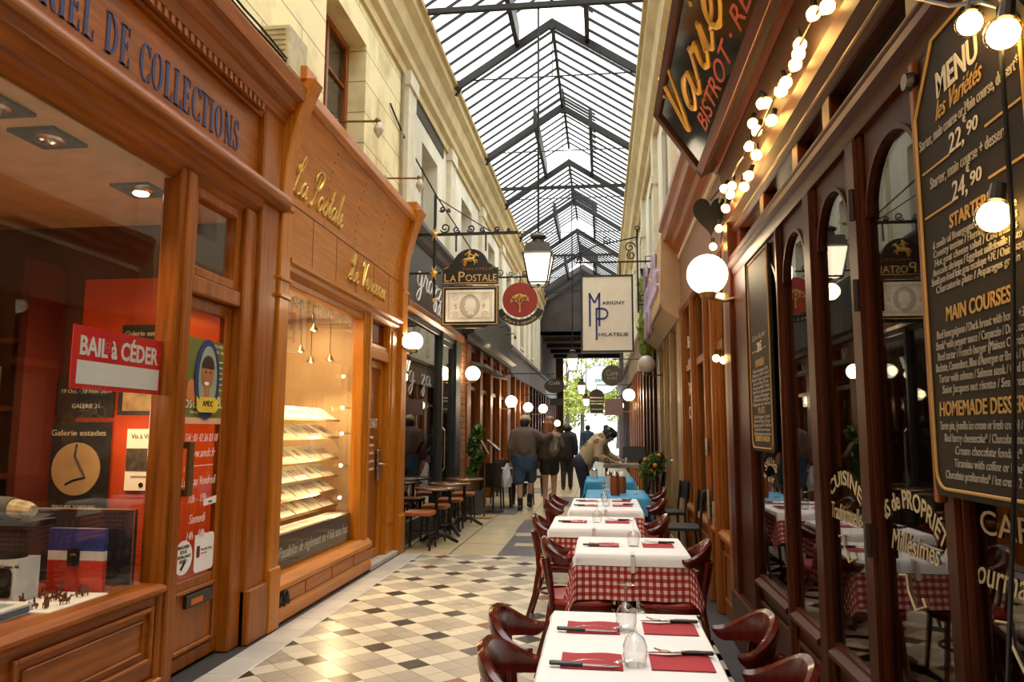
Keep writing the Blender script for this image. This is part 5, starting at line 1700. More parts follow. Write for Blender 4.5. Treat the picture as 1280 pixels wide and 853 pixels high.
# string of bulbs under the soffit
sb = thing('string_lights', 'string of round warm bulbs clustered along the soffit of the mahogany restaurant', 'string lights', (.93, 3, 3.2), 'bulb strings')
rr = random.Random(21)
cp, bulbs = [], []
yv = -.6
while yv < 5.55:
    cp.append((.875 + .012 * rr.uniform(-1, 1), yv, 3.16 + .04 * rr.uniform(-1, 1)))
    yv += .16
MB().tube(cp, .007, 6).build('cable', BLACK, sb)
def bulb_at(root, p, r, drop=(0, 0, -1)):
    d_ = Vector(drop).normalized()
    p = Vector(p)
    b_ = MB().ball(p, r, 18, 12).build('bulb', BULBG, root, smooth=True)
    MB().ball(p, r * .84, 14, 10).build('glowing_core', BULB, b_, smooth=True)
    MB().tube([p - d_ * r * .9, p - d_ * (r + .035)], [r * .45, r * .4], 10).build('socket', BLACK, b_)
for y, z in ((1.0, 3.2), (1.4, 3.25), (1.9, 3.2), (2.4, 3.28), (3.19, 3.3), (3.0, 3.22), (3.42, 3.28), (3.45, 3.25), (3.51, 3.23), (3.7, 3.23), (3.79, 3.23), (4.25, 3.37), (4.13, 3.32), (4.02, 3.17), (4.51, 3.36), (4.4, 3.27), (4.62, 3.26), (4.43, 3.13), (4.68, 3.09), (5.27, 3.22), (5.6, 3.31), (5.34, 3.18), (4.84, 3.07), (5.55, 3.14)):
    k_ = .875 / .93
    bulb_at(sb, (.875, y * k_, 1.5 + (z - 1.5) * k_), .034, (rr.uniform(-.5, .2), rr.uniform(-.5, .5), -1))
for y in (3.17, 3.6, 4.0, 4.4, 4.75, 5.35):
    lamp('bulb_glow', 'POINT', (.83, y, 3.14), 3.0, (1, .48, .13), .05)
s2b = thing('string_lights', 'short string of large bulbs on a dangling cable before the big menu board', 'string lights', (.9, 2, 2.6), 'bulb strings')
MB().tube([(.905, 2.5, 3.2), (.905, 2.2, 2.78), (.91, 1.95, 2.60), (.91, 1.80, 2.52), (.905, 1.72, 2.46), (.905, 1.73, 1.96), (.905, 1.80, 1.4), (.905, 1.90, .9), (.91, 1.92, .02)], .006, 6).build('cable', BLACK, s2b)
for p, r in (((.905, 1.85, 2.495), .034), ((.90, 1.70, 2.385), .040), ((.895, 1.785, 1.99), .042)):
    bulb_at(s2b, p, r, (-.2, 0, -1))
    lamp('bulb_glow', 'POINT', (p[0] - .09, p[1], p[2]), .5, (1, .6, .24), .04)
# lower bulbs hanging at the corner
s3b = thing('string_lights', 'loose bulbs on a looping cable beside the corner post, near the big white globe', 'string lights', (.95, 5.9, 2.9), 'bulb strings')
MB().tube([(.93, 5.55, 3.2), (.93, 5.75, 3.02), (.95, 5.95, 2.93), (.96, 6.0, 2.6), (.96, 6.05, 2.2), (.96, 6.1, 2.0)], .006, 6).build('cable', BLACK, s3b)
for p in ((.90, 5.70, 3.03), (.87, 5.82, 2.92), (.93, 5.95, 2.55), (.90, 6.02, 2.07), (.95, 5.98, 2.05)):
    bulb_at(s3b, p, .034)

globe_lamp(.775, 5.5, 2.635, .147, 'large white globe lamp glowing on an iron bracket at the mahogany corner post', 1.0, lit=7)

# heart shaped plaque
t = thing('heart_plaque', 'dark heart shaped plaque hanging at the corner of the mahogany restaurant', 'plaque', (.85, 5.85, 3.1))
hp = []
for i in range(40):
    a = 2 * pi * i / 40
    hp.append((.0105 * 16 * sin(a) ** 3 * .8, .0105 * (13 * cos(a) - 5 * cos(2 * a) - 2 * cos(3 * a) - cos(4 * a))))
MB().plate(hp, (.86, 5.84, 3.18), UX, UZ, .03).build('heart', mat('slate_heart', (.010, .009, .008), .7, spec=.2), t, bevel=.004)
MB().tube([(.86, 5.83, 3.29), (.92, 5.80, 3.36), (1.0, 5.75, 3.38)], .008, 6).build('hook', IRON, t)

# ------------------------------------------------------------------ R2: amber front
r2 = thing('shopfront', 'amber wood restaurant front with tall panes, plain brown fascia and scuffed base panels', 'shopfront', (1.0, 7.4, 0), 'shopfronts along the arcade')
MB().box(.97, 1.06, 5.74, 9.2, 2.98, 3.72).build('fascia', mat('pinkish_brown_fascia', (.26, .13, .07), .55, 0, .1), r2)
MB().prism([(1.06, 3.62), (.96, 3.62), (.94, 3.68), (.88, 3.72), (.86, 3.78), (.78, 3.82), (.76, 3.92), (.72, 3.95), (.72, 4.02), (1.06, 4.1)], 'y', 5.74, 9.2).build('cornice', W_BY, r2)
MB().prism([(1.06, 2.9), (.97, 2.9), (.94, 2.93), (.94, 2.99), (1.06, 3.02)], 'y', 5.74, 9.2).build('architrave', W_RY, r2)
P2 = [(5.74, 5.95), (6.55, 6.72), (7.0, 7.16), (8.0, 8.2), (8.95, 9.2)]
for a, b in P2:
    MB().box(.96, 1.08, a, b, 0, 2.92).box(.945, 1.08, a + .04, b - .04, 0, 2.92).build('post', W_RZ, r2, bevel=.01)
for i in range(len(P2) - 1):
    f, g = MB(), MB()
    a, b = P2[i][1], P2[i + 1][0]
    f.box(1.0, 1.06, a, b, 0, .62)
    frame_mb(f, 'x', a + .03, b - .03, .12, .52, .035, .985, 1.0)
    f.prism([(1.06, .6), (.98, .6), (.95, .63), (.95, .66), (.985, .69), (1.06, .70)], 'y', a, b)
    f.box(.985, 1.05, a, b, 2.18, 2.26)
    g.box(1.022, 1.028, a, b, .68, 2.92)
    f.box(.99, 1.05, a, a + .05, .68, 2.92)
    f.box(.99, 1.05, b - .05, b, .68, 2.92)
    wf = f.build('window_frame', W_RZ, r2, bevel=.005)
    g.build('window_glass', GLASSR, wf)
for y, z0, z1 in ((6.95, .72, .98), (6.98, 1.28, 1.44), (6.64, .70, .9)):
    MB().box(.935, .95, y, y + .08, z0, z1).build('lock_plate', mat('worn_steel', (.4, .36, .3), .45, .6, .4, 30), r2, bevel=.003)
L = MB()
for q, wd in enumerate(('BAR', 'VINS', 'TAPAS', 'CAFÉ')):
    L.text(wd, .2, (.998, 8.55, 2.45 - q * .27), NY, UZ, .001, fit=.5)
L.build('pane_lettering', WL, r2)
MB().box(1.045, 1.05, 7.2, 7.8, 1.0, 2.1).build('cream_blind', mat('cream_blind', (.62, .52, .34), .8), r2)
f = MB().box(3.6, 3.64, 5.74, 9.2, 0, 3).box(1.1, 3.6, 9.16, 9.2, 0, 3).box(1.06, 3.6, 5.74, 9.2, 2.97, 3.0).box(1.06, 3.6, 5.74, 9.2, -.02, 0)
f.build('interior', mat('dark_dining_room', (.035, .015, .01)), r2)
lamp('interior_lamp', 'POINT', (2.4, 7.5, 2.4), 14, (1, .62, .3), .1)  # added fill for the dining room, apart from the pendant
t = thing('ceiling_lamp', 'small warm pendant lamp inside the amber restaurant, seen through its panes', 'lamp', (2.0, 7.9, 2.2))
MB().ball((2.0, 7.9, 2.15), .09, 16, 10).build('globe', GLOBE, t, smooth=True)
MB().tube([(2.0, 7.9, 2.97), (2.0, 7.9, 2.24)], .008, 6).build('cord', BLACK, t)

# ------------------------------------------------------------------ R3: pale front with a lilac script sign
r3 = thing('shopfront', 'pale wood shopfront with a projecting beige sign box bearing lilac brush letters', 'shopfront', (1.0, 11, 0), 'shopfronts along the arcade')
MB().prism([(1.08, 2.86), (.93, 2.86), (.74, 3.0), (.72, 3.04), (.76, 3.95), (.78, 4.0), (1.08, 4.02)], 'y', 9.22, 12.8).build('sign_box', mat('beige_sign_box', (.52, .34, .17), .55, 0, .06), r3)
MB().box(.715, .735, 9.2, 12.82, 3.0, 3.05).build('sign_edge', W_PZ, r3)
L = MB()
for wd, y, z, h, fit in (('Gyoza', 12.3, 3.22, .78, 1.9), ('bar', 10.25, 3.22, .6, .75)):
    script_word(L, wd, h * .42, (.722, y, z + .06), NY, UZ, .035, .3, fit)
L.build('brush_lettering', mat('lilac_paint', (.50, .42, .58), .5), r3)
for a, b in ((9.22, 9.7), (10.5, 10.75), (11.5, 11.75), (12.4, 12.8)):
    MB().box(.97, 1.08, a, b, 0, 2.9).box(.95, 1.08, a + .05, b - .05, .3, 2.9).build('post', W_PZ, r3, bevel=.01)
for a, b in ((9.7, 10.5), (10.75, 11.5), (11.75, 12.4)):
    f = MB().box(1.0, 1.06, a, b, 0, .6)
    frame_mb(f, 'x', a, b, .6, 2.9, .06, .99, 1.05)
    wf = f.build('window_frame', W_PZ, r3)
    MB().box(1.022, 1.028, a, b, .6, 2.9).build('window_glass', GLASSR, wf)
MB().tube([(.99, 10.56, 1.1), (.94, 10.56, 1.1), (.94, 10.66, 1.1)], .014, 8).build('handle', STEEL, r3)
f = MB().box(3.0, 3.04, 9.2, 12.8, 0, 2.9).box(1.06, 3.0, 12.76, 12.8, 0, 2.9).box(1.06, 3.0, 9.2, 12.8, 2.88, 2.9).box(1.06, 3.0, 9.2, 12.8, -.02, 0)
f.build('interior', mat('brown_interior', (.09, .05, .03), .8), r3)
lamp('interior_lamp', 'POINT', (2.2, 11, 2.4), 12, (1, .65, .33), .1)  # unseen light added behind the panes

far_front(12.82, 17.4, 'r', W_DZ, mat('dark_violet_fascia', (.035, .025, .04), .5), 'dark shopfront with a violet black fascia just beyond the beige sign box')
far_front(17.4, 26, 'r', W_BZ, mat('tan_fascia', (.26, .17, .09), .5), 'tan shopfront about halfway down the restaurant side of the arcade')
far_front(26, 34, 'r', W_DZ, mat('dull_brown_fascia', (.10, .05, .03), .5), 'dark brown shopfront beyond the tan one, before the covered end')
far_front(34, 42.6, 'r', W_RZ, mat('rust_fascia', (.25, .07, .02), .5), 'last rusty brown shopfront before the street, on the restaurant side')
globe_lamp(.74, 12.4, 2.585, .145, 'unlit milky globe lamp on a black post beside the beige sign box', 1.0, mat('milky_globe', (.72, .62, .52), .25, 0, .03), lit=0)
# ================================================================== HANGING SIGNS AND LANTERNS
def scrolls(m, x0, x1, z, y, s=1, r=.011, up=1, n=3):
    """S-scrolls riding on a horizontal bar between x0 and x1"""
    L_ = (x1 - x0)
    for i in range(n):
        a = x0 + L_ * (i + .5) / n
        w_ = abs(L_) / n * .5
        h = w_ * (1 - .22 * i) * .8
        d = 1 if x1 > x0 else -1
        m.tube(spiral((a - d * w_ * .45, y, z + up * h * .55), (d, 0, 0), (0, 0, up), h * .5, h * .12, 1.35, 3.6), r, 6)
        m.tube(spiral((a + d * w_ * .45, y, z + up * h * .36), (-d, 0, 0), (0, 0, up), h * .33, h * .08, 1.3, 3.6), r * .9, 6)
    return m

t = thing('hanging_sign', 'black arched stamp dealer sign with gold letters above a picture of a pale stamp', 'sign', (-1.7, 9.6, 4.08), 'hanging signs over the arcade')
y = 9.6
m = MB()
m.box(-2.62, -1.03, y - .018, y + .018, 4.08, 4.115).box(-2.60, -2.1, y - .012, y + .012, 3.56, 3.585)
m.tube([(-2.19, y, 4.65), (-2.19, y, 3.22)], .020, 10)
m.tube([(-2.19, y, 4.62), (-1.45, y, 4.13)], .008, 6)
scrolls(m, -2.15, -1.1, 4.11, y, n=3)
scrolls(m, -2.15, -1.95, 4.4, y, n=1)
for x in (-1.90, -1.50):
    for q in range(8):
        m.lathe([(.010, 0), (.016, .012), (.010, .024)], 8, (x, y, 3.86 + q * .028))
m.build('bracket', IRON, t)
m = MB()
for z in (4.10, 3.57):
    for a in range(6):
        m.caps((-2.19, y - .03, z), (-2.19 + .05 * cos(a * 1.05), y - .035, z + .10 * sin(a * 1.05)), .016, .006, 8)
    m.ball((-2.19, y - .01, z), .04, 12, 8)
m.caps((-1.06, y, 4.1), (-0.98, y, 4.12), .022, .008, 8).ball((-2.19, y, 3.21), .028, 12, 8)
m.build('gilt_leaf', GOLD, t)
xc = -1.70
out = [(-.37, 3.40 - 3.4), (.37, 0), (.37, .22), (.345, .225), (.30, .25)] + [(.235 * cos(a), .25 + .225 * sin(a)) for a in [radians(d) for d in range(10, 171, 8)]] + [(-.30, .25), (-.345, .225), (-.37, .22)]
MB().plate(out, (xc, y + .025, 3.41), UX, UZ, .05).build('title_board', BLACK, t)
fb = MB().box(xc - .375, xc + .375, y - .03, y + .03, 2.86, 3.385)
fb.prism([(xc - .2, 2.83), (xc + .2, 2.83), (xc + .26, 2.87), (xc - .26, 2.87)], 'y', y - .03, y + .03)
fb.build('picture_board', BLACK, t)
m = MB()
frame_mb(m, 'y', xc - .36, xc + .36, 2.875, 3.37, .008, y - .036, y - .03)
m.box(xc - .36, xc + .36, y - .036, y - .024, 3.425, 3.432)
for s_ in (-1, 1):
    m.tube([(xc + s_ * .355, y - .028, 3.62), (xc + s_ * .34, y - .028, 3.625), (xc + s_ * .29, y - .028, 3.65)], .004, 5)
m.build('gilt_line', GOLDP, t)
MB().text('L', .15, (xc - .315, y - .028, 3.45), UX, UZ, .004).text('A', .12, (xc - .23, y - .028, 3.45), UX, UZ, .004).text('P', .19, (xc - .115, y - .028, 3.45), UX, UZ, .004).text('OSTALE', .13, (xc + .145, y - .028, 3.45), UX, UZ, .004, fit=.41).build('gold_lettering', GOLDP, t)
MB().text('PHILATELIE', .045, (xc + .10, y - .028, 3.60), UX, UZ, .003, fit=.40, space=1.2).build('red_lettering', mat('dull_red_letter', (.35, .12, .04), .5), t)
# gold rider on a horse
hx, hz = xc - .01, 3.735
m = MB()
hb = lambda a, b, r0, r1: m.caps((hx + a[0], y - .03, hz + a[1]), (hx + b[0], y - .03, hz + b[1]), r0, r1, 8)
hb((-.06, .0), (.04, .015), .025, .024); hb((.045, .02), (.08, .07), .02, .013); hb((.08, .075), (.115, .055), .014, .008)
hb((.04, 0), (.075, -.035), .010, .007); hb((.075, -.035), (.06, -.06), .007, .005); hb((.05, .0), (.095, -.005), .009, .007); hb((.095, -.005), (.10, -.035), .006, .005)
hb((-.06, -.005), (-.08, -.05), .013, .008); hb((-.08, -.05), (-.07, -.08), .007, .005); hb((-.055, -.005), (-.05, -.05), .012, .007); hb((-.05, -.05), (-.06, -.08), .006, .005)
hb((-.08, .01), (-.11, -.03), .009, .004); hb((-.015, .03), (-.005, .085), .017, .018); m.ball((hx + 0, y - .03, hz + .115), .016, 10, 8); hb((0, .08), (.045, .06), .008, .006); hb((-.01, .03), (.015, -.02), .010, .007); hb((-.02, .1), (-.06, .07), .012, .008)
m.build('gilt_rider', GOLD, t)
MB().box(xc - .325, xc + .325, y - .034, y - .03, 2.91, 3.335).build('stamp_paper', mat('stamp_paper', (.90, .86, .72), .6), t)
m = MB()
for q in range(31):
    for z in (2.907, 3.338):
        m.plate(circ(.006, 6), (xc - .32 + q * .64 / 30, y - .031, z), UX, UZ, .006)
for q in range(20):
    for s_ in (-1, 1):
        m.plate(circ(.006, 6), (xc + s_ * .327, y - .031, 2.915 + q * .0215), UX, UZ, .006)
m.build('perforation', BLACK, t)
GREYP = mat('stamp_grey_print', (.38, .36, .31), .7)
m = MB()
frame_mb(m, 'y', xc - .29, xc + .29, 2.945, 3.30, .006, y - .036, y - .034)
frame_mb(m, 'y', xc - .27, xc + .27, 2.965, 3.28, .004, y - .036, y - .034)
o = [(xc + .125 * cos(a), y - .036, 3.12 + .145 * sin(a)) for a in [2 * pi * q / 40 for q in range(40)]]
m.tube(o, .005, 5, True)
for s_ in (-1, 1):
    for z in (3.0, 3.24):
        m.tube([(q[0], y - .036, q[2]) for q in spiral((xc + s_ * .2, y, z), (s_, 0, 0), (0, 0, 1), .05, .01, 1.5)], .003, 5)
m.text('5', .09, (xc - .19, y - .036, 3.08), UX, UZ, .001).text('F', .09, (xc + .19, y - .036, 3.08), UX, UZ, .001)
m.text('POSTES', .022, (xc, y - .036, 2.95), UX, UZ, .001)
m.build('stamp_engraving', GREYP, t)
MB().plate(circ(.118, 36, ry=.138), (xc, y - .0345, 3.12), UX, UZ, .001).build('medallion', mat('stamp_medallion', (.60, .57, .47), .7), t)
head = [(-.05, -.11), (.05, -.11), (.045, -.06), (.07, -.03), (.075, .03), (.06, .08), (.02, .105), (-.03, .10), (-.06, .07), (-.065, .035), (-.062, .02), (-.082, -.012), (-.066, -.02), (-.072, -.04), (-.062, -.052), (-.06, -.07), (-.03, -.072), (-.025, -.09)]
MB().plate(head, (xc + .005, y - .036, 3.12), UX, UZ, .002).build('profile_head', mat('stamp_pale', (.90, .86, .74), .7), t)

# round red sign and its curved name strip
t = thing('hanging_sign', 'round red sign with a golden tree, a curved black name strip beneath it', 'sign', (-1.52, 14, 4.3), 'hanging signs over the arcade')
MB().plate(circ(.335, 40), (-1.52, 14.02, 3.97), UX, UZ, .04).build('red_disc', REDSIGN, t)
rr = random.Random(9)
m = MB()
def twig(p, a, L_, r, k_):
    q = (p[0] + cos(a) * L_, p[1] + sin(a) * L_)
    m.tube([(-1.52 + p[0], 13.974, 3.97 + p[1]), (-1.52 + q[0], 13.974, 3.97 + q[1])], [r, r * .7], 5)
    if k_:
        for d in (-.55, .1, .6):
            twig(q, a + d + rr.uniform(-.2, .2), L_ * .72, r * .7, k_ - 1)
    elif hypot(*q) < .3:
        m.ball((-1.52 + q[0], 13.974, 3.97 + q[1]), (.016, .005, .016), 6, 4)
twig((0, -.24), pi / 2, .13, .016, 3)
m.build('gold_tree', GOLD, t)
m = MB()
arc_o = [(.50 * cos(a), .50 * sin(a)) for a in [radians(d) for d in range(205, 336, 5)]]
arc_i = [(.375 * cos(a), .375 * sin(a)) for a in [radians(d) for d in range(335, 204, -5)]]
for q in range(len(arc_o) - 1):
    k_ = len(arc_i) - 1 - q
    m.plate([arc_o[q], arc_o[q + 1], arc_i[k_ - 1], arc_i[k_]], (-1.52, 14.02, 3.97), UX, UZ, .03)
m.build('name_strip', BLACK, t)
MB().text("l'arbre à cannelle", .1, (-1.52, 13.982, 3.97 - .475), UX, UZ, .002, fit=.72, arc=-.47).build('lettering', GOLDP, t)
m = MB().box(-2.58, -1.0, 13.99, 14.02, 4.40, 4.43).tube([(-1.52, 14, 4.4), (-1.52, 14, 4.30)], .012)
scrolls(m, -2.5, -1.1, 4.43, 14, n=3)
m.build('bracket', IRON, t)

# cream philately sign
t = thing('hanging_sign', 'tall cream rectangular sign with a big blue monogram on an iron bracket', 'sign', (.12, 12, 4.1), 'hanging signs over the arcade')
x0, x1, z0, z1, y = -.30, .51, 2.755, 3.98, 12
MB().box(x0, x1, y - .045, y + .045, z0, z1).build('panel', IVORY, t)
frame_mb(MB(), 'y', x0 - .012, x1 + .012, z0 - .012, z1 + .012, .028, y - .055, y + .055).build('frame', BLACK, t)
BLUEL = mat('monogram_blue', (.03, .05, .22), .5)
m = MB()
def st_(p, q, w_=.032):
    p, q = Vector((x0 + p[0], y - .05, z1 - p[1])), Vector((x0 + q[0], y - .05, z1 - q[1]))
    d = (q - p).normalized()
    m.obox((p + q) / 2, (q - p) / 2, (0, .003, 0), d.cross(Vector((0, 1, 0))) * w_ / 2)
st_((.13, .30), (.13, .82)); st_((.28, .30), (.28, .82)); st_((.12, .28), (.205, .44), .03); st_((.29, .28), (.205, .44), .03)
st_((.235, .52), (.235, 1.04)); st_((.235, .535), (.33, .535), .028); st_((.235, .70), (.33, .70), .028)
pa = [Vector((x0 + .33 + .082 * cos(a), y - .05, z1 - .6175 + .082 * sin(a))) for a in [radians(d) for d in range(-90, 91, 15)]]
for q in range(12):
    d = (pa[q + 1] - pa[q]).normalized()
    m.obox((pa[q] + pa[q + 1]) / 2, (pa[q + 1] - pa[q]) * .55, (0, .003, 0), d.cross(Vector((0, 1, 0))) * .014)
m.build('monogram', BLUEL, t)
MB().text('ARIGNY', .075, (x0 + .325, y - .048, z1 - .47), UX, UZ, .003, 'LEFT', fit=.36, bold=.02).text('HILATELIE', .075, (x0 + .265, y - .048, z1 - .98), UX, UZ, .003, 'LEFT', fit=.47, bold=.02).build('lettering', mat('navy_black_letter', (.02, .025, .06), .5), t)
m = MB()
m.tube([(.60, y, 3.4), (.60, y, 4.75)], .014, 8).box(-.35, .98, y - .012, y + .012, 4.20, 4.225)
m.tube([(-.38, y, 4.22), (-.3, y, 4.38), (-.05, y, 4.5), (.3, y, 4.56), (.6, y, 4.62)], .012, 8)
m.tube(spiral((-.36, y, 4.26), UX, UZ, .07, .02, 1.2, 1.5), .01, 6).tube(spiral((.1, y, 4.58), UX, UZ, .07, .02, 1.2, -1.5), .01, 6)
m.tube(spiral((.48, y, 4.45), UX, UZ, .09, .02, 1.4, 0), .011, 6).tube(spiral((.50, y, 4.32), UX, UZ, .07, .02, 1.4, 2), .011, 6).tube(spiral((.66, y, 3.62), UX, UZ, .07, .02, 1.4, 2), .011, 6).tube(spiral((.60, y, 4.76), UX, UZ, .05, .015, 1.2, -1.5), .01, 6)
m.tube([(-.1, y, 4.2), (-.1, y, 3.99)], .014, 6).tube([(.32, y, 4.2), (.32, y, 3.99)], .014, 6).box(.6, .99, y - .01, y + .01, 3.5, 3.52)
m.build('bracket', IRON, t)

# farther signs
def disc_sign(x, y, z, r, lab, mt, words, lm, rz=None):
    t = thing('hanging_sign', lab, 'sign', (x, y, z), 'hanging signs over the arcade')
    MB().plate(circ(r, 32, ry=rz or r), (x, y + .03, z), UX, UZ, .06).build('disc', mt, t)
    L = MB()
    for i, (wd, h, f_) in enumerate(words):
        L.text(wd, h, (x, y - .032, z + .1 * r / .26 - i * h * 1.15 - h / 2), UX, UZ, .003, fit=f_, shear=.15)
    L.build('lettering', lm, t)
    s = 1 if x > -.7 else -1
    xw = 1.0 if s > 0 else -2.55
    MB().tube([(x, y, z + (rz or r)), (x, y, z + (rz or r) + .15), (xw, y, z + (rz or r) + .15)], .014, 8).build('bracket', IRON, t)
DULLW = mat('dull_cream_letter', (.45, .38, .25), .6)
disc_sign(.27, 19, 2.88, .265, 'round brown wine cellar sign with looping letters beyond the cream sign', mat('taupe_sign', (.11, .085, .06), .6), (('Cave', .2, .3), ('à vins', .12, .24)), DULLW)
disc_sign(-1.24, 20, 2.68, .27, 'dark oval sign with one word, beyond the red round sign', mat('black_brown_sign', (.025, .018, .015), .5), (('Café', .13, .3),), DULLW, .19)
t = thing('hanging_sign', 'dark plain rectangular sign below and beyond the dark oval sign', 'sign', (-1.36, 24, 2.5), 'hanging signs over the arcade')
MB().box(-1.62, -1.2, 23.97, 24.03, 2.3, 2.52).build('panel', BLACK, t)
MB().tube([(-1.4, 24, 2.52), (-1.4, 24, 2.64), (-2.55, 24, 2.64)], .014, 8).build('bracket', IRON, t)
t = thing('hanging_sign', 'arched dark sign in two tiers with pale stripes, over the leaning person', 'sign', (-.15, 24, 2.6), 'hanging signs over the arcade')
MB().plate([(-.24, -.18), (.24, -.18), (.24, .02)] + circ(.24, 14, 0, .02, 0, pi) + [(-.24, .02)], (-.15, 24.03, 2.55), UX, UZ, .06).plate([(-.2, -.5), (.2, -.5), (.22, -.22), (-.22, -.22)], (-.15, 24.03, 2.55), UX, UZ, .06).build('panel', mat('black_brown_sign', (.025, .018, .015), .5), t)
MB().box(-.36, .06, 23.962, 23.97, 2.52, 2.56).box(-.36, .06, 23.962, 23.97, 2.42, 2.45).box(-.33, .03, 23.962, 23.97, 2.16, 2.19).build('stripes', DULLW, t)
MB().tube([(-.15, 24, 2.8), (-.15, 24, 2.95), (1.0, 24, 2.95)], .014, 8).build('bracket', IRON, t)
t = thing('hanging_sign', 'plain dusty pink square sign panel below the round brown sign', 'sign', (.3, 22, 2.2), 'hanging signs over the arcade')
MB().box(.10, .62, 21.97, 22.03, 1.95, 2.42).build('panel', mat('dusty_pink', (.32, .20, .17), .6), t)
MB().tube([(.3, 22, 2.42), (.3, 22, 2.5), (1.0, 22, 2.5)], .014, 8).build('bracket', IRON, t)
t = thing('hanging_sign', 'white oval sign with green letters in the bright exit of the arcade', 'sign', (-.05, 45.5, 4.6), 'hanging signs over the arcade')
MB().plate(circ(1.05, 36, ry=.85), (-.05, 45.53, 4.55), UX, UZ, .06).build('panel', WHITE, t)
MB().text('passage', .34, (.15, 45.46, 4.45), UX, UZ, .003, bold=.02).build('lettering', mat('sea_green_letter', (.02, .30, .22), .5), t)
m = MB().tube([(1.08 * cos(a) - .05, 45.5, 4.55 + .88 * sin(a)) for a in [2 * pi * q / 36 for q in range(36)]], .03, 6, True)
m.tube([(-.05, 45.5, 5.43), (-.05, 45.5, 5.5), (-.05, 42.9, 5.5)], .03)
m.build('rim', mat('green_grey_rim', (.1, .2, .18), .5), t)

# lanterns
def lantern(x, y, zb, h, ztop, lab):
    t = thing('lantern', lab, 'lantern', (x, y, zb), 'square lanterns hanging along the arcade')
    k_ = h / .74
    Q = lambda r, z: [(x - r * k_, y - r * k_, zb + z * k_), (x + r * k_, y - r * k_, zb + z * k_), (x + r * k_, y + r * k_, zb + z * k_), (x - r * k_, y + r * k_, zb + z * k_)]
    def frus(m, r0, z0, r1, z1):
        m.add(Q(r0, z0) + Q(r1, z1), [(0, 1, 5, 4), (1, 2, 6, 5), (2, 3, 7, 6), (3, 0, 4, 7), (3, 2, 1, 0), (4, 5, 6, 7)])
    m = MB()
    frus(m, .105, .08, .165, .41)
    m.build('lamp_glass', LANT, t)
    m = MB()
    b0, b1 = Q(.115, .065), Q(.175, .42)
    for i in range(4):
        m.tube([b0[i], b1[i]], .011 * k_, 6)
        m.tube([b0[i], b0[(i + 1) % 4]], .012 * k_, 6)
    # curled legs to a drop below
    for i in range(4):
        bx_, by_ = b0[i][0] - x, b0[i][1] - y
        m.tube([b0[i], (x + bx_ * .75, y + by_ * .75, zb + .035 * k_), (x + bx_ * .3, y + by_ * .3, zb + .03 * k_), (x, y, zb + .0)], .012 * k_, 6)
    m.lathe([(0, -.03 * k_), (.02 * k_, .0), (.012 * k_, .03 * k_), (.03 * k_, .06 * k_), (0, .07 * k_)], 12, (x, y, zb))
    m.build('frame', IRON, t)
    m = MB()
    frus(m, .195, .42, .185, .44)
    frus(m, .165, .44, .145, .555)
    m.lathe([(.09 * k_, .55 * k_), (.075 * k_, .61 * k_), (.06 * k_, .62 * k_), (.10 * k_, .645 * k_), (.10 * k_, .665 * k_), (.06 * k_, .69 * k_), (.02 * k_, .71 * k_), (.012 * k_, .74 * k_), (0, .74 * k_)], 20, (x, y, zb))
    m.build('cap', mat('lantern_tin', (.075, .062, .045), .5, .4, .25, 8), t, smooth=True, angle=30)
    m = MB().tube([(x, y, zb + .72 * k_), (x, y, ztop)], .015, 6)
    m.build('hanging_rod', IRON, t)
    lamp('lantern_glow', 'POINT', (x, y, zb - .10 * k_), 16, (1, .76, .46), .1)
lantern(-.785, 9.4, 3.30, .76, 7.13, 'large square lantern hanging on a long rod beside the stamp dealer sign')
lantern(-.64, 17.0, 2.80, .56, 7.13, 'second square lantern along the arcade, glowing beside the foot of the cream sign')
lantern(-.62, 23.9, 2.60, .58, 7.13, 'third square lantern, small, in front of the bright exit')
lantern(-.60, 30.2, 2.42, .60, 7.13, 'fourth and smallest of the square lanterns, before the exit trees')

# globes far away
globe_lamp(-2.28, 19.0, 2.23, .15, 'glowing globe lamp on the wall just above the person in the hoodie', -2.55)
globe_lamp(-2.26, 23.2, 2.21, .15, 'glowing globe lamp between the one above the hoodie and the one on a long arm', -2.55)
globe_lamp(-1.95, 25.2, 2.23, .15, 'glowing globe lamp on a long arm above the person with auburn hair', -2.55)
globe_lamp(-2.1, 36, 1.85, .15, 'small distant globe lamp beside the auburn haired head, close to the exit pier', -2.55)
globe_lamp(.72, 20, 2.44, .16, 'glowing globe lamp beside the round brown sign', 1.0)
globe_lamp(.53, 23.4, 2.28, .15, 'glowing globe lamp overlapping the dusty pink square sign', 1.0)

# hanging and potted plants
rnd = random.Random(4)
t = thing('hanging_plant', 'long yellow green hanging plant against the wall beside the cream sign', 'plant', (.78, 12.9, 3.2))
bl = [((.78, 12.9, 2.9 + q * .16), (.13 + .01 * (q % 3), .14, .13)) for q in range(8)]
leaf_cloud(1300, bl, .05, rnd, -1.5).build('foliage', mat('hanging_leaves', (.22, .28, .03), .6, 0, .5, 9), t)
MB().lathe([(0, 0), (.07, 0), (.1, .14), (.0, .14)], 16, (.78, 12.9, 4.14)).build('pot', BLACK, t)
MB().tube([(.78, 12.9, 4.28), (.78, 12.9, 4.5), (.95, 12.9, 4.52)], .01, 6).tube([(.78, 12.9, 2.95), (.78, 12.9, 4.14)], .012, 6).build('hanger', IRON, t)
t = thing('potted_plant', 'tall narrow leafy plant in a pot beside the brick pier and the menu stand', 'plant', (-2.28, 13.55, 0))
leaf_cloud(600, [((-2.28 + .05 * (q % 3 - 1), 13.55, .75 + q * .14), (.10, .12, .14)) for q in range(6)], .07, rnd).build('foliage', LEAF2, t)
MB().tube([(-2.28, 13.55, .4), (-2.28, 13.55, 1.5)], .014, 6).build('stem', BARK, t)
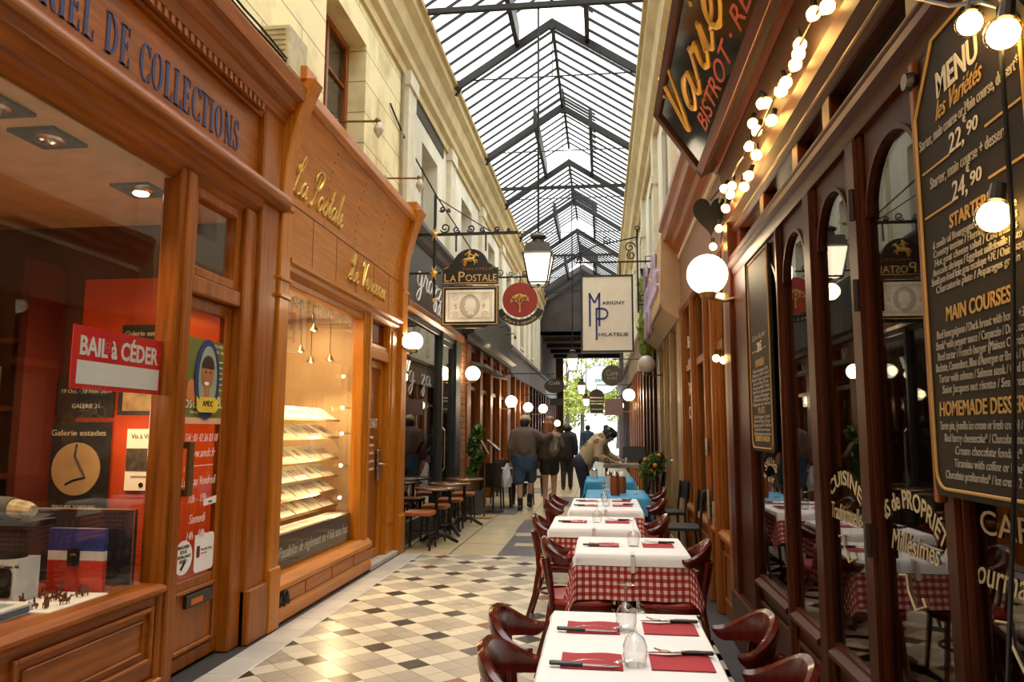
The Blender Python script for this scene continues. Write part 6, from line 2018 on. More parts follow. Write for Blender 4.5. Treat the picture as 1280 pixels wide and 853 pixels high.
MB().lathe([(0, 0), (.13, 0), (.16, .42), (.14, .42), (.13, .38), (0, .38)], 20, (-2.28, 13.55, 0)).build('pot', mat('grey_pot', (.08, .08, .07), .7), t, smooth=True)
t = thing('potted_plant', 'small orange fruit tree in a pot by the pale wood front', 'plant', (.73, 11.4, 0))
leaf_cloud(420, [((.73 + .1 * (q % 2) - .05, 11.4, .88 + q * .07), (.15, .16, .11)) for q in range(4)], .055, rnd).build('foliage', LEAF2, t)
m = MB()
for p in ((.63, 11.28, 1.08), (.77, 11.25, 1.0), (.71, 11.3, .92), (.83, 11.3, 1.14)):
    m.ball(p, .034, 12, 8)
m.build('orange_fruit', mat('orange_peel', (.70, .22, .02), .5), t, smooth=True)
MB().tube([(.73, 11.4, .5), (.73, 11.4, .95)], .016, 6).build('stem', BARK, t)
MB().lathe([(0, 0), (.14, 0), (.17, .54), (.15, .54), (.14, .5), (0, .5)], 20, (.73, 11.4, 0)).build('pot', mat('cream_pot', (.4, .33, .22), .7), t, smooth=True)
# menu stands
t = thing('menu_stand', 'slim brass menu stand with a tilted board, standing beside the bistro tables', 'menu stand', (-2.02, 13.0, 0), 'menu stands')
MB().box(-2.15, -1.89, 12.86, 13.14, 0, .03).build('base', W_PZ, t, bevel=.006)
MB().tube([(-2.02, 13, .03), (-2.02, 13, 1.15)], .016, 8).build('post', DBRASS, t)
MB().obox((-2.02, 13.0, 1.2), (0, .11, 0), (-.07, 0, .12), (.008, 0, .006)).build('board', W_DZ, t)
t = thing('menu_stand', 'black menu stand with a tilted lectern top beside the dark dining tables', 'menu stand', (-2.02, 14.05, 0), 'menu stands')
MB().lathe([(0, 0), (.2, 0), (.2, .02), (.03, .04), (0, .04)], 20, (-2.02, 14.05, 0)).build('base', BLACK, t)
MB().tube([(-2.02, 14.05, .03), (-2.02, 14.05, 1.2)], .018, 8).build('post', BLACK, t)
MB().obox((-2.02, 14.05, 1.22), (0, .16, 0), (-.12, 0, .10), (.008, 0, .010)).build('board', BLACK, t)
# ================================================================== TABLES, CHAIRS AND WHAT LIES ON THEM
def cloth_mesh(hx, hy, z, drop, wave=.012, k=9, flare=.13, seedv=0, dropy=None):
    """cloth laid over a table of half size hx,hy: flat top, rounded fold, rippled skirt with pointed corners"""
    dy_ = dropy or drop
    def axis(h, dr):
        a = [-h - dr + dr * i / 8 for i in range(8)]
        return a + [-h + 2 * h * i / 12 for i in range(13)] + [h + dr * i / 8 for i in range(1, 9)]
    us, vs_ = axis(hx, drop), axis(hy, dy_)
    m = MB()
    vs, uv = [], []
    for u in us:
        for v in vs_:
            du, dv = max(0, abs(u) - hx), max(0, abs(v) - hy)
            su, sv = (1 if u > 0 else -1), (1 if v > 0 else -1)
            x, y = max(-hx, min(hx, u)), max(-hy, min(hy, v))
            r = hypot(du, dv)
            zz = z
            if r > 0:
                a = atan2(dv, du)
                if du > 0 and dv > 0:
                    r *= 1.0
                out = .012 * min(1, r / .03) + flare * r * (1.9 if du > 0 and dv > 0 else 1)
                rip = wave * (r / drop) * sin((u * 1.0 if dv > du else v) * k * 2.2 + seedv + su + 2 * sv)
                x += su * cos(a) * (out + rip)
                y += sv * sin(a) * (out + rip)
                zz = z - max(0, r - .006)
            vs.append((x, y, zz))
            uv.append((u + 5, v + 5))
    nv = len(vs_)
    fs = [(i * nv + j, (i + 1) * nv + j, (i + 1) * nv + j + 1, i * nv + j + 1) for i in range(len(us) - 1) for j in range(nv - 1)]
    m.add(vs, fs, uv)
    return m

def shift(mb, dx, dy):
    mb.v = [(a + dx, b + dy, c) for a, b, c in mb.v]
    return mb

BLUEC = mat('turquoise_cloth', (.03, .29, .52), .45, 0, .1, 3)
def dining_table(xc, y0, y1, hx, lab, kind='red', clip=True, nm=''):
    yc, hy = (y0 + y1) / 2, (y1 - y0) / 2
    t = thing('dining_table', lab, 'table', (xc, yc, 0), 'covered dining tables down the arcade')
    MB().box(xc - hx + .005, xc + hx - .005, y0 + .005, y1 - .005, .71, .737).build('tabletop', W_DZ, t, bevel=.004)
    ys = (yc,) if hy < .45 else (yc - hy * .5, yc + hy * .5)
    for yy in ys:
        MB().lathe([(.03, .71), (.035, .4), (.03, .08), (.05, .05), (0, .05)], 16, (xc, yy, 0)).build('column', IRON, t, smooth=True)
        m = MB()
        for q in range(4):
            a = q * pi / 2 + pi / 4
            m.tube([(xc, yy, .07), (xc + .18 * cos(a), yy + .18 * sin(a), .05), (xc + .27 * cos(a), yy + .27 * sin(a), .015)], [.03, .024, .014], 8)
        m.build('foot', IRON, t)
    if kind == 'red':
        c = shift(cloth_mesh(hx, hy, .741, .27, .012, 9, .13, yc), xc, yc).build('tablecloth', GINGHAM, None, (xc, yc, .741), smooth=True, angle=70)
        tag(c, 'red and white checked cloth hanging in points from ' + nm, 'tablecloth', 'checked tablecloths')
        c = shift(cloth_mesh(hx + .004, hy + .004, .7445, .045, .002, 6, .16, yc, .075), xc, yc).build('paper_cover', WHITE, None, (xc, yc, .7445), smooth=True, angle=70)
        tag(c, 'white paper cover spread over the checked cloth on ' + nm, 'table cover', 'white paper covers')
        if clip:
            b = MB().box(xc - .012, xc + .012, y0 - .055, y0 - .042, .64, .735).box(xc - .012, xc + .012, y0 - .055, y0 + .05, .7465, .750).build('cover_clip', mat('white_plastic', (.7, .68, .64), .3), None, (xc, y0, .69), bevel=.002)
            tag(b, 'small white clip holding the paper cover on the front edge of ' + nm, 'clip', 'cover clips')
    else:
        c = shift(cloth_mesh(hx, hy, .741, .20, .010, 8, .12, yc), xc, yc).build('tablecloth', BLUEC, None, (xc, yc, .741), smooth=True, angle=70)
        tag(c, 'turquoise blue cloth on ' + nm, 'tablecloth', 'turquoise tablecloths')
    return t

NM = ['the first white table', 'the second white table', 'the third white table', 'the fourth white table']
dining_table(.085, 1.95, 3.27, .285, 'pedestal dining table under the white cover, first in the row', nm=NM[0], clip=False)
dining_table(.18, 4.80, 5.53, .34, 'pedestal dining table under the cloth with the fully visible checked front, second in the row', nm=NM[1])
dining_table(-.07, 6.0, 6.8, .335, 'pedestal dining table under the white cover, third in the row', nm=NM[2])
dining_table(.03, 7.40, 8.62, .34, 'long pedestal dining table under the white cover, fourth in the row', nm=NM[3])
dining_table(.17, 8.85, 9.95, .36, 'pedestal dining table under the turquoise cloth with the sauce jars', 'blue', nm='the table with the sauce jars')
dining_table(.12, 11.7, 12.9, .37, 'pedestal dining table under the turquoise cloth beside the leaning person', 'blue', nm='the table beside the leaning person')

# place settings
def mat_mesh():
    m = MB()
    m.grid(lambda u, v: ((u - .5) * .20, (v - .5) * .17, .0022 + .0022 * sin(u * 7 + v * 3) * (1 if v > .8 else .15)), 10, 8)
    n = len(m.v)
    m.add([(a, b, 0) for a, b, c in m.v], [tuple(reversed(f)) for f in m.f])
    e = [(i * 9, (i + 1) * 9) for i in range(10)] + [(i * 9 + 8, (i + 1) * 9 + 8) for i in range(10)] + [(j, j + 1) for j in range(8)] + [(90 + j, 91 + j) for j in range(8)]
    m.f += [(a, b, b + n, a + n) for a, b in e]
    m.mi += [0] * len(e)
    return m
pm = mat_mesh().build('paper_napkin', RED, None, (0, 0, 0), smooth=True, angle=40)
kn = thing('knife', '', 'knife', (0, 0, 0), 'black handled table knives')
MB().prism([(-.115, -.009), (-.11, -.011), (-.06, -.009), (-.008, -.008), (-.008, .008), (-.06, .008), (-.11, .009), (-.117, .004)], 'z', .000, .012).build('handle', mat('black_plastic', (.012, .012, .012), .35), kn, bevel=.003)
MB().prism([(-.01, -.006), (.02, -.008), (.085, -.008), (.105, -.001), (.11, .006), (-.01, .006)], 'z', .004, .0058).build('blade', STEEL, kn)
fk = thing('fork', '', 'fork', (0, 0, 0), 'steel table forks')
m = MB().grid(lambda u, v: (-.10 + .13 * u, (v - .5) * (.012 - .006 * sin(u * pi)), .0045 + .008 * sin(u * pi)), 10, 2)
m.build('fork_handle', STEEL, fk)
m = MB().grid(lambda u, v: (.03 + .03 * u, (v - .5) * (.008 + .016 * smoothstep(u)), .0045 + .001 - .003 * sin(u * pi)), 6, 2)
for q in (-1.5, -.5, .5, 1.5):
    m.tube([(.058, q * .0062, .0055), (.08, q * .006, .006), (.104, q * .0055, .013)], [.0016, .0015, .0009], 5)
m.build('tines', STEEL, fk)
gs = thing('wine_glass', '', 'glass', (0, 0, 0), 'upturned wine glasses')
MB().lathe([(.034, 0), (.039, .03), (.040, .06), (.030, .085), (.012, .10), (.005, .108), (.004, .150), (.008, .162), (.033, .169), (.033, .1715), (.004, .1725), (0, .1725)], 28, (0, 0, 0)).build('outer_glass', CRYSTAL, gs, smooth=True, angle=50)
MB().lathe([(.0325, .0005), (.0375, .03), (.0385, .06), (.0285, .084), (.011, .097), (0, .099)], 28, (0, 0, 0)).build('inner_bowl', CRYSTAL, gs, smooth=True, angle=50)
SET = [(0, (2.585, 3.01), (-.04, .25), .085), (1, (5.14,), (.005, .36), .185), (2, (6.40,), (-.23, .12), -.06), (3, (7.78, 8.28), (-.15, .20), .02)]
first = True
for ti, rows, xs, gx in SET:
    for ri, yr in enumerate(rows):
        rw = '' if len(rows) == 1 else (', front row' if ri == 0 else ', rear row')
        for s_, x in enumerate(xs):
            sd = 'shop side' if s_ == 0 else 'restaurant side'
            sfx = 'on the %s of %s%s' % (sd, NM[ti], rw)
            yj = yr + (.02 if s_ else 0)
            z = .7475
            o = clone(pm, (x, yj, z), 0, 'red paper napkin ' + sfx)
            tag(o, None, 'napkin', 'red paper napkins')
            if s_ == 0:
                k_ = dup(kn, (x - .02, yj - .072, z + .005), radians(-3), 'black handled knife ' + sfx)
                f_ = dup(fk, (x + .03, yj - .060, z + .0125), radians(7), 'steel fork crossing the knife ' + sfx)
            else:
                k_ = dup(kn, (x + .0, yj + .075, z + .005), radians(182), 'black handled knife ' + sfx)
                f_ = dup(fk, (x + .02, yj + .058, z + .0125), radians(176), 'steel fork crossing the knife ' + sfx)
        gl_ = dup(gs, (gx + (.015 if ri == 0 else 0), yr + (-.02 if ri == 0 else -.02), .7465), 0, 'upturned wine glass in the middle of %s%s' % (NM[ti], rw))
for p in (pm,):
    bpy.data.objects.remove(p)
for p in (kn, fk, gs):
    for c in list(p.children):
        bpy.data.objects.remove(c)
    bpy.data.objects.remove(p)

# sauce jars and things on the blue tables
def jar(x, y, r, h, c, lab, topc):
    t = thing('sauce_jar', lab, 'jar', (x, y, .742), 'jars on the blue tables')
    MB().lathe([(0, 0), (r, 0), (r, h * .75), (r * .8, h * .85), (r * .8, h * .9), (0, h * .9)], 20, (x, y, .742)).build('jar_body', mat(lab[:18].replace(' ', '_'), c, .2, 0, .15), t, smooth=True, angle=40)
    MB().lathe([(r * .9, h * .88), (r * .92, h * .98), (r * .5, h * 1.12), (0, h * 1.15)], 20, (x, y, .742)).build('lid', topc, t, smooth=True)
jar(.15, 9.1, .055, .25, (.20, .05, .012), 'brown sauce jar with a domed metal lid, in front on the blue table', STEEL)
jar(.24, 9.45, .05, .23, (.22, .07, .02), 'amber brown jar just behind the brown sauce jar', WHITE)
jar(.08, 9.75, .045, .22, (.5, .48, .44), 'steel topped sugar shaker at the back of the jar table', STEEL)
jar(-.12, 12.2, .05, .14, (.55, .53, .5), 'short steel shaker on the blue table beside the leaning person', STEEL)
for i, (x, y) in enumerate(((.40, 9.3), (.0, 9.15))):
    t = thing('wine_glass', 'stemmed glass standing upright on the jar table, ' + ('restaurant side', 'shop side')[i], 'glass', (x, y, .742), 'glasses on the jar table')
    MB().lathe([(0, 0), (.032, 0), (.032, .003), (.005, .006), (.004, .07), (.02, .085), (.036, .12), (.03, .17)], 20, (x, y, .742)).build('bowl_and_stem', CRYSTAL, t, smooth=True)

# ------------------------------------------------------------------ the red bistro chair (faces +x)
def bistro_chair(label):
    t = thing('bistro_chair', label, 'chair', (0, 0, 0), 'red mahogany bistro chairs')
    sp = [(.19, -.17), (.21, -.12), (.215, 0), (.21, .12), (.19, .17), (.12, .20), (-.05, .195), (-.15, .17), (-.185, .10), (-.19, 0), (-.185, -.10), (-.15, -.17), (-.05, -.195), (.12, -.20)]
    MB().prism(sp, 'z', .40, .435).build('seat_frame', W_CH, t, smooth=True, bevel=.008, seg=2)
    m = MB()
    n = len(sp)
    rings = [(1.0, .436), (1.01, .452), (.94, .470), (.6, .480), (.0, .482)]
    vs = [(p * k_, q * k_, z) for k_, z in rings for p, q in sp]
    m.add(vs, [(i * n + j, i * n + (j + 1) % n, (i + 1) * n + (j + 1) % n, (i + 1) * n + j) for i in range(4) for j in range(n)])
    m.build('seat', VINYL, t, smooth=True)
    for sy in (-1, 1):
        MB().tube([(.155, sy * .145, .405), (.17, sy * .16, .22), (.19, sy * .175, 0)], [.018, .016, .012], 10).build('leg', W_CH, t, smooth=True)
        MB().tube([(-.27, sy * .165, 0), (-.20, sy * .155, .22), (-.165, sy * .15, .42), (-.175, sy * .155, .56), (-.20, sy * .16, .71)], [.013, .016, .019, .017, .015], 10).build('leg', W_CH, t, smooth=True)
    m = MB()
    for sy in (-.09, 0, .09):
        m.tube([(-.165, sy, .43), (-.195, sy * 1.05, .56), (-.225, sy * 1.1, .70)], [.011, .015, .012], 8)
    m.build('back_slats', W_CH, t, smooth=True)
    def rail(u, v):
        a = radians(-94 + 188 * u)             # horseshoe seen from above, open towards the table
        k_ = abs(u - .5) * 2
        R = .212
        zt = .815 - .10 * smoothstep(min(1, max(0, k_ * 1.15 - .1)))
        hgt = .128 * (1 - .70 * smoothstep(k_)) * (1 if k_ < .8 else max(.2, sqrt(max(0, 1 - ((k_ - .8) / .2) ** 2))))
        th = .030 + .012 * (1 - k_)
        prof = ((0, 0), (th * .5, .012), (th, 0), (th + .004, -hgt * .35), (th * .8, -hgt), (0.0, -hgt), (-.002, -hgt * .5), (0, 0))
        q = min(7, int(round(v * 7)))
        d_, dz = prof[q]
        if k_ > .8:
            d_ = th * .5 + (d_ - th * .5) * max(.2, sqrt(max(0, 1 - ((k_ - .8) / .2) ** 2)))
        r_ = R - th + d_ + (zt + dz - .75) * .12
        cx = -.055
        return (cx - cos(a) * r_ * .84, sin(a) * r_ * 1.0, zt + dz)
    m = MB().grid(rail, 60, 7)
    m.build('top_rail', W_CH, t, smooth=True, angle=45)
    o = [(.165 * cos(a) - .01, .155 * sin(a), .225 + .0 * a) for a in [2 * pi * q / 28 for q in range(28)]]
    MB().tube(o, .010, 8, True).build('stretcher_ring', W_CH, t, smooth=True)
    return t
CH = [(-.165, 2.50, 0, 'red wooden bistro chair at the first white table, tiled floor side, front one of two'),
      (-.20, 2.97, 0, 'red wooden bistro chair at the first white table, tiled floor side, behind its twin'),
      (-.16, 4.95, 0, 'red wooden bistro chair showing its back slats, tiled floor side of the second white table'),
      (-.33, 6.2, 0, 'red wooden bistro chair at the tiled floor side of the third white table'),
      (-.34, 7.72, 0, 'red wooden bistro chair at the long fourth white table, shop side, closer one'),
      (-.34, 8.28, 0, 'red wooden bistro chair at the long fourth white table, shop side, farther one'),
      (.395, 2.44, pi, 'red wooden bistro chair at the first white table, restaurant side, front one of two'),
      (.405, 3.0, pi, 'red wooden bistro chair at the first white table, restaurant side, behind its twin'),
      (.44, 4.95, pi, 'red wooden bistro chair between the second white table and the restaurant door'),
      (.30, 6.35, pi, 'red wooden bistro chair on the restaurant side of the third white table'),
      (.40, 7.85, pi, 'red wooden bistro chair on the restaurant side of the long fourth white table'),
      (.52, 9.2, pi, 'red wooden bistro chair on the restaurant side of the jar table')]
c0 = bistro_chair(CH[0][3])
rr = random.Random(8)
for i, (x, y, r_, lab) in enumerate(CH):
    if i == 0:
        c0.location = (x, y, 0)
        c0.rotation_euler.z = radians(-4)
    else:
        dup(c0, (x, y, 0), r_ + radians(rr.uniform(-5, 5)), lab)

# black high chairs on the right
def high_chair(label):
    t = thing('high_chair', label, 'chair', (0, 0, 0), 'black high chairs by the amber front')
    MB().prism(rect(.36, .36, 0, 0, .04), 'z', .60, .635).build('seat', mat('black_seat', (.015, .014, .014), .5), t, bevel=.008)
    for sy in (-1, 1):
        MB().tube([(.16, sy * .15, .6), (.19, sy * .18, 0)], .013, 8).build('leg', IRON, t)
        MB().tube([(-.19, sy * .18, 0), (-.16, sy * .16, .6), (-.20, sy * .16, .95)], .013, 8).build('leg', IRON, t)
    MB().tube([(.178, -.168, .25), (.178, .168, .25), (-.178, .168, .25), (-.178, -.168, .25)], .008, 6, True).build('foot_rest', STEEL, t)
    m = MB().grid(lambda u, v: (-.205 - .03 * sin(u * pi) - .015 * v, (u - .5) * .36, .76 + .20 * v * (1 - .25 * abs(2 * u - 1) ** 3)), 10, 4)
    n = len(m.v)
    m.add([(a + .018, b, c) for a, b, c in m.v], list(m.f))
    m.build('backrest', mat('black_seat', (.015, .014, .014), .5), t, smooth=True)
    return t
h0 = high_chair('black high chair beside the amber front, behind the red chair by the door')
h0.location = (.71, 7.25, 0)
h0.rotation_euler.z = pi
dup(h0, (.70, 8.55, 0), pi + .15, 'black high chair farther along, before the orange fruit tree')
dup(h0, (.62, 10.55, 0), pi - .1, 'black high chair beyond the other two high chairs, by the fruit tree pot')

# stone counter with a leaning black board and red box, right side
t = thing('service_counter', 'marble topped counter on dark legs behind the blue tables', 'counter', (.45, 14.4, 0))
MB().box(.02, .86, 14.05, 14.75, .82, .90).build('counter_top', mat('veined_marble', (.40, .33, .24), .35, 0, .35, 7), t, bevel=.006)
for x in (.08, .80):
    for y in (14.11, 14.69):
        MB().box(x - .025, x + .025, y - .025, y + .025, 0, .82).build('leg', BLACK, t)
MB().box(.06, .82, 14.09, 14.71, .10, .13).build('lower_shelf', BLACK, t)
t = thing('chalkboard', 'black rectangular board with rounded corners propped upright on the marble counter', 'board', (.60, 14.35, .9))
MB().plate(rect(.42, .30, 0, 0, .03), (.60, 14.40, 1.06), UX, (0, .2, .98), .02).build('board', BLACK, t)
MB().obox((.6, 14.36, .909), (.24, 0, 0), (0, .05, 0), (0, 0, .008)).build('ledge', W_PZ, t)
t = thing('serving_box', 'red box with a pale lid on the counter beside the black board', 'box', (.17, 14.3, .9))
MB().box(.04, .30, 14.2, 14.45, .90, 1.02).build('box_body', mat('box_red', (.32, .02, .02), .5), t, bevel=.006)
MB().box(.03, .31, 14.19, 14.46, 1.02, 1.045).build('lid', WHITE, t, bevel=.004)
for i, (x, lab) in enumerate(((.44, 'white stub candle on the counter in front of the black board'), (.76, 'white stub candle at the wall end of the counter'))):
    t = thing('candle', lab, 'candle', (x, 14.15, .9), 'candles on the counter')
    MB().lathe([(0, 0), (.02, 0), (.02, .11), (0, .11)], 14, (x, 14.15, .9)).build('wax', WHITE, t)
    MB().tube([(x, 14.15, 1.01), (x, 14.15, 1.022)], .003, 5).build('wick', BLACK, t)

# dark dining set before the amber front on the left
def dark_chair(label):
    t = thing('dining_chair', label, 'chair', (0, 0, 0), 'dark dining chairs on the left')
    MB().prism(rect(.42, .42, 0, 0, .04), 'z', .42, .47).build('seat', mat('dark_leather', (.02, .014, .011), .4), t, bevel=.01)
    for sx_ in (-1, 1):
        for sy in (-1, 1):
            MB().tube([(sx_ * .18, sy * .18, .42), (sx_ * .2, sy * .2, 0)], [.018, .013], 8).build('leg', BLACK, t)
    m = MB().grid(lambda u, v: (-.20 - .05 * v - .02 * sin(u * pi), (u - .5) * .40, .46 + .42 * v), 8, 5)
    m.add([(a + .03, b, c) for a, b, c in m.v], list(m.f))
    m.build('backrest', mat('dark_leather', (.02, .014, .011), .4), t, smooth=True)
    return t
d0 = dark_chair('dark leather dining chair facing the dark table, behind the black menu stand')
d0.location = (-2.1, 14.5, 0)
d0.rotation_euler.z = pi / 2
for x, y, r_, lab in ((-1.58, 15.2, pi, 'dark leather dining chair on the walkway side of the first dark table'), (-2.1, 15.85, -pi / 2, 'dark leather dining chair at the far side of the first dark table'), (-1.58, 17.6, pi, 'dark leather dining chair on the walkway side of the second dark table')):
    dup(d0, (x, y, 0), r_, lab)
for y, lab in ((15.15, 'dark square dining table just behind the black menu stand'), (17.6, 'dark square dining table beyond the first dark one, before the amber front')):
    t = thing('dining_table', lab, 'table', (-2.09, y, 0), 'dark dining tables on the left')
    MB().box(-2.43, -1.75, y - .35, y + .35, .72, .75).build('tabletop', mat('brown_tabletop', (.12, .05, .02), .3), t, bevel=.004)
    for sx_ in (-1, 1):
        for sy in (-1, 1):
            MB().box(-2.09 + sx_ * .3 - .02, -2.09 + sx_ * .3 + .02, y + sy * .3 - .02, y + sy * .3 + .02, 0, .72).build('leg', BLACK, t)
# ================================================================== PEOPLE
SKIN = mat('skin', (.52, .28, .19), .55, 0, .06)
HAIRD = mat('dark_hair', (.02, .012, .009), .5, 0, .3, 30)

def hand(m, wrist, d, side, up, curl=.5, s=1.0):
    """palm, four unequal bent fingers and a thumb leaving the side of the palm; d forearm direction, side towards the thumb, up = back of the hand"""
    wv, d, side, up = Vector(wrist), Vector(d).normalized(), Vector(side).normalized(), Vector(up).normalized()
    for q in (-1.5, -.5, .5, 1.5):
        m.caps(wv + side * q * .008 * s, wv + d * .085 * s + side * q * .020 * s, .014 * s, .012 * s, 8)
    for q, L_ in ((1.5, .068), (.5, .078), (-.5, .073), (-1.5, .056)):
        b = wv + d * .088 * s + side * q * .021 * s
        p1 = b + (d * cos(curl * .5) - up * sin(curl * .5)) * L_ * .45 * s
        p2 = p1 + (d * cos(curl * 1.2) - up * sin(curl * 1.2)) * L_ * .32 * s
        p3 = p2 + (d * cos(curl * 1.8) - up * sin(curl * 1.8)) * L_ * .25 * s
        m.chain([b, p1, p2, p3], [.0095 * s, .009 * s, .008 * s, .007 * s], 8)
    b = wv + d * .03 * s + side * .024 * s
    p1 = b + (d * .7 + side * .7 - up * .2).normalized() * .04 * s
    p2 = p1 + (d * .92 + side * .3 - up * .3).normalized() * .03 * s
    m.chain([b, p1, p2], [.012 * s, .010 * s, .008 * s], 8)

def head_mb(m, c, f, u, k=1.0):
    """skull, jaw, nose, lips, ears around the centre c; f faces forward, u is up"""
    c, f, u = Vector(c), Vector(f).normalized(), Vector(u).normalized()
    r = f.cross(u).normalized()
    P = lambda a, b, d_: c + (f * a + r * b + u * d_) * k
    m.caps(P(-.015, 0, .025), P(.01, 0, .03), .092 * k, .088 * k)
    m.caps(P(.03, 0, -.01), P(.045, 0, -.075), .066 * k, .042 * k)
    m.caps(P(.085, 0, .01), P(.108, 0, -.025), .011 * k, .015 * k, 8)
    m.caps(P(.078, -.018, -.056), P(.078, .018, -.056), .012 * k, .012 * k, 8)
    m.caps(P(.073, -.03, .03), P(.073, .03, .03), .017 * k, .017 * k, 8)
    for s_ in (-1, 1):
        m.caps(P(-.005, s_ * .088, .02), P(-.012, s_ * .094, -.03), .014 * k, .010 * k, 8)
        m.caps(P(.045, s_ * .042, -.02), P(.05, s_ * .035, -.03), .03 * k, .024 * k, 8)
    m.caps(P(-.02, 0, -.04), P(-.035, 0, -.17), .056 * k, .062 * k)

def face_bits(parent, c, f, u, k=1.0):
    c, f, u = Vector(c), Vector(f).normalized(), Vector(u).normalized()
    r = f.cross(u).normalized()
    P = lambda a, b, d_: c + (f * a + r * b + u * d_) * k
    m = MB()
    for s_ in (-1, 1):
        m.ball(P(.083, s_ * .033, .008), .011 * k, 10, 8)
    m.build('eyes', mat('eye_dark', (.03, .02, .015), .25), parent, smooth=True)
    MB().caps(P(.088, -.02, -.058), P(.088, .02, -.058), .007 * k, .007 * k, 8).build('lips', mat('lips', (.40, .12, .10), .5), parent, smooth=True)
    m = MB()
    for s_ in (-1, 1):
        m.caps(P(.088, s_ * .018, .035), P(.08, s_ * .05, .036), .006 * k, .004 * k, 8)
    m.build('eyebrows', HAIRD, parent, smooth=True)

# ---- man in the hoodie, walking away
mx_, my_ = -1.47, 14.4
P = lambda x, y, z: (mx_ + x, my_ + y, z)
man = thing('person', 'person in a grey brown hoodie, cap and blue shorts walking away with a white bag', 'person', (mx_, my_, 0))
m = MB()
head_mb(m, P(.01, .03, 1.66), (.12, 1, -.06), (0, .05, 1))
m.chain([P(0, 0, 1.44), P(0, -.02, 1.2), P(0, -.01, .98)], [.15, .145, .15])
m.chain([P(-.17, 0, 1.42), P(-.25, -.02, 1.16), P(-.27, .03, .93)], [.065, .05, .036])
m.chain([P(.18, 0, 1.43), P(.36, .07, 1.33), P(.52, .02, 1.42)], [.065, .05, .036])
hand(m, P(-.27, .035, .91), (-.03, .12, -1), (.1, 1, .1), (-1, 0, 0), .9)
hand(m, P(.54, .01, 1.425), (1, -.1, -.1), (0, .1, 1), (0, -1, .1), .4)
# left leg planted, right leg forward
m.chain([P(-.10, 0, .93), P(-.09, .0, .52), P(-.07, -.06, .09)], [.095, .062, .042])
m.chain([P(.10, 0, .93), P(.10, .22, .55), P(.09, .10, .14)], [.095, .062, .042])
m.caps(P(-.07, -.08, .05), P(-.075, .10, .035), .04, .032)
m.caps(P(.09, .08, .10), P(.09, .25, .05), .04, .032)
melt(m, 'body', SKIN, man, .0085)
HOOD = mat('grey_brown_fleece', (.125, .085, .065), .9, 0, .12, 14)
m = MB()
m.chain([P(-.12, 0, 1.45), P(.12, 0, 1.45)], [.105, .105])
m.chain([P(0, 0, 1.40), P(0, -.03, 1.15)], [.19, .185])
for q in range(7):
    m.chain([P(-.10 + q / 30, -.01, 1.36), P(-.10 + q / 30, -.02, 1.03)], [.125, .125])
m.chain([P(-.19, 0, 1.43), P(-.265, -.02, 1.17), P(-.275, .03, .97)], [.092, .078, .06])
m.chain([P(.19, 0, 1.44), P(.37, .07, 1.335), P(.50, .025, 1.415)], [.092, .076, .06])
m.chain([P(-.09, .0, 1.52), P(0, -.07, 1.50), P(.09, .0, 1.52)], [.06, .075, .06])
m.chain([P(-.05, -.10, 1.48), P(0, -.13, 1.43), P(.05, -.10, 1.48)], [.05, .055, .05])
hd = melt(m, 'hoodie', HOOD, man, .012, 2)
SHORTS = mat('blue_denim_shorts', (.035, .075, .14), .8, 0, .15, 12)
m = MB()
m.chain([P(-.08, 0, .97), P(.08, 0, .97)], [.15, .15])
for q in (-.05, 0, .05):
    m.chain([P(q, -.01, 1.0), P(q * 1.3, .0, .84)], [.165, .15])
m.chain([P(-.11, 0, .93), P(-.105, .01, .56)], [.125, .112])
m.chain([P(.11, 0, .93), P(.11, .19, .60)], [.125, .112])
melt(m, 'shorts', SHORTS, man, .012, 2)
m = MB()
m.caps(P(-.07, -.06, .07), P(-.077, -.035, .22), .05, .056)
m.caps(P(.09, .10, .13), P(.093, .125, .26), .05, .056)
melt(m, 'socks', mat('black_sock', (.012, .012, .012), .9), man, .008, 2)
m = MB()
m.caps(P(-.07, -.10, .05), P(-.08, .12, .042), .05, .044)
m.caps(P(.09, .06, .10), P(.09, .27, .058), .05, .044)
melt(m, 'shoes', mat('brown_black_shoe', (.03, .022, .016), .6), man, .008, 2)
CAPM = mat('tan_cap', (.46, .33, .18), .85, 0, .1, 20)
m = MB()
m.caps(P(.0, .02, 1.70), P(.02, .035, 1.705), .104, .102)
m.caps(P(-.05, .15, 1.685), P(.08, .15, 1.685), .02, .02)
m.caps(P(-.04, .2, 1.68), P(.07, .2, 1.68), .012, .012)
cp_ = melt(m, 'cap', CAPM, man, .009, 2)
m = MB().caps(P(.0, -.02, 1.62), P(.005, -.015, 1.66), .088, .095)
melt(m, 'hair', HAIRD, man, .009, 2)
t = thing('plastic_bag', 'crumpled white plastic bag held in the hand of the person in the hoodie', 'bag', P(-.33, .05, .5))
def bag(u, v):
    a = 2 * pi * u
    r = (.02 + .13 * sin(min(1, v * 1.1) * pi * .62)) * (1 + .16 * sin(5 * a + v * 9) + .1 * sin(9 * a))
    return (mx_ - .34 + r * cos(a) * .62 - .02 * v, my_ + .05 + r * sin(a), .88 - .45 * v)
MB().grid(bag, 32, 12).lathe([(0, .44), (.06, .44), (.06, .445), (0, .445)], 12, (mx_ - .36, my_ + .05, 0)).build('bag_body', mat('white_plastic_bag', (.72, .71, .72), .35), t, smooth=True)
MB().tube([P(-.33, .05, .87), P(-.285, .045, .86), P(-.27, .08, .875), P(-.30, .10, .86), P(-.34, .06, .87)], .008, 6, True).build('handle', mat('white_plastic_bag', (.72, .71, .72), .35), t)

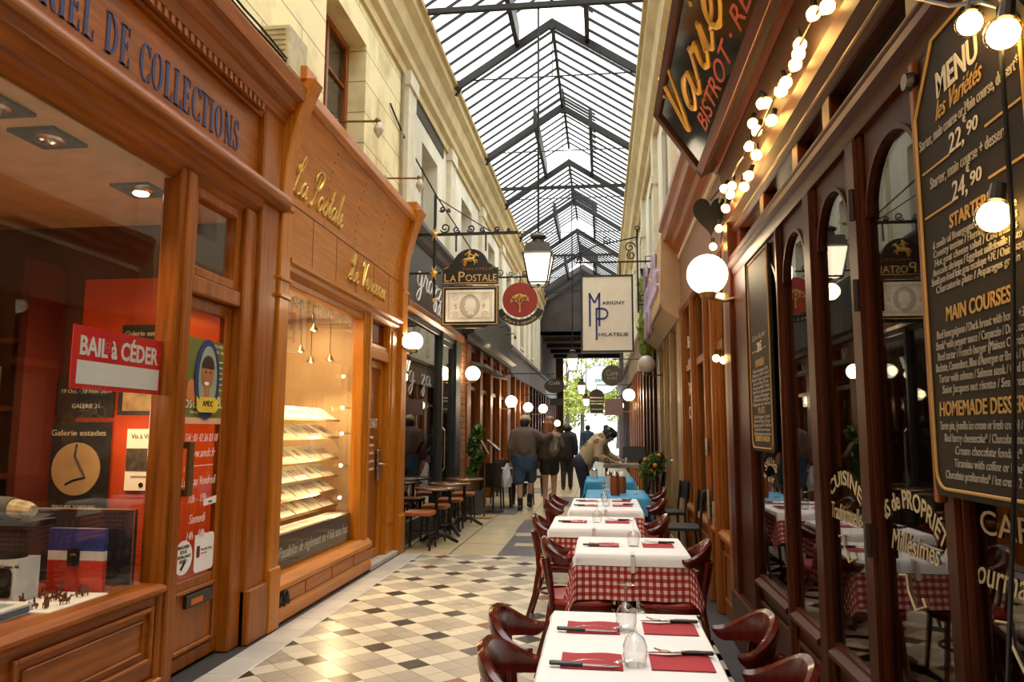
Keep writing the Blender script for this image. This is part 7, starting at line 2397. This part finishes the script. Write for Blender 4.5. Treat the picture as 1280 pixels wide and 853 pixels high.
# ---- woman with auburn hair
wx_, wy_ = -1.02, 14.75
P = lambda x, y, z: (wx_ + x, wy_ + y, z)
wom = thing('person', 'person with long auburn hair, dark jacket and short black skirt walking beside the hoodie wearer', 'person', (wx_, wy_, 0))
m = MB()
head_mb(m, P(.0, .03, 1.645), (-.45, 1, -.05), (0, .04, 1), .96)
m.chain([P(0, 0, 1.40), P(0, 0, 1.16), P(0, 0, .98)], [.125, .11, .13])
m.chain([P(-.15, 0, 1.40), P(-.24, .03, 1.16), P(-.20, .20, 1.02)], [.052, .042, .031])
m.chain([P(.15, 0, 1.40), P(.25, -.05, 1.18), P(.22, .13, 1.02)], [.052, .042, .031])
hand(m, P(-.19, .22, 1.02), (.5, .8, .0), (0, 0, 1), (-1, .3, 0), .7, .9)
hand(m, P(.215, .15, 1.02), (-.4, .9, .0), (0, 0, 1), (1, .3, 0), .7, .9)
m.chain([P(-.085, 0, .92), P(-.08, .03, .50), P(-.075, -.03, .08)], [.095, .058, .038])
m.chain([P(.085, 0, .92), P(.085, .08, .50), P(.08, .05, .08)], [.095, .058, .038])
m.caps(P(-.075, -.04, .045), P(-.08, .10, .03), .034, .027)
m.caps(P(.08, .04, .045), P(.085, .18, .03), .034, .027)
melt(m, 'body', SKIN, wom, .0085)
JACK = mat('dark_olive_jacket', (.075, .055, .036), .7, 0, .2, 12)
m = MB()
m.chain([P(-.11, 0, 1.41), P(.11, 0, 1.41)], [.085, .085])
for q in range(5):
    m.chain([P(-.05 + q / 40, 0, 1.36), P(-.07 + q * .035, -.02, 1.0)], [.125, .135])
m.chain([P(-.16, 0, 1.40), P(-.25, .03, 1.16), P(-.205, .18, 1.03)], [.078, .066, .05])
m.chain([P(.16, 0, 1.40), P(.26, -.05, 1.18), P(.225, .11, 1.03)], [.078, .066, .05])
melt(m, 'jacket', JACK, wom, .012, 2)
m = MB()
m.chain([P(-.07, 0, .95), P(.07, 0, .95)], [.145, .145])
m.chain([P(-.07, .01, .9), P(-.075, .015, .75)], [.13, .125])
m.chain([P(.07, .02, .9), P(.075, .03, .75)], [.13, .125])
melt(m, 'skirt', mat('black_skirt', (.018, .012, .010), .7), wom, .012, 2)
m = MB()
m.caps(P(-.075, -.05, .05), P(-.08, .11, .038), .042, .036)
m.caps(P(.08, .03, .05), P(.085, .19, .038), .042, .036)
melt(m, 'shoes', mat('brown_black_shoe', (.03, .022, .016), .6), wom, .008, 2)
HAIRA = mat('auburn_hair', (.26, .085, .028), .5, 0, .35, 30, stretch=(1, 1, .2))
m = MB()
m.caps(P(0, .0, 1.68), P(.01, .03, 1.69), .105, .10)
m.chain([P(-.03, -.05, 1.62), P(-.05, -.09, 1.45), P(-.07, -.12, 1.34)], [.085, .06, .025])
m.chain([P(.03, -.05, 1.62), P(.02, -.08, 1.46)], [.08, .05])
m.chain([P(-.06, -.01, 1.6), P(-.10, -.03, 1.45), P(-.12, -.06, 1.36)], [.06, .045, .02])
melt(m, 'hair', HAIRA, wom, .009, 2)
t = thing('backpack', 'pale grey and olive backpack slung on the shoulder of the person with auburn hair', 'bag', P(.09, -.2, 1.1))
m = MB().chain([P(.07, -.20, 1.36), P(.10, -.21, 1.12)], [.075, .115]).chain([P(.14, -.2, 1.3), P(.13, -.2, 1.12)], [.06, .09])
melt(m, 'bag_body', mat('olive_grey_bag', (.16, .13, .08), .8, 0, .2, 14), t, .011, 2)
MB().tube([P(.06, -.22, 1.40), P(.10, -.09, 1.50), P(.12, .06, 1.48), P(.11, .12, 1.38)], .016, 8).tube([P(.17, -.28, 1.36), P(.15, -.31, 1.2), P(.12, -.3, 1.08)], .010, 6).build('strap', mat('pale_grey_strap', (.40, .37, .32), .7), t)

# ---- person in the beige flower sweater, leaning over the blue table
lx, ly = -.27, 13.35
P = lambda x, y, z: (lx + x, ly + y, z)
lea = thing('person', 'dark haired person in a beige sweater with brown flowers leaning over the blue table', 'person', (lx, ly, 0))
m = MB()
hc, hf, hu = P(.40, .02, 1.42), (.75, -.15, -.65), (.62, 0, .78)
head_mb(m, hc, hf, hu, .97)
m.chain([P(-.02, 0, .92), P(.07, 0, 1.12), P(.24, .0, 1.30)], [.14, .125, .13])
m.caps(P(.27, 0, 1.32), P(.38, .02, 1.39), .06, .055)
m.chain([P(.24, -.17, 1.29), P(.22, -.24, 1.05), P(.44, -.22, .98)], [.055, .045, .032])
m.chain([P(.26, .17, 1.29), P(.36, .24, 1.08), P(.56, .16, 1.0)], [.055, .045, .032])
hand(m, P(.46, -.22, .975), (1, .1, -.15), (0, 1, .2), (0, -.2, 1), .8, .92)
hand(m, P(.58, .155, .995), (1, -.2, -.1), (0, -1, .2), (0, .2, 1), .8, .92)
m.chain([P(-.08, -.09, .92), P(-.03, -.09, .5), P(-.06, -.09, .08)], [.10, .062, .042])
m.chain([P(-.08, .09, .92), P(-.01, .10, .5), P(-.02, .10, .08)], [.10, .062, .042])
m.caps(P(-.07, -.09, .05), P(.10, -.10, .035), .038, .03)
m.caps(P(-.03, .10, .05), P(.14, .11, .035), .038, .03)
melt(m, 'body', SKIN, lea, .0085)
face_bits(lea, hc, hf, hu, .97)
SWE = mat('beige_knit', (.46, .33, .17), .9, 0, .12, 30)
m = MB()
m.chain([P(-.05, 0, .94), P(.05, 0, 1.12), P(.22, .0, 1.30)], [.165, .165, .165])
m.chain([P(.20, -.13, 1.30), P(.22, .13, 1.30)], [.10, .10])
m.chain([P(.0, -.07, 1.0), P(.12, -.07, 1.22)], [.13, .13])
m.chain([P(.24, -.18, 1.29), P(.21, -.25, 1.05), P(.40, -.23, .985)], [.092, .082, .052])
m.chain([P(.26, .18, 1.29), P(.36, .25, 1.08), P(.52, .17, 1.005)], [.092, .08, .052])
m.chain([P(.20, -.05, 1.38), P(.28, .0, 1.42), P(.2, .05, 1.40)], [.06, .06, .06])
sw = melt(m, 'sweater', SWE, lea, .012, 2)
FL = mat('brown_flower', (.15, .075, .02), .9, 0, .3, 30)
me = sw.data
rr = random.Random(2)
m = MB()
spots_ = []
for _ in range(4000):
    v_ = me.vertices[rr.randrange(len(me.vertices))]
    w0 = v_.co + Vector((lx, ly, 0))
    if all((w0 - q[0]).length > .155 for q in spots_):
        spots_.append((w0.copy(), v_.normal.copy()))
    if len(spots_) > 22:
        break
import mathutils
bv = mathutils.bvhtree.BVHTree.FromPolygons([tuple(v_.co) for v_ in me.vertices], [tuple(f.vertices) for f in me.polygons])
for c_, n_ in spots_:
    a_ = n_.orthogonal().normalized()
    b_ = n_.cross(a_)
    def on(p):
        h = bv.ray_cast(p - Vector((lx, ly, 0)) + n_ * .05, -n_, .12)
        return (h[0] + Vector((lx, ly, 0)) + n_ * .004) if h[0] is not None else p + n_ * .004
    k1, k2 = [], []
    for q in range(20):
        an = 2 * pi * q / 20
        rr_ = .046 + .008 * sin(5 * an)
        d_ = a_ * cos(an) + b_ * sin(an)
        k1.append(on(c_ + d_ * .02))
        k2.append(on(c_ + d_ * rr_))
    m.add(k1 + k2, [(q, (q + 1) % 20, 20 + (q + 1) % 20, 20 + q) for q in range(20)])
m.build('flower_pattern', FL, lea)
m = MB()
m.chain([P(-.09, -.05, .95), P(-.09, .05, .95)], [.155, .155])
m.chain([P(-.09, -.09, .9), P(-.03, -.09, .5), P(-.06, -.09, .10)], [.125, .085, .065])
m.chain([P(-.09, .09, .9), P(-.01, .10, .5), P(-.02, .10, .10)], [.125, .085, .065])
melt(m, 'jeans', mat('dark_navy_jeans', (.018, .024, .045), .8, 0, .15, 10), lea, .012, 2)
m = MB()
m.caps(P(-.08, -.09, .05), P(.11, -.10, .042), .047, .04)
m.caps(P(-.04, .10, .05), P(.15, .11, .042), .047, .04)
melt(m, 'shoes', mat('brown_black_shoe', (.03, .022, .016), .6), lea, .008, 2)
m = MB()
hcv = Vector(hc)
f_, u_ = Vector(hf).normalized(), Vector(hu).normalized()
m.caps(hcv - f_ * .03 + u_ * .04, hcv + f_ * .03 + u_ * .055, .103, .085)
m.caps(hcv - f_ * .05, hcv - f_ * .05 - u_ * .05, .095, .08)
for sg in (-1, 1):
    m.chain([hcv + f_ * .01 + u_ * .03 + Vector((0, sg * .075, 0)), hcv - f_ * .02 - u_ * .05 + Vector((0, sg * .085, 0))], [.04, .03])
m.caps(hcv - f_ * .12 + u_ * .06, hcv - f_ * .13 + u_ * .07, .05, .05)
melt(m, 'hair', HAIRD, lea, .009, 2)

# ---- farther walkers in dark clothes
def walker(x, y, h, coat, leg, hair, lab, step=.12, lean=0.0):
    k_ = h / 1.75
    P = lambda a, b, z: (x + a * k_, y + b * k_, z * k_)
    t = thing('person', lab, 'person', (x, y, 0), 'people walking far down the arcade')
    m = MB()
    head_mb(m, P(0, .02, 1.62), (0, 1, -.05), (0, .05, 1), k_)
    m.chain([P(0, 0, 1.40), P(0, 0, .98)], [.13 * k_, .135 * k_])
    for s_ in (-1, 1):
        m.chain([P(s_ * .17, 0, 1.40), P(s_ * .24, -.03 * s_, 1.14), P(s_ * .25, .08 * s_, .9)], [.055 * k_, .045 * k_, .033 * k_])
        hand(m, P(s_ * .25, .085 * s_, .88), (0, .1, -1), (0, 1, 0), (s_, 0, 0), .6, k_)
        m.chain([P(s_ * .09, 0, .92), P(s_ * .09, .06 + s_ * step * .4, .5), P(s_ * .09, s_ * step, .08)], [.09 * k_, .06 * k_, .04 * k_])
        m.caps(P(s_ * .09, s_ * step - .02, .045), P(s_ * .09, s_ * step + .14, .035), .036 * k_, .03 * k_)
    melt(m, 'body', SKIN, t, .011)
    m = MB()
    m.chain([P(-.12, 0, 1.41), P(.12, 0, 1.41)], [.10 * k_, .10 * k_])
    m.chain([P(0, 0, 1.38), P(0, -.01, .92)], [.18 * k_, .19 * k_])
    for s_ in (-1, 1):
        m.chain([P(s_ * .18, 0, 1.40), P(s_ * .25, -.03 * s_, 1.14), P(s_ * .255, .07 * s_, .93)], [.085 * k_, .07 * k_, .05 * k_])
    melt(m, 'coat', coat, t, .015, 2)
    m = MB()
    for s_ in (-1, 1):
        m.chain([P(s_ * .09, 0, .92), P(s_ * .09, .06 + s_ * step * .4, .5), P(s_ * .09, s_ * step, .09)], [.115 * k_, .08 * k_, .06 * k_])
    m.chain([P(-.06, 0, .93), P(.06, 0, .93)], [.13 * k_, .13 * k_])
    melt(m, 'trousers', leg, t, .015, 2)
    m = MB()
    for s_ in (-1, 1):
        m.caps(P(s_ * .09, s_ * step - .03, .05), P(s_ * .09, s_ * step + .15, .042), .045 * k_, .038 * k_)
    melt(m, 'shoes', mat('brown_black_shoe', (.03, .022, .016), .6), t, .012, 2)
    m = MB().caps(P(0, -.01, 1.64), P(0, .02, 1.67), .102 * k_, .10 * k_)
    melt(m, 'hair', hair, t, .012, 2)
BLK = mat('black_coat', (.012, .012, .014), .8)
NVJ = mat('navy_jacket', (.02, .03, .06), .8)
DRK = mat('charcoal_trousers', (.02, .02, .022), .8)
walker(-.90, 19.5, 1.66, BLK, DRK, HAIRD, 'person in a black coat walking between the auburn haired one and the leaning one')
walker(-1.15, 27.0, 1.68, NVJ, DRK, HAIRD, 'person in a navy jacket in the distance under the covered end', -.12)
walker(-.55, 30.0, 1.72, mat('blue_denim_jacket', (.06, .09, .16), .8), DRK, HAIRD, 'distant person in a denim blue jacket close to the bright exit')
